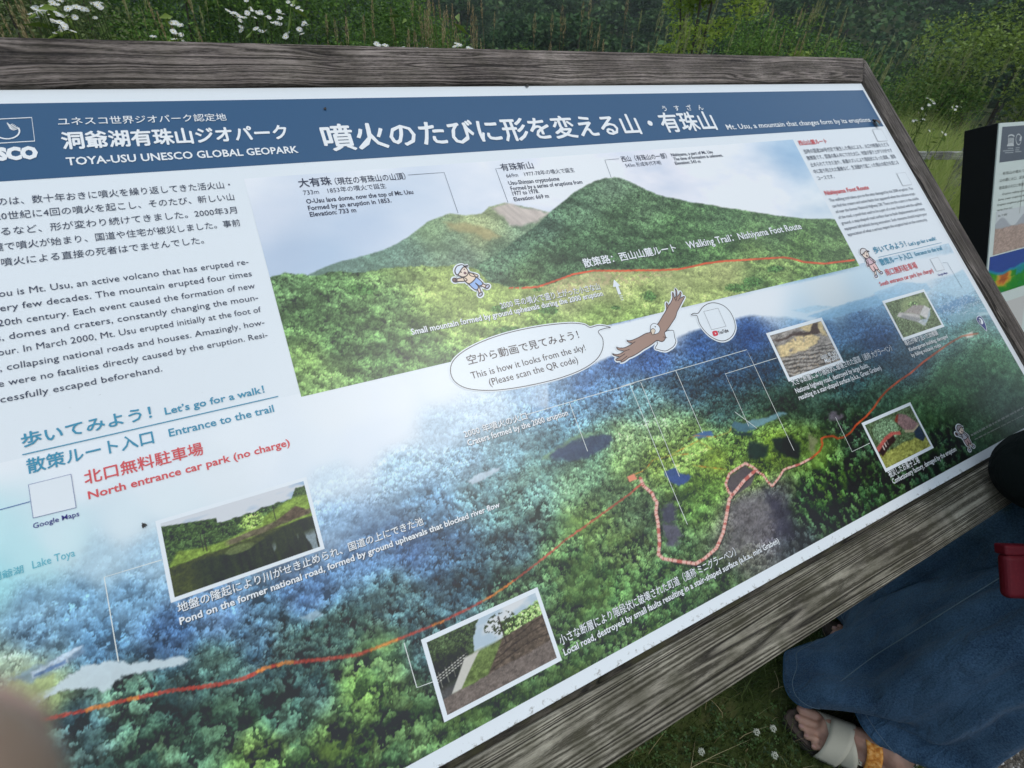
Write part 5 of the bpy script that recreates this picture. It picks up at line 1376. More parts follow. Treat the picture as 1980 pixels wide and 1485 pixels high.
n = 112000
th = TH0 + np.radians(rng.uniform(-64, 58, n)); r = 1.9 + 13.5 * rng.random(n) ** .8
x, y = r * np.sin(th), r * np.cos(th)
keep = (y > 1.35) | ((x > 1.9) & (y > .75 - .0 * x) & (r > 2.9))
keep &= ~((x > 2.05) & (x < 3.6) & (y > .3) & (y < 1.55))
x, y, r = x[keep], y[keep], r[keep]; n = len(x)
tuft = fbm(x * 1.3 + 20, y * 1.3 + 20, 3, 2)
hg = (.50 + .65 * tuft) * rng.uniform(.55, 1.25, n)
hg = np.where((x < 1.9), hg * 1.25, hg)
V, Fc, T = blades(np.stack([x, y, terrain(x, y)], -1), hg, .0032 + .0008 * r, .55, rng, np.clip(.30 + .5 * (fbm(x * .8, y * .8, 3, 4) - .4) + .18 * rng.normal(size=n), 0, .9), 4)
mg = link('meadow_grass', mesh_np('meadow_grass', V, Fc, GRASS_TALL, attrs={'tint': ('POINT', 'FLOAT', T)})); tag(mg, kind='stuff')

# low herbs in the meadow
n = 12000
th = TH0 + np.radians(rng.uniform(-50, 50, n)); r = 3 + 12 * rng.random(n) ** .8
x, y = r * np.sin(th), r * np.cos(th); keep = ((y > 1.9) | (x > 3.7)) & (fbm(x * .9 + 3, y * .9, 3, 5) > .48)
x, y = x[keep], y[keep]
V, Fc, T = leaf_quads(np.stack([x, y, terrain(x, y) + rng.uniform(.05, .75, len(x))], -1), .045, rng, up=.6, aspect=.5)
hb_ = link('meadow_herbs', mesh_np('meadow_herbs', V, Fc, LEAF_YEL, attrs={'tint': ('POINT', 'FLOAT', np.clip(T * .6, 0, 1))})); tag(hb_, kind='stuff')

# lawn under and before the board
n = 46000
x, y = rng.uniform(-.3, 2.0, n), rng.uniform(-.06, 1.5, n)
edge = np.interp(x, xs, edge_y)
keep = (y > edge + rng.normal(size=n) * .03)
x, y = x[keep], y[keep]; n = len(x)
hg = (.018 + .045 * fbm(x * 7, y * 7, 3, 3)) * rng.uniform(.5, 1.5, n)
V, Fc, T = blades(np.stack([x, y, x * 0], -1), hg, .0016 + .0018 * rng.random(n), 1.1, rng, np.clip(.3 + .5 * (fbm(x * 9, y * 9, 3, 1) - .45) + .16 * rng.normal(size=n), 0, .85), 3)
lw = link('lawn_grass', mesh_np('lawn_grass', V, Fc, GRASS_LAWN, attrs={'tint': ('POINT', 'FLOAT', T)})); tag(lw, kind='stuff')
# clover leaves and dry blades
n = 9000
x, y = rng.uniform(-.1, 1.7, n), rng.uniform(-.02, 1.2, n); keep = fbm(x * 6 + 30, y * 6, 3, 4) > .47; x, y = x[keep], y[keep]; n = len(x)
c = np.stack([x, y, .006 + .024 * rng.random(n)], -1); vs = []; 
sz = .0035 + .004 * rng.random(n); rot = rng.uniform(0, 6.28, n); allv = []; 
for k in range(3):
    a = rot + k * 2.094
    for rad_, da in ((0, 0), (1, -.5), (1.25, 0), (1, .5)):
        allv.append(c + np.stack([np.cos(a + da) * sz * rad_, np.sin(a + da) * sz * rad_, sz * .25 * rad_], -1))
Vc = np.stack(allv, 1); o = (np.arange(n) * 12)[:, None]
Fc = np.concatenate([o + np.array([4 * k, 4 * k + a, 4 * k + b]) for k in range(3) for a, b in ((1, 2), (2, 3))])
cvr = link('clover', mesh_np('clover', Vc.reshape(-1, 3), Fc, leaf_material('clover', [(0, (.020, .045, .012)), (.5, (.045, .095, .022)), (1, (.08, .15, .04))]), attrs={'tint': ('POINT', 'FLOAT', np.repeat(rng.random(n), 12))})); tag(cvr, kind='stuff')
n = 420
x, y = rng.uniform(.1, 1.5, n), rng.uniform(-.02, 1.0, n)
V, Fc, T = blades(np.stack([x, y, x * 0 + .02], -1), rng.uniform(.04, .11, n), np.full(n, .0016), 1.5, rng, rng.random(n), 3)
dg_ = link('dry_grass', mesh_np('dry_grass', V, Fc, STRAW, attrs={'tint': ('POINT', 'FLOAT', T)})); tag(dg_, kind='stuff')

# clover flowers in the lawn
PETAL, _, _ = mat_new('petal_white', (.72, .72, .68), .6, .3)
PETAL2, _, _ = mat_new('clover_petal', (.48, .50, .42), .7, .2)
YEL, _, _ = mat_new('flower_eye', (.55, .40, .05), .7, .2)
STEM, _, _ = mat_new('stem_green', (.06, .095, .03), .7, .2)
def spiky_ball(name, r, n, mat, seed):
    rg = np.random.default_rng(seed); d = rg.normal(size=(n, 3)); d[:, 2] = np.abs(d[:, 2]) - .35; d /= np.linalg.norm(d, axis=1)[:, None]
    V, Fc, T = leaf_quads(d * r * .7, r * .8, rg, up=1.0, aspect=.4)
    return mesh_np(name, V, Fc, mat)
cf_head = spiky_ball('flower_head', .0085, 46, PETAL2, 3); cf_stem = limb_mesh('stem', [((0, 0, 0), (.002, 0, .03), .0007, .0007), ((.002, 0, .03), (.003, .001, .055), .0007, .0006)], STEM, 5)
CL = [(1617, 1247, 'clover flower beside the far sandal, between the jeans and the rail'), (1355, 1456, 'clover flower near the bottom edge, under the board'), (1497, 1463, 'clover flower left of the near sandal, close to the bottom edge'),
      (1494, 1411, 'small clover flower in the lawn left of the dark sandal sole'), (1462, 1418, 'faint clover flower, the second one left of the sandal sole'), (1660, 1475, 'clover flower under the near sandal strap')]
for px, py, lab in CL:
    e = empty('clover_flower', tuple(gnd(px, py, .055) - np.array([0, 0, .055]))); tag(e, lab, 'flower', 'clover flowers in the lawn')
    link('stem', cf_stem, e); h_ = link('flower_head', cf_head, e); h_.location = (.003, .001, .056)

# ---- tall grass stalks with seed heads
def stalk_proto(seed, hgt, head, fat, lean):
    rg = np.random.default_rng(seed)
    pts = [np.array([lean * hgt * (t ** 2), .02 * math.sin(3 * t + seed), hgt * t]) for t in np.linspace(0, 1, 7)]
    e = empty('grass_stalk'); STRAW_ = HAY if seed in (4, 6) else STRAW
    segs = [(pts[i], pts[i + 1], .0013 - .00013 * i, .0012 - .00013 * i) for i in range(6)]
    me = limb_mesh('stalk', segs, STRAW_, 4); link('stalk', me, e)
    n = 60
    t = rg.random(n); cpt = np.array([pts[-1] + (np.array([lean * .9, 0, 1]) * head * q) for q in t])
    rad = fat * np.sin(np.pi * np.clip(t * .9 + .08, 0, 1)); a = rg.uniform(0, 6.28, n)
    P = cpt + np.stack([np.cos(a) * rad, np.sin(a) * rad, t * 0], -1)
    d = np.array([lean * .8, 0, 1]) + rg.normal(size=(n, 3)) * .22; d /= np.linalg.norm(d, axis=1)[:, None]
    s = rg.normal(size=(n, 3)); s = np.cross(d, s); s /= np.linalg.norm(s, axis=1)[:, None]; L_ = head * .16
    V = np.stack([P - d * L_ * .5, P + s * .0009, P + d * L_ * .5, P - s * .0009], 1).reshape(-1, 3); f = np.arange(n)[:, None] * 4
    link('seed_head', mesh_np('seed_head', V, np.concatenate([f + np.array([0, 1, 2]), f + np.array([0, 2, 3])]), STRAW_, attrs={'tint': ('POINT', 'FLOAT', np.repeat(rg.random(n), 4))}), e)
    # a long leaf or two
    P0 = np.array([pts[2], pts[3]]); V, Fc, T = blades(P0, np.array([.35, .28]), np.array([.005, .004]), .9, rg, np.array([.4, .5]), 4)
    link('leaf', mesh_np('leaf', V, Fc, GRASS_TALL, attrs={'tint': ('POINT', 'FLOAT', T)}), e)
    return e
sp = [stalk_proto(1, 1.0, .05, .0032, .05), stalk_proto(2, 1.0, .065, .0042, .12), stalk_proto(3, 1.0, .04, .0026, -.06), stalk_proto(4, 1.0, .075, .0040, .2), stalk_proto(5, 1.0, .06, .0055, .02), stalk_proto(6, 1.0, .05, .0028, .10)]
su = set()
def put_stalk(kind, px, top, dist, lab, group):
    d = M @ ray((px, top)); d = d / np.hypot(*d[:2]); P = EYE + d * dist
    tz = float(terrain(P[0], P[1])); hh = P[2] - tz
    o = sp[kind] if kind not in su else copy_tree(sp[kind]); su.add(kind)
    s = hh / 1.05
    o.scale = (s * .9, s * .9, s); a = random.uniform(-.8, .5); o.rotation_euler = (0, 0, a)
    lx = (.05, .12, -.06, .2, .02, .10)[kind] * s
    o.location = (P[0] - lx * math.cos(a), P[1] - lx * math.sin(a), tz)
    tag(o, lab, 'grass', group)
for k in range(30):
    put_stalk(random.choice((0, 1, 2, 4)), random.uniform(795, 945), random.uniform(-25, 72), random.uniform(2.0, 3.2), 'brown grass stalk in the dense tall clump above the board title', 'tall brown grass stalks above the title')
for k in range(14):
    put_stalk(random.choice((5, 2, 5)), random.uniform(200, 430), random.uniform(-40, 60), random.uniform(2.0, 3.4), 'thin pale grass stalk between the two clumps of white flowers', 'thin grass stalks between the white flowers')
for k in range(7):
    put_stalk(random.choice((0, 2)), random.uniform(-10, 60), random.uniform(-30, 50), random.uniform(2.0, 3.0), 'thin grass stalk in the upper left corner of the view', 'grass stalks at the left edge')
for k in range(10):
    put_stalk(random.choice((0, 1, 2, 4)), random.uniform(600, 790), random.uniform(-10, 75), random.uniform(2.2, 3.6), 'single grass stalk right of the second clump of white flowers', 'scattered stalks left of the brown clump')
for k in range(18):
    put_stalk(random.choice((0, 5, 2, 4)), random.uniform(950, 1260), random.uniform(0, 90), random.uniform(2.2, 3.8), 'pale grass stalk between the brown clump and the bright young tree', 'scattered stalks right of the brown clump')
for k in range(22):
    put_stalk(random.choice((5, 5, 3)), random.uniform(1270, 1430), random.uniform(20, 95), random.uniform(2.6, 4.5), 'pale grass stalk in front of the bright young tree', 'grass stalks before the young tree')
for k in range(30):
    put_stalk(random.choice((3, 5, 3, 0)), random.uniform(1440, 1660), random.uniform(-5, 95), random.uniform(2.6, 4.5), 'leaning grass stalk above the right end of the board', 'leaning stalks at the right end of the board')
for k in range(44):
    px = random.uniform(1690, 1985)
    put_stalk(random.choice((3, 5, 3)), px, random.uniform(75, 190), random.uniform(4.0, 7.5), 'leaning grass stalk in the meadow between the two boards', 'leaning stalks in the right meadow')
for k in range(8):
    put_stalk(3, random.uniform(1690, 1730), random.uniform(90, 150), random.uniform(2.8, 3.4), 'feathery grass stalk beside the upper right corner of the frame', 'feathery stalks at the frame corner')

# ---- white fleabane flowers
def flower_mesh(seed, rad):
    rg = np.random.default_rng(seed); bm = bmesh.new(); np_ = 22
    c = [bm.verts.new((rad * .22 * math.cos(6.283 * k / np_), rad * .22 * math.sin(6.283 * k / np_), 0)) for k in range(np_)]
    for k in range(np_):
        a = 6.283 * (k + .5) / np_; r = rad * rg.uniform(.85, 1.1); zz = rad * rg.uniform(-.05, .18)
        t1 = bm.verts.new((r * math.cos(a - .09), r * math.sin(a - .09), zz)); t2 = bm.verts.new((r * math.cos(a + .09), r * math.sin(a + .09), zz))
        bm.faces.new((c[k], t1, t2, c[(k + 1) % np_]))
    top = bm.verts.new((0, 0, rad * .16))
    for k in range(np_):
        f = bm.faces.new((c[k], c[(k + 1) % np_], top)); f.material_index = 1
    me = bpy.data.meshes.new('flower_head'); bm.to_mesh(me); bm.free(); me.materials.append(PETAL); me.materials.append(YEL)
    return me
fm = [flower_mesh(1, .0080), flower_mesh(2, .0070)]
FLOC = {}
def fleabane(px0, heads, dist, lab, spread=.0):
    """heads: photo points of the flower heads"""
    pts = []
    for hx, hy in heads:
        d = M @ ray((hx, hy)); d = d / np.hypot(*d[:2]); pts.append(EYE + d * (dist + random.uniform(-.06, .06)))
    b0 = np.mean(pts, 0); bx, by = b0[0] + random.uniform(-.03, .03), b0[1] + .02; bz = float(terrain(bx, by))
    e = empty('fleabane', (bx, by, bz)); tag(e, lab, 'flower', 'white fleabane plants')
    fork = np.array([b0[0], b0[1], min(p[2] for p in pts) - .12]) - np.array([bx, by, bz])
    segs = [((0, 0, -.02), tuple(fork * np.array([.5, .5, .55])), .0028, .0024), (tuple(fork * np.array([.5, .5, .55])), tuple(fork), .0024, .0018)]
    for p in pts:
        q = p - np.array([bx, by, bz]); mid = fork * .45 + q * .55 + np.array([(q[0] - fork[0]) * .25, 0, -.01]); segs += [(tuple(fork), tuple(mid), .0014, .001), (tuple(mid), tuple(q), .001, .0008)]
    link('stem', limb_mesh('stem', segs, STEM, 5), e)
    rg = np.random.default_rng(len(heads)); nl = 26
    P = fork[None] * rg.uniform(.15, 1.15, nl)[:, None] + rg.normal(size=(nl, 3)) * .012
    V, Fc, T = leaf_quads(P, .055, rg, up=.2, aspect=.22); link('leaves', mesh_np('leaves', V, Fc, LEAF_YEL, attrs={'tint': ('POINT', 'FLOAT', T * .7)}), e)['kind'] = 'stuff'
    for p in pts:
        h_ = link('flower_head', random.choice(fm), e); h_.location = p - np.array([bx, by, bz]); h_.rotation_euler = (random.uniform(.1, .95), random.uniform(-.5, .5), random.uniform(-.5, .5)); 
        s = random.uniform(.8, 1.15) * (1 if dist < 3 else 1.35); h_.scale = (s, s, s)
Zf = lambda L: [(x / 2.97, y / 2.97) for x, y in L]
fleabane(70, Zf([(195, 50), (230, 60), (180, 80), (215, 90), (245, 75), (260, 55), (275, 80), (205, 45), (250, 40), (225, 78)]), 1.75, 'flat white daisy clump at the far left, its leftmost head cluster')
fleabane(110, Zf([(300, 15), (320, 25), (345, 5), (285, 30), (325, 80), (350, 88), (380, 92), (405, 95), (430, 100), (390, 50), (412, 45), (440, 40)]), 1.75, 'white daisy plant in the middle of the left clump, its heads in a row')
fleabane(160, Zf([(470, 50), (495, 55), (520, 60), (540, 20), (560, 30), (580, 45), (548, 102), (530, 15), (570, 15)]), 1.8, 'white daisy plant at the right side of the left clump')
fleabane(120, Zf([(300, 118), (320, 125), (340, 128), (370, 145), (365, 160), (340, 175), (420, 180), (325, 190), (350, 178), (310, 122)]), 1.7, 'white daisy plant low in the left clump, just above the frame')
fleabane(340, Zf([(985, 130), (1010, 132), (1035, 145), (1000, 185), (1020, 195), (1040, 200), (1000, 225), (880, 210), (1045, 230), (995, 180)]), 1.65, 'small white daisy plant between the two large clumps')
fleabane(450, Zf([(1310, 62), (1340, 75), (1370, 90), (1400, 100), (1380, 118), (1420, 75), (1450, 60), (1460, 100), (1415, 5), (1350, 95), (1385, 100)]), 1.75, 'white daisy plant at the left side of the right clump')
fleabane(500, Zf([(1480, 75), (1500, 80), (1530, 95), (1470, 165), (1500, 180), (1520, 180), (1385, 155), (1385, 175), (1495, 70), (1440, 52), (1545, 100)]), 1.75, 'white daisy plant in the middle of the right clump')
fleabane(560, Zf([(1600, 65), (1620, 80), (1610, 100), (1560, 130), (1590, 135), (1610, 140), (1650, 190), (1640, 210), (1655, 12), (1680, 30), (1710, 45), (1730, 60), (1605, 110), (1575, 128)]), 1.8, 'white daisy plant at the right side of the right clump')
fleabane(590, Zf([(1745, 135), (1765, 145), (1720, 170), (1735, 195), (1750, 130)]), 1.8, 'small white daisy plant just right of the right clump')
fleabane(730, [(728, 85), (733, 88), (745, 88), (779, 92), (815, 94), (824, 94)], 1.6, 'low white daisy plant peeping over the frame left of the tall brown grass')
fleabane(885, [(882, 84), (888, 87), (906, 94), (912, 95), (880, 90)], 1.6, 'low white daisy plant peeping over the frame under the tall brown grass')
for px0, hs, lab in ((1765, [(1760, 230), (1766, 234), (1772, 233), (1780, 236), (1786, 231)], 'distant white daisy plant beside the right side of the frame'), (1797, [(1793, 190), (1800, 193), (1804, 196), (1797, 203), (1806, 200)], 'distant white daisy plant, the highest one in the right meadow'),
                     (1845, [(1842, 208), (1847, 212), (1850, 206), (1858, 207)], 'distant white daisy plant, the rightmost one in the meadow'), (1800, [(1797, 253), (1805, 250), (1828, 260), (1822, 256)], 'distant white daisy plant low in the meadow near the second board'),
                     (1785, [(1776, 218), (1783, 210), (1790, 222), (1812, 213)], 'distant white daisy plant between the frame and the second board')):
    fleabane(px0, hs, 4.6, lab)

# ---------------------------------------------------------------- rail fence in the meadow
FENCE, _, _ = mat_new('fence_grey', (.30, .30, .29), .6, .4)
fw = wood_material('fence_wood', (.36, .36, .35), (.12, .12, .115), .1, 'X', 9.0)
fa, fb = gnd(1771, 301, .78), gnd(1865, 301, .78)
fd = (fb - fa) / np.linalg.norm(fb - fa); fL = 5.2
fe = empty('rail_fence', tuple((fa - fd * 2.4) * np.array([1, 1, 0]))); tag(fe, 'low grey rail fence crossing the meadow between the two boards', 'fence')
ang = math.atan2(fd[1], fd[0]); fe.rotation_euler = (0, 0, ang)
link('rail', box_mesh('rail', 0, fL, -.022, .022, .75, .812, fw, .006), fe)
for k in range(3):
    link('post', box_mesh('post', 1.0 + k * 1.9, 1.08 + k * 1.9, .025, .105, -.2, .86, fw, .006), fe)

# ---------------------------------------------------------------- the second board
TH2 = math.radians(68)
V2 = np.array([0, math.cos(TH2), math.sin(TH2)]); U2 = np.array([1.0, 0, 0]); N2 = np.cross(U2, V2)
d_ = M @ ray((1932, 237)); C2 = EYE + d_ / d_[1] * (1.9 * .515)
W2, H2, T2 = 1.25, .98, .10
st2 = empty('second_board', (C2[0] + W2 / 2, C2[1] - .1, 0)); tag(st2, 'information board in a thick black casing with grey heading, cut by the right edge', 'information board')
PM2 = Matrix.Identity(4)
for i in range(3): PM2[i][0], PM2[i][1], PM2[i][2], PM2[i][3] = U2[i], V2[i], N2[i], C2[i] - st2.location[i]
BLACKM, _, _ = mat_new('black_metal', (.006, .007, .0075), .75, .2)
link('casing', box_mesh('casing', 0, W2, -H2, 0, -T2, -.004, BLACKM, .002), st2, PM2)
m_aged = print_material('aged_white', False, (.60, .66, .62), dirt=False)
pan2 = link('panel', box_mesh('panel', .002, W2 - .002, -H2 + .002, -.002, -.0035, 0, m_aged), st2, PM2)
for x in (.25, .95):
    world_part('post', box_mesh('post', C2[0] + x - .03, C2[0] + x + .03, C2[1] - .22, C2[1] - .16, -.2, .62, BLACKM, .003), st2)
s2 = lambda x, y: on_plane((x, y), C2, U2, V2)
q8 = lambda L: [(1880 + x / 7.42, 220 + y / 7.42) for x, y in L]; q9 = lambda L: [(1880 + x / 6.19, 420 + y / 6.19) for x, y in L]
def rect2(name, tl, bl, mat, n, u1=W2 - .02):
    a = s2(*tl); b = s2(*bl)
    return link(name, mesh_py(name, [(a[0], b[1], n), (u1, b[1], n), (u1, a[1], n), (a[0], a[1], n)], [(0, 1, 2, 3)], mat), pan2)
rect2('header_band', q8([(430, 188)])[0], q8([(385, 700)])[0], INK((84, 96, 112)), .0004)
a = s2(*q8([(405, 188)])[0]); 
G2 = INK((176, 190, 200))
def rib2(name, L, w, mat=G2, n=.0008, conv=q8, closed=False):
    P = conv(L); q = s2(np.array([p[0] for p in P]), np.array([p[1] for p in P])); return ribbon(name, q, w, n, mat, parent=pan2, conv=False, closed=closed)
rib2('emblem_roof', [(510, 335), (520, 315), (555, 303), (590, 315), (598, 330)], .005); rib2('emblem_base', [(495, 455), (592, 452)], .006); rib2('emblem_base', [(505, 435), (588, 432)], .005)
for x in (515, 530, 545, 560, 575, 588): rib2('emblem_column', [(x, 345), (x - 3, 425)], .0045)
rib2('emblem_ring', [(660 + 38 * math.cos(a), 368 + 76 * math.sin(a)) for a in np.linspace(.2, 5.6, 22)], .0035); rib2('emblem_wave', [(705, 330), (685, 350), (675, 370), (702, 375)], .009)
for L_ in ([(505, 497), (582, 495)], [(435, 535), (590, 524)], [(465, 560), (585, 554)], [(618, 490), (676, 488)], [(612, 520), (668, 518)], [(610, 547), (702, 540)]): rib2('emblem_text', L_, .0035, INK((140, 154, 166)))
T2i = INK((112, 122, 122))
def t2(s, a, b, h, k):
    A, B = q8([a, b]); TX(s, A, B, h, (104, 114, 116), k, .0, n=.0008, parent=pan2, conv=s2)
t2('有珠山の噴火で', (432, 872), (742, 845), 5.5, 'j'); t2('山の麓に火口、泥流', (392, 975), (742, 935), 5.5, 'j'); t2('散策路の火口と断層', (382, 1082), (730, 1040), 5.5, 'j')
t2('Eruption walking area', (432, 1158), (742, 1120), 3.6, 'l'); t2('Some crater eruptions of', (368, 1240), (742, 1190), 3.6, 'l'); t2('Eruption eruptions ground', (360, 1315), (742, 1260), 3.6, 'l'); t2('terrain from trail', (356, 1395), (566, 1362), 3.6, 'l'); t2('Dec. 17, 2000', (365, 1480), (495, 1460), 3.6, 'l')
def pic2(name, kind, tl, bl, n, u1=W2 - .03):
    a = s2(*tl); b = s2(*bl); u0 = min(a[0], b[0]) 
    nu, nv = 150, 70
    return pic(name, np.linspace(u0, u1, nu), np.linspace(b[1], a[1], nv), lambda s, t: paint_inset(kind, s, t), n, parent=pan2, photo=lambda uu, vv: ((uu - u0) / (.20), (vv - b[1]) / (a[1] - b[1])))
pic2('mountain_photo', 'steam', q8([(350, 1400)])[0], q9([(245, 455)])[0], .0004); pic2('relief_map', 'map', q9([(236, 472)])[0], q9([(170, 960)])[0], .0006); 
a = s2(*q9([(430, 1000)])[0]); b = s2(*q9([(400, 1420)])[0])
for k in range(4):
    u0 = .055 + .30 * k
    pic('small_photo', np.linspace(u0, u0 + .27, 30), np.linspace(-.90, a[1], 40), lambda s, t: paint_inset('last', s, t), .0004, parent=pan2, photo=lambda uu, vv, u0=u0: ((uu - u0) / .27, (vv + .90) / (a[1] + .90)))
rib2('leader_line', [(725, 950), (700, 1200), (672, 1430)], .0022, INK((120, 126, 126)))

# ---------------------------------------------------------------- bodies
def capsule_union(name, caps, voxel, mat, smooth=4):
    """one continuous skin round a set of tapered capsules (p0, p1, r0, r1)"""
    vs = []; fs = []
    ns, nr = 12, 4
    for p0, p1, r0, r1 in caps:
        p0, p1 = np.array(p0, float), np.array(p1, float); d = p1 - p0; L = np.linalg.norm(d); d = d / L if L > 1e-6 else np.array([0, 0, 1.])
        a = np.cross(d, [.31, .87, .11]); a /= np.linalg.norm(a); b = np.cross(d, a); o = len(vs); rings = []
        for k in range(nr + 1):
            f = -math.pi / 2 + (math.pi / 2) * k / nr; rings.append((p0 + d * r0 * math.sin(f), max(r0 * math.cos(f), 1e-5)))
        for k in range(nr + 1):
            f = (math.pi / 2) * k / nr; rings.append((p1 + d * r1 * math.sin(f), max(r1 * math.cos(f), 1e-5)))
        for c, r in rings:
            for j in range(ns):
                an = 6.28318 * j / ns; vs.append(c + (a * math.cos(an) + b * math.sin(an)) * r)
        for k in range(len(rings) - 1):
            for j in range(ns): fs.append((o + k * ns + j, o + k * ns + (j + 1) % ns, o + (k + 1) * ns + (j + 1) % ns, o + (k + 1) * ns + j))
        fs.append(tuple(o + j for j in range(ns))[::-1]); e0 = o + (len(rings) - 1) * ns; fs.append(tuple(e0 + j for j in range(ns)))
    me = mesh_py(name, vs, fs, mat)
    o = bpy.data.objects.new('tmp', me); COL.objects.link(o)
    rm = o.modifiers.new('r', 'REMESH'); rm.mode = 'VOXEL'; rm.voxel_size = voxel; rm.use_smooth_shade = True
    sm = o.modifiers.new('s', 'SMOOTH'); sm.factor = .5; sm.iterations = smooth
    dg = bpy.context.evaluated_depsgraph_get(); out = bpy.data.meshes.new_from_object(o.evaluated_get(dg))
    bpy.data.objects.remove(o); bpy.data.meshes.remove(me); out.name = name
    out.materials.clear(); out.materials.append(mat)
    return out

def skin_material(name, col, var):
    m, nt, b = mat_new(name, col, .5, .35)
    tc = N(nt, 'ShaderNodeTexCoord'); n = N(nt, 'ShaderNodeTexNoise'); n.inputs['Scale'].default_value = 45; n.inputs['Detail'].default_value = 5
    nt.links.new(tc.outputs['Object'], n.inputs['Vector'])
    nt.links.new(ramp(nt, n.outputs['Fac'], [(.3, var), (.65, col)]), b.inputs['Base Color'])
    n2 = N(nt, 'ShaderNodeTexNoise'); n2.inputs['Scale'].default_value = 500; nt.links.new(tc.outputs['Object'], n2.inputs['Vector'])
    bp = N(nt, 'ShaderNodeBump'); bp.inputs['Distance'].default_value = .0005; bp.inputs['Strength'].default_value = .5; nt.links.new(n2.outputs['Fac'], bp.inputs['Height']); nt.links.new(bp.outputs[0], b.inputs['Normal'])
    b.inputs['Subsurface Weight'].default_value = .12; b.inputs['Subsurface Radius'].default_value = (.008, .003, .002)
    return m
SKIN = skin_material('skin', (.38, .225, .165), (.31, .165, .12))
SKIN_HAND = skin_material('skin_hand', (.29, .20, .145), (.25, .165, .12))

# the person stands on the right, facing the board
per = empty('person', (1.2, .06, 0))
tag(per, 'person in flared blue jeans and sandals standing at the right end of the board', 'person')
PO = np.array([1.2, .06, 0])
class Foot:
    def __init__(s, heel, toe, side):
        s.o = np.array([*heel, 0.]); d = np.array([*toe]) - np.array([*heel]); s.L = np.hypot(*d); d /= s.L
        s.f = np.array([*d, 0.]); s.m = np.array([d[1], -d[0], 0.]) * side      # m: towards the big toe
        s.k = s.L / .235
    def P(s, x, y, z): return s.o + s.f * x * s.k + s.m * y * s.k + np.array([0, 0, z])
# left foot (near): big toe lies away from the camera
def foot_frame(heel, toe, big):  # big: a vector towards the big-toe side
    ft = Foot(heel, toe, 1.0)
    if ft.m[:2] @ np.array(big) < 0: ft.m = -ft.m
    return ft
A1 = gnd(1752, 1492, .05)[:2]; T1 = gnd(1533, 1392, .035)[:2]
fdir = (T1 - A1) / np.hypot(*(T1 - A1)); heel1 = T1 - fdir * .245
ft1 = foot_frame(heel1, T1, (1, .8)); 
T2_ = gnd(1608, 1207, .035)[:2]; fd2 = np.array([-.30, .95]); fd2 /= np.hypot(*fd2); heel2 = T2_ - fd2 * .245
ft2 = foot_frame(heel2, T2_, (-1, -.3))
SH = .028
def foot_caps(ft):
    P = ft.P; c = []
    z0 = SH
    c.append((P(.03, 0, z0 + .028), P(.045, 0, z0 + .060), .029, .034))
    c.append((P(.045, 0, z0 + .065), P(.035, 0, z0 + .070) + np.array([.014, .008, 0]), .032, .030))
    c.append((P(.05, .004, z0 + .058), P(.115, .010, z0 + .038), .034, .027)); c.append((P(.115, .010, z0 + .038), P(.165, .016, z0 + .022), .027, .020))
    c.append((P(.04, -.006, z0 + .028), P(.13, -.018, z0 + .020), .028, .019)); c.append((P(.13, -.018, z0 + .020), P(.165, -.026, z0 + .014), .019, .014))
    c.append((P(.10, .012, z0 + .026), P(.168, .026, z0 + .017), .025, .018)); c.append((P(.13, -.004, z0 + .026), P(.172, 0, z0 + .018), .022, .017))
    toes = [(.033, .228, .0118, .0122), (.0100, .234, .0080, .0086), (-.0075, .226, .0073, .0080), (-.0235, .214, .0070, .0076), (-.0385, .198, .0066, .0072)]
    ft.toes = toes
    for y, xe, r0, r1 in toes:
        c.append((P(.165, y * .86, z0 + .014), P(.19 if xe > .21 else .178, y * .98, z0 + .016), r0 * 1.05, r0)); c.append((P(.19 if xe > .21 else .178, y * .98, z0 + .016), P(xe - .010, y, z0 + r1 * .9), r0, r1))
    return c
caps = foot_caps(ft1) + foot_caps(ft2)
ank1, ank2 = (f_.P(.035, 0, SH + .070) + np.array([.014, .008, 0]) for f_ in (ft1, ft2))
hipc = np.array([1.27, -.10, .90]); right = np.array([.75, .66, 0.]); right /= np.linalg.norm(right)
h1, h2 = hipc - right * .08, hipc + right * .08
kn1, kn2 = np.array([1.195, .025, .47]), np.array([1.30, .15, .47])
hipc = np.array([1.25, -.03, .90]); h1, h2 = np.array([1.19, -.075, .90]), np.array([1.30, .03, .90])
for an, kn, hp in ((ank1, kn1, h1), (ank2, kn2, h2)):
    pass
    lo = an + np.array([.095, .06, .09]); caps += [(an, lo, .029, .032), (lo, kn, .032, .044), (kn, hp, .050, .075)]
chest = hipc + np.array([-.03, .06, .32]); neck = chest + np.array([-.03, .04, .14]); head = neck + np.array([-.05, .06, .15])
caps += [(hipc - right * .06, hipc + right * .06, .12, .12), (hipc, chest, .115, .12), (chest - right * .09, chest + right * .09, .085, .085), (chest, neck, .07, .05), (neck, head, .047, .055),
         (head, head + np.array([0, 0, .06]), .078, .082), (head + np.array([-.03, .035, -.03]), head + np.array([-.02, .02, .02]), .048, .055)]
face = np.array([-.66, .75, 0.])
hc = head + np.array([0, 0, .03])
caps += [(hc + face * .075 + np.array([0, 0, .01]), hc + face * .098 + np.array([0, 0, -.018]), .008, .011)]
for sgn in (-1, 1):
    caps.append((hc + right * .078 * sgn + np.array([0, 0, -.02]), hc + right * .080 * sgn + np.array([0, 0, .015]), .010, .012))
shl = chest - right * .15 + np.array([0, 0, .03]); shr = chest + right * .15 + np.array([0, 0, .03])
eln = at_x(2006, 935, 1.13)
handc = at_x(2040, 1120, 1.06)
wr = handc + np.array([.03, .01, .06])
caps += [(shl, eln, .045, .036), (eln, wr, .036, .025)]
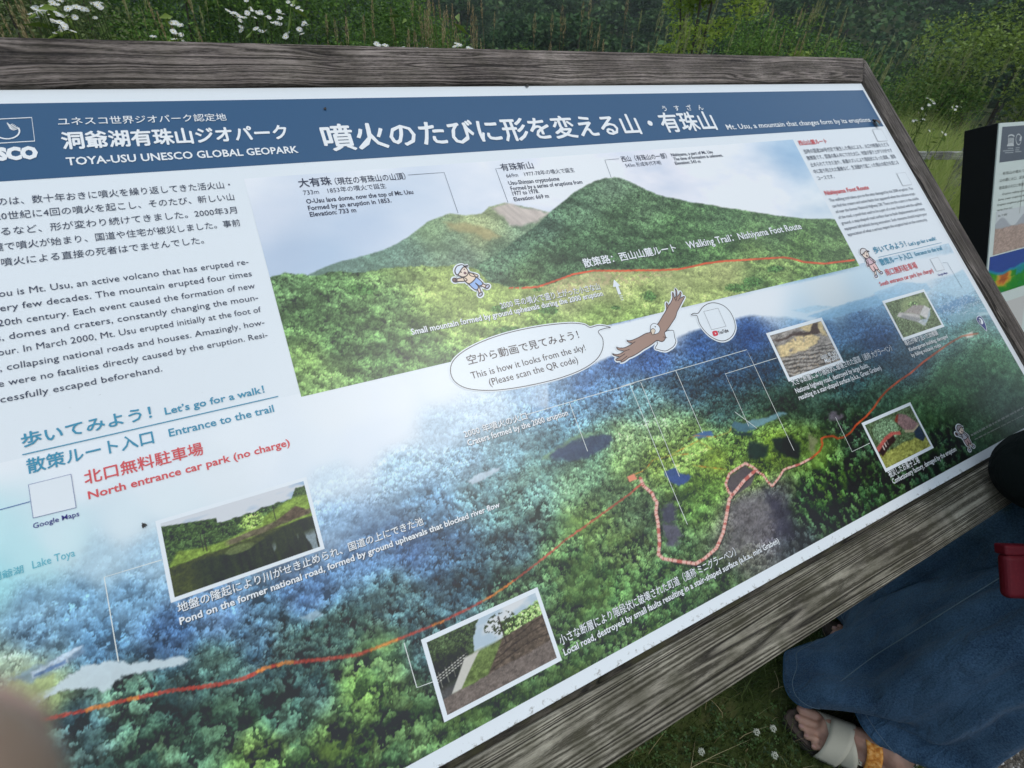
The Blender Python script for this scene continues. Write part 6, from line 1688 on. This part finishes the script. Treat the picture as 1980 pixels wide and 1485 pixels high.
def hand_caps(w, c, fwd, side, up):
    out = [(w, c, .026, .030), (c - side * .02, c + side * .02 + fwd * .01, .017, .017), (c + fwd * .03 - side * .025, c + fwd * .035 + side * .025, .014, .013)]
    for k, (o, L) in enumerate(((-.030, .062), (-.010, .072), (.010, .068), (.029, .052))):
        b = c + fwd * .040 + side * o; m1 = b + fwd * L * .42 + up * .012; m2 = m1 + fwd * L * .12 - up * L * .36; tip = m2 - fwd * L * .18 - up * L * .22
        out += [(b, m1, .0095, .0088), (m1, m2, .0088, .0080), (m2, tip, .0080, .0070)]
    tb = c - side * .034 - fwd * .015; t1 = tb - side * .022 + fwd * .030 - up * .010; t2_ = t1 + fwd * .028 + side * .008 - up * .012
    out += [(c - fwd * .01, tb, .017, .014), (tb, t1, .013, .0105), (t1, t2_, .0105, .0085)]
    return out
fw_ = np.array([-.75, .25, -.6]); fw_ /= np.linalg.norm(fw_); sd_ = np.cross(fw_, [0.6, .8, 0]); sd_ /= np.linalg.norm(sd_); up_ = np.cross(sd_, fw_)
caps += hand_caps(wr, handc + np.array([.035, .0, .015]), fw_, sd_, up_)
elr = shr + np.array([.09, -.02, -.28]); wr2 = elr + np.array([.06, .02, -.22])
caps += [(shr, elr, .045, .036), (elr, wr2, .036, .025)] + hand_caps(wr2, wr2 + np.array([.01, .01, -.06]), np.array([.05, .1, -.99]), -np.array([.75, .66, 0]) , np.array([-.66, .75, 0.]))
body = link('body', capsule_union('body', [(a - PO, b - PO, r0, r1) for a, b, r0, r1 in caps], .0036, SKIN, 2), per)
# face: eyes, brows, mouth; hair
EYEW, _, _ = mat_new('eye_white', (.6, .6, .58), .3, .5); DARKH, _, _ = mat_new('dark_hair', (.015, .012, .010), .5, .4); LIP, _, _ = mat_new('lip', (.30, .10, .09), .5, .3)
def ball(name, c, r, mat, parent, sc=(1, 1, 1)):
    bm = bmesh.new(); bmesh.ops.create_uvsphere(bm, u_segments=20, v_segments=12, radius=1)
    for v in bm.verts: v.co = Vector((v.co.x * r * sc[0], v.co.y * r * sc[1], v.co.z * r * sc[2]))
    me = bpy.data.meshes.new(name); bm.to_mesh(me); bm.free(); me.materials.append(mat)
    for p in me.polygons: p.use_smooth = True
    o = link(name, me, parent); o.location = c - PO if parent is per else c; return o
for sgn in (-1, 1):
    ball('eye', hc + face * .083 + right * .03 * sgn + np.array([0, 0, .012]), .011, EYEW, per); ball('pupil', hc + face * .092 + right * .03 * sgn + np.array([0, 0, .012]), .0045, DARKH, per)
ball('mouth', hc + face * .088 + np.array([0, 0, -.045]), .014, LIP, per, (1.2, 1.2, .4))
link('hair', capsule_union('hair', [(a - PO, b - PO, r0, r1) for a, b, r0, r1 in [(hc + np.array([.01, -.01, .03]), hc - face * .03 + np.array([0, 0, .02]), .094, .094), (hc - face * .05, hc - face * .07 + np.array([0, 0, -.14]), .075, .045),
      (hc - right * .075, hc - right * .07 - face * .02 + np.array([0, 0, -.10]), .028, .02), (hc + right * .075, hc + right * .07 - face * .02 + np.array([0, 0, -.10]), .028, .02)]], .008, DARKH, 2), per)

def cloth_material(name, c1, c2, scale, rough=.85, denim=False):
    m, nt, b = mat_new(name, c1, rough, .15)
    tc = N(nt, 'ShaderNodeTexCoord')
    n = N(nt, 'ShaderNodeTexNoise'); n.inputs['Scale'].default_value = scale; n.inputs['Detail'].default_value = 4
    big = N(nt, 'ShaderNodeTexNoise'); big.inputs['Scale'].default_value = 9; big.inputs['Detail'].default_value = 3
    for q in (n, big): nt.links.new(tc.outputs['Object'], q.inputs['Vector'])
    ad = N(nt, 'ShaderNodeMath', operation='MULTIPLY_ADD'); nt.links.new(big.outputs['Fac'], ad.inputs[0]); ad.inputs[1].default_value = .62 if denim else .3
    ml = N(nt, 'ShaderNodeMath', operation='MULTIPLY'); nt.links.new(n.outputs['Fac'], ml.inputs[0]); ml.inputs[1].default_value = .85 if denim else .6; nt.links.new(ml.outputs[0], ad.inputs[2])
    nt.links.new(ramp(nt, ad.outputs[0], [(.45, c1), (.95, c2)]), b.inputs['Base Color'])
    bp = N(nt, 'ShaderNodeBump'); bp.inputs['Distance'].default_value = .0008; bp.inputs['Strength'].default_value = .6; nt.links.new(n.outputs['Fac'], bp.inputs['Height'])
    wr_ = N(nt, 'ShaderNodeTexNoise'); wr_.inputs['Scale'].default_value = 16; wr_.inputs['Detail'].default_value = 5; wr_.inputs['Distortion'].default_value = .8; mpz = N(nt, 'ShaderNodeMapping'); mpz.inputs['Scale'].default_value = (1.6, 1.6, .45); nt.links.new(tc.outputs['Object'], mpz.inputs[0]); nt.links.new(mpz.outputs[0], wr_.inputs['Vector'])
    bp2 = N(nt, 'ShaderNodeBump'); bp2.inputs['Distance'].default_value = .022; bp2.inputs['Strength'].default_value = .75; nt.links.new(wr_.outputs['Fac'], bp2.inputs['Height']); 
    if name in ('denim', 'black_cloth'): nt.links.new(bp2.outputs[0], bp.inputs['Normal']); nt.links.new(bp.outputs[0], b.inputs['Normal'])
    b.inputs['Sheen Weight'].default_value = .08 if denim else 0
    return m
DENIM = cloth_material('denim', (.008, .024, .058), (.070, .140, .235), 330, denim=True)
BLACKC = cloth_material('black_cloth', (.004, .007, .007), (.011, .015, .015), 500, .95)
STITCH, _, _ = mat_new('stitching', (.14, .20, .25), .9, .1)

# ---- flared legs: rings lofted from the hem up to the hip
def resample(P, n):
    P = np.array(P + [P[0]], float); L = np.concatenate([[0], np.cumsum(np.linalg.norm(np.diff(P, axis=0), axis=1))])
    t = np.linspace(0, L[-1], n, endpoint=False)
    return np.stack([np.interp(t, L, P[:, k]) for k in range(3)], -1)
def smooth_ring(P, it=2):
    for _ in range(it): P = .5 * P + .25 * (np.roll(P, 1, 0) + np.roll(P, -1, 0))
    return P
def align(P, cx, ccw=True):
    """start the ring at the point furthest along -x from its centre and run counter-clockwise"""
    c = P.mean(0); ang = np.arctan2(P[:, 1] - c[1], P[:, 0] - c[0]); s = np.sum(np.cross(np.roll(P[:, :2], -1, 0) - P[:, :2], P[:, :2] - c[:2]))
    area = np.sum(P[:, 0] * np.roll(P[:, 1], -1) - np.roll(P[:, 0], -1) * P[:, 1])
    if area < 0: P = P[::-1]
    k = int(np.argmin(P[:, 0] * cx[0] + P[:, 1] * cx[1])); return np.roll(P, -k, 0)
def leg_loft(hem, rings, name, seed, folds=.012):
    n = 120
    HEM = smooth_ring(align(resample(hem, n), (1, -.35)), 1)
    levels = []
    z0 = HEM[:, 2].mean(); n_up = 46
    cz = [z0] + [r[2] for r in rings]
    hc_ = HEM.mean(0)
    ringP = []
    for cx_, cy_, cz_, ra, rb, rot in rings:
        a = np.linspace(0, 6.28318, n, endpoint=False) + math.pi - .34
        q = np.stack([cx_ + ra * np.cos(a) * math.cos(rot) - rb * np.sin(a) * math.sin(rot), cy_ + ra * np.cos(a) * math.sin(rot) + rb * np.sin(a) * math.cos(rot), np.full(n, cz_)], -1)
        ringP.append(align(q, (1, -.35)))
    keys = [HEM] + ringP; kz = np.array(cz)
    V = []
    for t in np.linspace(0, 1, n_up) ** 1.15:
        z = kz[0] + (kz[-1] - kz[0]) * t
        i = min(np.searchsorted(kz, z, 'right') - 1, len(keys) - 2); f = (z - kz[i]) / (kz[i + 1] - kz[i])
        if i == 0: f = f ** 1.05
        P = keys[i] * (1 - f) + keys[i + 1] * f
        c = P.mean(0); d = P - c; d[:, 2] = 0; d /= np.linalg.norm(d, axis=1)[:, None] + 1e-9
        ph = np.linspace(0, 6.28318, n, endpoint=False)
        w = folds * (1 - t) ** 1.2 * min(1, t * 9) * (np.sin(5 * ph + seed + 1.1 * t) + .5 * np.sin(9 * ph + 2 * seed - 2 * t) + .35 * np.sin(14 * ph + 3))
        w = w + .004 * np.sin(3 * ph + 16 * t + seed) * np.sin(math.pi * t)
        w = w + (fbm(ph * 3.5 + seed * 3 + 2.2 * t, np.full(n, t * 9), 4, 2) - .5) * .020 * min(1, t * 8) * (1 - .4 * t)
        P = P + d * w[:, None]
        V.append(P)
    Vv = np.array(V); f = []
    idx = (np.arange(n_up - 1)[:, None] * n + np.arange(n)[None]); nx = (np.arange(n_up - 1)[:, None] * n + (np.arange(n)[None] + 1) % n)
    Fc = np.stack([idx, nx, nx + n, idx + n], -1).reshape(-1, 4)
    me = mesh_np(name, Vv.reshape(-1, 3) - PO, Fc, DENIM, True)
    o = link(name, me, per)
    md = o.modifiers.new('thickness', 'SOLIDIFY'); md.thickness = .0022; md.offset = -1
    return o, Vv
G3 = lambda x, y, h: tuple(gnd(x, y, h))
hem1 = [G3(1515, 1315, .055), G3(1522, 1343, .055), G3(1540, 1362, .060), G3(1560, 1370, .068), G3(1576, 1370, .078), G3(1588, 1354, .088), G3(1600, 1330, .104), G3(1620, 1324, .114), G3(1644, 1356, .122),
        G3(1668, 1408, .118), G3(1695, 1438, .112), G3(1730, 1462, .095), G3(1762, 1472, .075), G3(1795, 1458, .055), G3(1825, 1434, .040), G3(1846, 1448, .026), G3(1868, 1456, .022), G3(1920, 1418, .020), G3(1985, 1372, .022),
        (1.42, .02, .03), (1.38, .12, .03), (1.27, .21, .03), (1.13, .27, .035), (1.02, .285, .045)]
hem2 = [G3(1633, 1208, .06), G3(1627, 1228, .055), G3(1626, 1246, .06), (1.17, .185, .06), (1.24, .10, .05), (1.36, .05, .04), (1.46, .09, .04), (1.50, .20, .04), (1.44, .31, .04), (1.34, .36, .045), (1.25, .35, .05)]
leg1, LV1 = leg_loft(hem1, [(1.155, .065, .21, .168, .135, .75), (1.150, .030, .40, .142, .126, .8), (1.175, -.045, .66, .118, .108, .8), (h1[0], h1[1], .92, .105, .10, .8)], 'jeans_leg', 1.0, .025)
leg2, LV2 = leg_loft(hem2, [(1.285, .175, .40, .120, .105, .8), (1.262, .105, .64, .114, .105, .8), (h2[0], h2[1], .92, .105, .10, .8)], 'jeans_leg', 2.6, .020)
def tube_path(name, P, r, mat, parent, closed=False):
    P = np.asarray(P) - PO; n = len(P); vs = []; fs = []
    for i in range(n):
        a = P[(i - 1) % n] if closed or i > 0 else P[i]; b = P[(i + 1) % n] if closed or i < n - 1 else P[i]; d = b - a; d /= np.linalg.norm(d) + 1e-9
        s = np.cross(d, [.2, .1, .97]); s /= np.linalg.norm(s) + 1e-9; u = np.cross(s, d)
        for k in range(4): vs.append(P[i] + (s * math.cos(k * 1.5708) + u * math.sin(k * 1.5708)) * r)
    for i in range(n if closed else n - 1):
        j = (i + 1) % n
        for k in range(4): fs.append((i * 4 + k, i * 4 + (k + 1) % 4, j * 4 + (k + 1) % 4, j * 4 + k))
    return link(name, mesh_py(name, vs, fs, mat, True), parent)
def outward(Vv, lvl, d):
    P = Vv[lvl]; c = P.mean(0); q = P - c; q[:, 2] = 0; q /= np.linalg.norm(q, axis=1)[:, None]; return P + q * d
for lg, Vv in ((leg1, LV1), (leg2, LV2)):
    tube_path('hem_edge', Vv[0], .0022, cloth_material('hem_blue', (.03, .075, .13), (.07, .15, .22), 700), lg, True)
    tube_path('hem_stitching', outward(Vv, 2, .0012), .0009, STITCH, lg, True)
# outer seam runs from the hem notch up the leg
def nearest_col(Vv, target): return int(np.argmin(np.linalg.norm(Vv[0] - np.array(target), axis=1)))
c0 = nearest_col(LV1, G3(1580, 1368, .08))
sx_, sy_ = to_photo(LV1)
path_px = [(1573, 1366), (1611, 1326), (1752, 1235), (1840, 1179), (1939, 1118), (2000, 1080)]
seam = []
for i in range(0, LV1.shape[0]):
    tgt = np.interp(sx_[i], [p[0] for p in path_px], [p[1] for p in path_px]); P = LV1[i]; cdir = P - EYE
    cc_ = P.mean(0); nrm = P - cc_; vis_ = (nrm[:, 0] * (P[:, 0]) + nrm[:, 1] * P[:, 1]) < 0
    e_ = np.abs(sy_[i] - tgt) + np.where(vis_, 0, 1e4) + np.where((sx_[i] < 1560) | (sx_[i] > 2010), 500, 0)
    j = int(np.argmin(e_))
    if e_[j] < 26:
        q = P[j] - cc_; q[2] = 0; q /= np.linalg.norm(q); seam.append(P[j] + q * .0045)
if len(seam) > 4:
    seam = np.array(seam)
    for _ in range(14): seam[1:-1] = .5 * seam[1:-1] + .25 * (seam[:-2] + seam[2:])
    tube_path('side_seam', seam, .0012, STITCH, leg1)

# top, sleeve and waist
link('jeans_waist', capsule_union('jeans_waist', [(a - PO, b - PO, r0, r1) for a, b, r0, r1 in [(h1 + np.array([0, 0, -.02]), h2 + np.array([0, 0, -.02]), .118, .118), (hipc, hipc + np.array([0, 0, .08]), .13, .118)]], .01, DENIM, 3), per)
link('black_top', capsule_union('black_top', [(a - PO, b - PO, r0, r1) for a, b, r0, r1 in [(hipc + np.array([0, 0, .06]), chest, .145, .14), (chest - right * .10, chest + right * .10, .10, .10), (chest, neck - np.array([0, 0, .05]), .09, .06),
      (shl, eln + np.array([.0, 0, .03]), .07, .078), (eln + np.array([0, 0, .03]), eln + np.array([.055, -.02, -.035]), .078, .050), (shr, elr, .065, .06)]], .009, BLACKC, 5), per)

NAILS, _, _ = mat_new('toenail', (.36, .20, .17), .35, .5)
for f_ in (ft1, ft2):
    for y, xe, r0, r1 in f_.toes:
        bm = bmesh.new(); bmesh.ops.create_uvsphere(bm, u_segments=10, v_segments=6, radius=1)
        c_ = f_.P(xe - .008, y, SH + r1 * 1.72) - PO
        for v in bm.verts: v.co = Vector(tuple(c_ + f_.f * v.co.x * r1 * .72 + f_.m * v.co.y * r1 * .60 + np.array([0, 0, v.co.z * .0013 - v.co.x * .0025])))
        me = bpy.data.meshes.new('toenail'); bm.to_mesh(me); bm.free(); me.materials.append(NAILS); link('toenail', me, body)
# sandals
SOLE, _, _ = mat_new('sole_dark', (.030, .026, .024), .8, .3); FOOTBED, _, _ = mat_new('footbed', (.055, .042, .036), .8, .2)
STRAPW = cloth_material('strap_cream', (.40, .38, .31), (.50, .48, .41), 900)
def orange_mat():
    m, nt, b = mat_new('strap_orange', (.55, .22, .04), .7, .2)
    tc = N(nt, 'ShaderNodeTexCoord'); n = N(nt, 'ShaderNodeTexNoise'); n.inputs['Scale'].default_value = 130; n.inputs['Detail'].default_value = 6
    nt.links.new(tc.outputs['Object'], n.inputs['Vector']); nt.links.new(ramp(nt, n.outputs['Fac'], [(.35, (.40, .13, .02)), (.5, (.58, .24, .045)), (.68, (.70, .40, .14))]), b.inputs['Base Color'])
    return m
STRAPO = orange_mat()
wx = [-.012, 0, .03, .08, .12, .165, .20, .225, .243, .252]
wm = [.004, .026, .036, .034, .038, .050, .050, .043, .026, .006]; wl = [.004, .026, .036, .036, .042, .050, .045, .032, .016, .004]
def sandal(ft, lab_group):
    e = empty('sandal', tuple(ft.o)); 
    def Q(x, y, z): return ft.P(x, y, z) - ft.o
    up = [(x, y) for x, y in zip(wx, wm)]; lo = [(x, -y) for x, y in zip(wx, wl)][::-1]
    out = up + lo; n = len(out)
    def slab(name, z0, z1, mat, grow=0):
        bm = bmesh.new(); a = [bm.verts.new(Q(x, y * (1 + grow), z0)) for x, y in out]; b = [bm.verts.new(Q(x, y * (1 + grow), z1)) for x, y in out]
        bm.faces.new(b); bm.faces.new(a[::-1])
        for i in range(n): bm.faces.new((a[i], a[(i + 1) % n], b[(i + 1) % n], b[i]))
        bmesh.ops.recalc_face_normals(bm, faces=bm.faces[:])
        bmesh.ops.bevel(bm, geom=[x_ for x_ in bm.edges if abs(x_.verts[0].co.z - x_.verts[1].co.z) < 1e-5], offset=.003, segments=2, affect='EDGES')
        me = bpy.data.meshes.new(name); bm.to_mesh(me); bm.free(); me.materials.append(mat)
        return link(name, me, e)
    slab('sole', .006, SH - .004, SOLE); slab('footbed', SH - .005, SH + .001, FOOTBED, -.06)
    def strap(name, xl, xm, wd, lift, mat, hk=1.0):
        vs = []; fs = []; K = 26; B = 5
        for k in range(K + 1):
            ph = math.pi * k / K; x = xl + (xm - xl) * (k / K)
            hgt = np.interp(x, [.05, .09, .12, .15, .175, .19], [.098, .078, .068, .056, .045, .040]) * hk
            wv = np.interp(x, [.05, .12, .165, .20], [.036, .040, .049, .048])
            for j in range(B + 1):
                xx = x + wd * (j / B - .5); hh = np.interp(xx, [.05, .09, .12, .15, .175, .19], [.098, .078, .068, .056, .045, .040]) * hk
                s_ = abs(math.cos(ph)) ** .75 * math.copysign(1, math.cos(ph))
                vs.append(Q(xx, -s_ * (wv + lift), SH - .006 + (hh - SH * .1 + lift) * math.sin(ph) ** .85))
        for k in range(K):
            for j in range(B): a = k * (B + 1) + j; fs.append((a, a + 1, a + B + 2, a + B + 1))
        o = link(name, mesh_py(name, vs, fs, mat, True), e); md = o.modifiers.new('thickness', 'SOLIDIFY'); md.thickness = .0022; md.offset = 1
        return o
    strap('cream_strap', .124, .172, .046, .003, STRAPW); strap('cream_strap', .164, .128, .044, .0055, STRAPW)
    strap('orange_strap', .078, .104, .027, .004, STRAPO, 1.02)
    return e
s1_ = sandal(ft1, ''); tag(s1_, 'sandal with cream and orange straps on the near foot, at the bottom edge', 'sandal', 'sandals of the person in jeans')
s2_ = sandal(ft2, ''); tag(s2_, 'sandal on the far foot, half hidden between the jeans and the rail', 'sandal', 'sandals of the person in jeans')

# red pouch held in the hand
pc = at_x(1990, 1106, 1.035)
REDL = cloth_material('red_leather', (.095, .006, .012), (.17, .016, .024), 240, .45)
po = empty('red_pouch', tuple(pc)); tag(po, 'small red leather pouch held against the jeans at the right edge', 'pouch')
wv_ = M @ np.array([1, 0.03, 0.]); hv_ = M @ np.array([.14, 1, -.1]); hv_ -= wv_ * (hv_ @ wv_); hv_ /= np.linalg.norm(hv_); nv_ = np.cross(wv_, hv_)
PR = Matrix.Identity(4)
for i in range(3): PR[i][0], PR[i][1], PR[i][2] = wv_[i], hv_[i], nv_[i]
link('pouch_body', box_mesh('pouch_body', -.048, .048, -.030, .044, -.010, .010, REDL, .009, 4), po, PR)
link('pouch_flap', box_mesh('pouch_flap', -.049, .049, -.046, -.028, -.0112, .0112, REDL, .004, 3), po, PR)

# ---------------------------------------------------------------- the photographer's fingertip at the lens
d1 = M @ ray((-292, 1708)); d1 /= np.linalg.norm(d1); tip = EYE + d1 * .042
back = M @ np.array([-.86, .40, -.32]); back /= np.linalg.norm(back); side = M @ np.array([.3, .9, .2]); side -= back * (side @ back); side /= np.linalg.norm(side); upv = np.cross(back, side)
hcaps = []
j1 = tip + back * .024; j2 = j1 + back * .026 + upv * .004; kn_ = j2 + back * .042 - upv * .006
palm = kn_ + back * .05 + side * .028
hcaps += [(tip, j1, .0078, .0086), (j1, j2, .0086, .0092), (j2, kn_, .0095, .0105)]
for k, L in ((1, 1.05), (2, .98), (3, .80)):
    b0 = kn_ + side * .021 * k + back * .004 * k; a1 = b0 - back * .034 * L - upv * .018; a2 = a1 + back * .006 - upv * .022 * L; a3 = a2 + back * .018 * L - upv * .006
    hcaps += [(b0, a1, .0100, .0092), (a1, a2, .0092, .0085), (a2, a3, .0085, .0075), (b0, palm, .013, .022)]
hcaps += [(kn_, palm, .013, .024), (palm, palm + back * .05, .026, .026), (palm + back * .05, palm + back * .16 + side * .01, .026, .034)]
th0 = palm + back * .02 - side * .03; th1 = th0 - back * .035 - side * .015 - upv * .012; th2 = th1 - back * .028 + side * .004 - upv * .010
hcaps += [(palm + back * .03, th0, .02, .015), (th0, th1, .0135, .011), (th1, th2, .011, .009)]
ho = Vector(tuple(palm))
hd_ = empty('hand', tuple(palm)); tag(hd_, 'blurred brown fingertip of the photographer in the lower left corner', 'hand')
link('skin_surface', capsule_union('skin_surface', [(a - palm, b - palm, r0, r1) for a, b, r0, r1 in hcaps], .0022, SKIN_HAND, 4), hd_)
NAIL, _, _ = mat_new('nail', (.42, .27, .22), .3, .5)
bm = bmesh.new(); bmesh.ops.create_uvsphere(bm, u_segments=12, v_segments=8, radius=1)
for v in bm.verts:
    q = -back * v.co.x * .0065 + side * v.co.y * .0052 - upv * (v.co.z * .0012); v.co = Vector(tuple(tip + back * .002 - upv * .0072 + q - palm))
me = bpy.data.meshes.new('nail'); bm.to_mesh(me); bm.free(); me.materials.append(NAIL); link('nail', me, hd_)

# ---------------------------------------------------------------- insects on the board
BUG, _, _ = mat_new('bug_dark', (.03, .025, .022), .6, .4); BUGB, _, _ = mat_new('bug_blue', (.05, .13, .17), .4, .5); BUGBR, _, _ = mat_new('bug_brown', (.13, .085, .06), .7, .3)
def bug(px, py, s, rot, lab, blue=False):
    q = sg(px, py); Pw = PANEL_O + q[0] * U_W + q[1] * V_W + N_W * .0008
    e = empty('fly' if not blue else 'moth', tuple(Pw)); tag(e, lab, 'insect')
    MM = Matrix.Identity(4); c_, s__ = math.cos(rot), math.sin(rot)
    ax = U_W * c_ + V_W * s__; ay = -U_W * s__ + V_W * c_
    for i in range(3): MM[i][0], MM[i][1], MM[i][2] = ax[i] * s, ay[i] * s, N_W[i] * s
    def el(name, cx, cy, cz, a, b, c, mat, yaw=0):
        bm = bmesh.new(); bmesh.ops.create_uvsphere(bm, u_segments=10, v_segments=6, radius=1)
        for v in bm.verts:
            x, y = v.co.x * a, v.co.y * b; v.co = Vector((cx + x * math.cos(yaw) - y * math.sin(yaw), cy + x * math.sin(yaw) + y * math.cos(yaw), cz + v.co.z * c))
        me = bpy.data.meshes.new(name); bm.to_mesh(me); bm.free(); me.materials.append(mat); link(name, me, e, MM)
    el('abdomen', -.45, 0, .35, .75, .30, .26, BUGBR if blue else BUG); el('thorax', .45, 0, .4, .38, .32, .3, BUG); el('head', .95, 0, .35, .2, .22, .2, BUG)
    el('wing', -.3, .45, .5, .95, .36, .03, BUGB if blue else BUG, -.45); el('wing', -.3, -.45, .5, .95, .36, .03, BUGBR if blue else BUG, .45)
    for k in range(3):
        for sg_ in (-1, 1): el('leg', .5 - .35 * k, sg_ * .5, .15, .05, .4, .05, BUG, sg_ * (.3 - .3 * k))
bug(1691, 239, .0105, 2.4, 'blue and brown moth at the right end of the blue heading', True)
bug(1019, 166, .0042, .3, 'dark fly on the white border just above the blue heading')
bug(629, 211, .0022, 1.0, 'tiny dark fly on the blue heading above the first title character')
bug(279, 1015, .0024, 2.0, 'tiny dark fly left of the pond picture')

# ---------------------------------------------------------------- haze over the valley
hz = link('haze', box_mesh('haze', -930, 930, -930, 930, -9.5, 150, BLACKM, 0))
mh = bpy.data.materials.new('haze'); mh.use_nodes = True; nt = mh.node_tree; nt.nodes.clear()
om = nt.nodes.new('ShaderNodeOutputMaterial'); pv_ = nt.nodes.new('ShaderNodeVolumePrincipled'); pv_.inputs['Density'].default_value = .0009; pv_.inputs['Color'].default_value = (.86, .92, .97, 1)
nt.links.new(pv_.outputs[0], om.inputs['Volume'])
hz.data.materials.clear(); hz.data.materials.append(mh); tag(hz, kind='stuff')
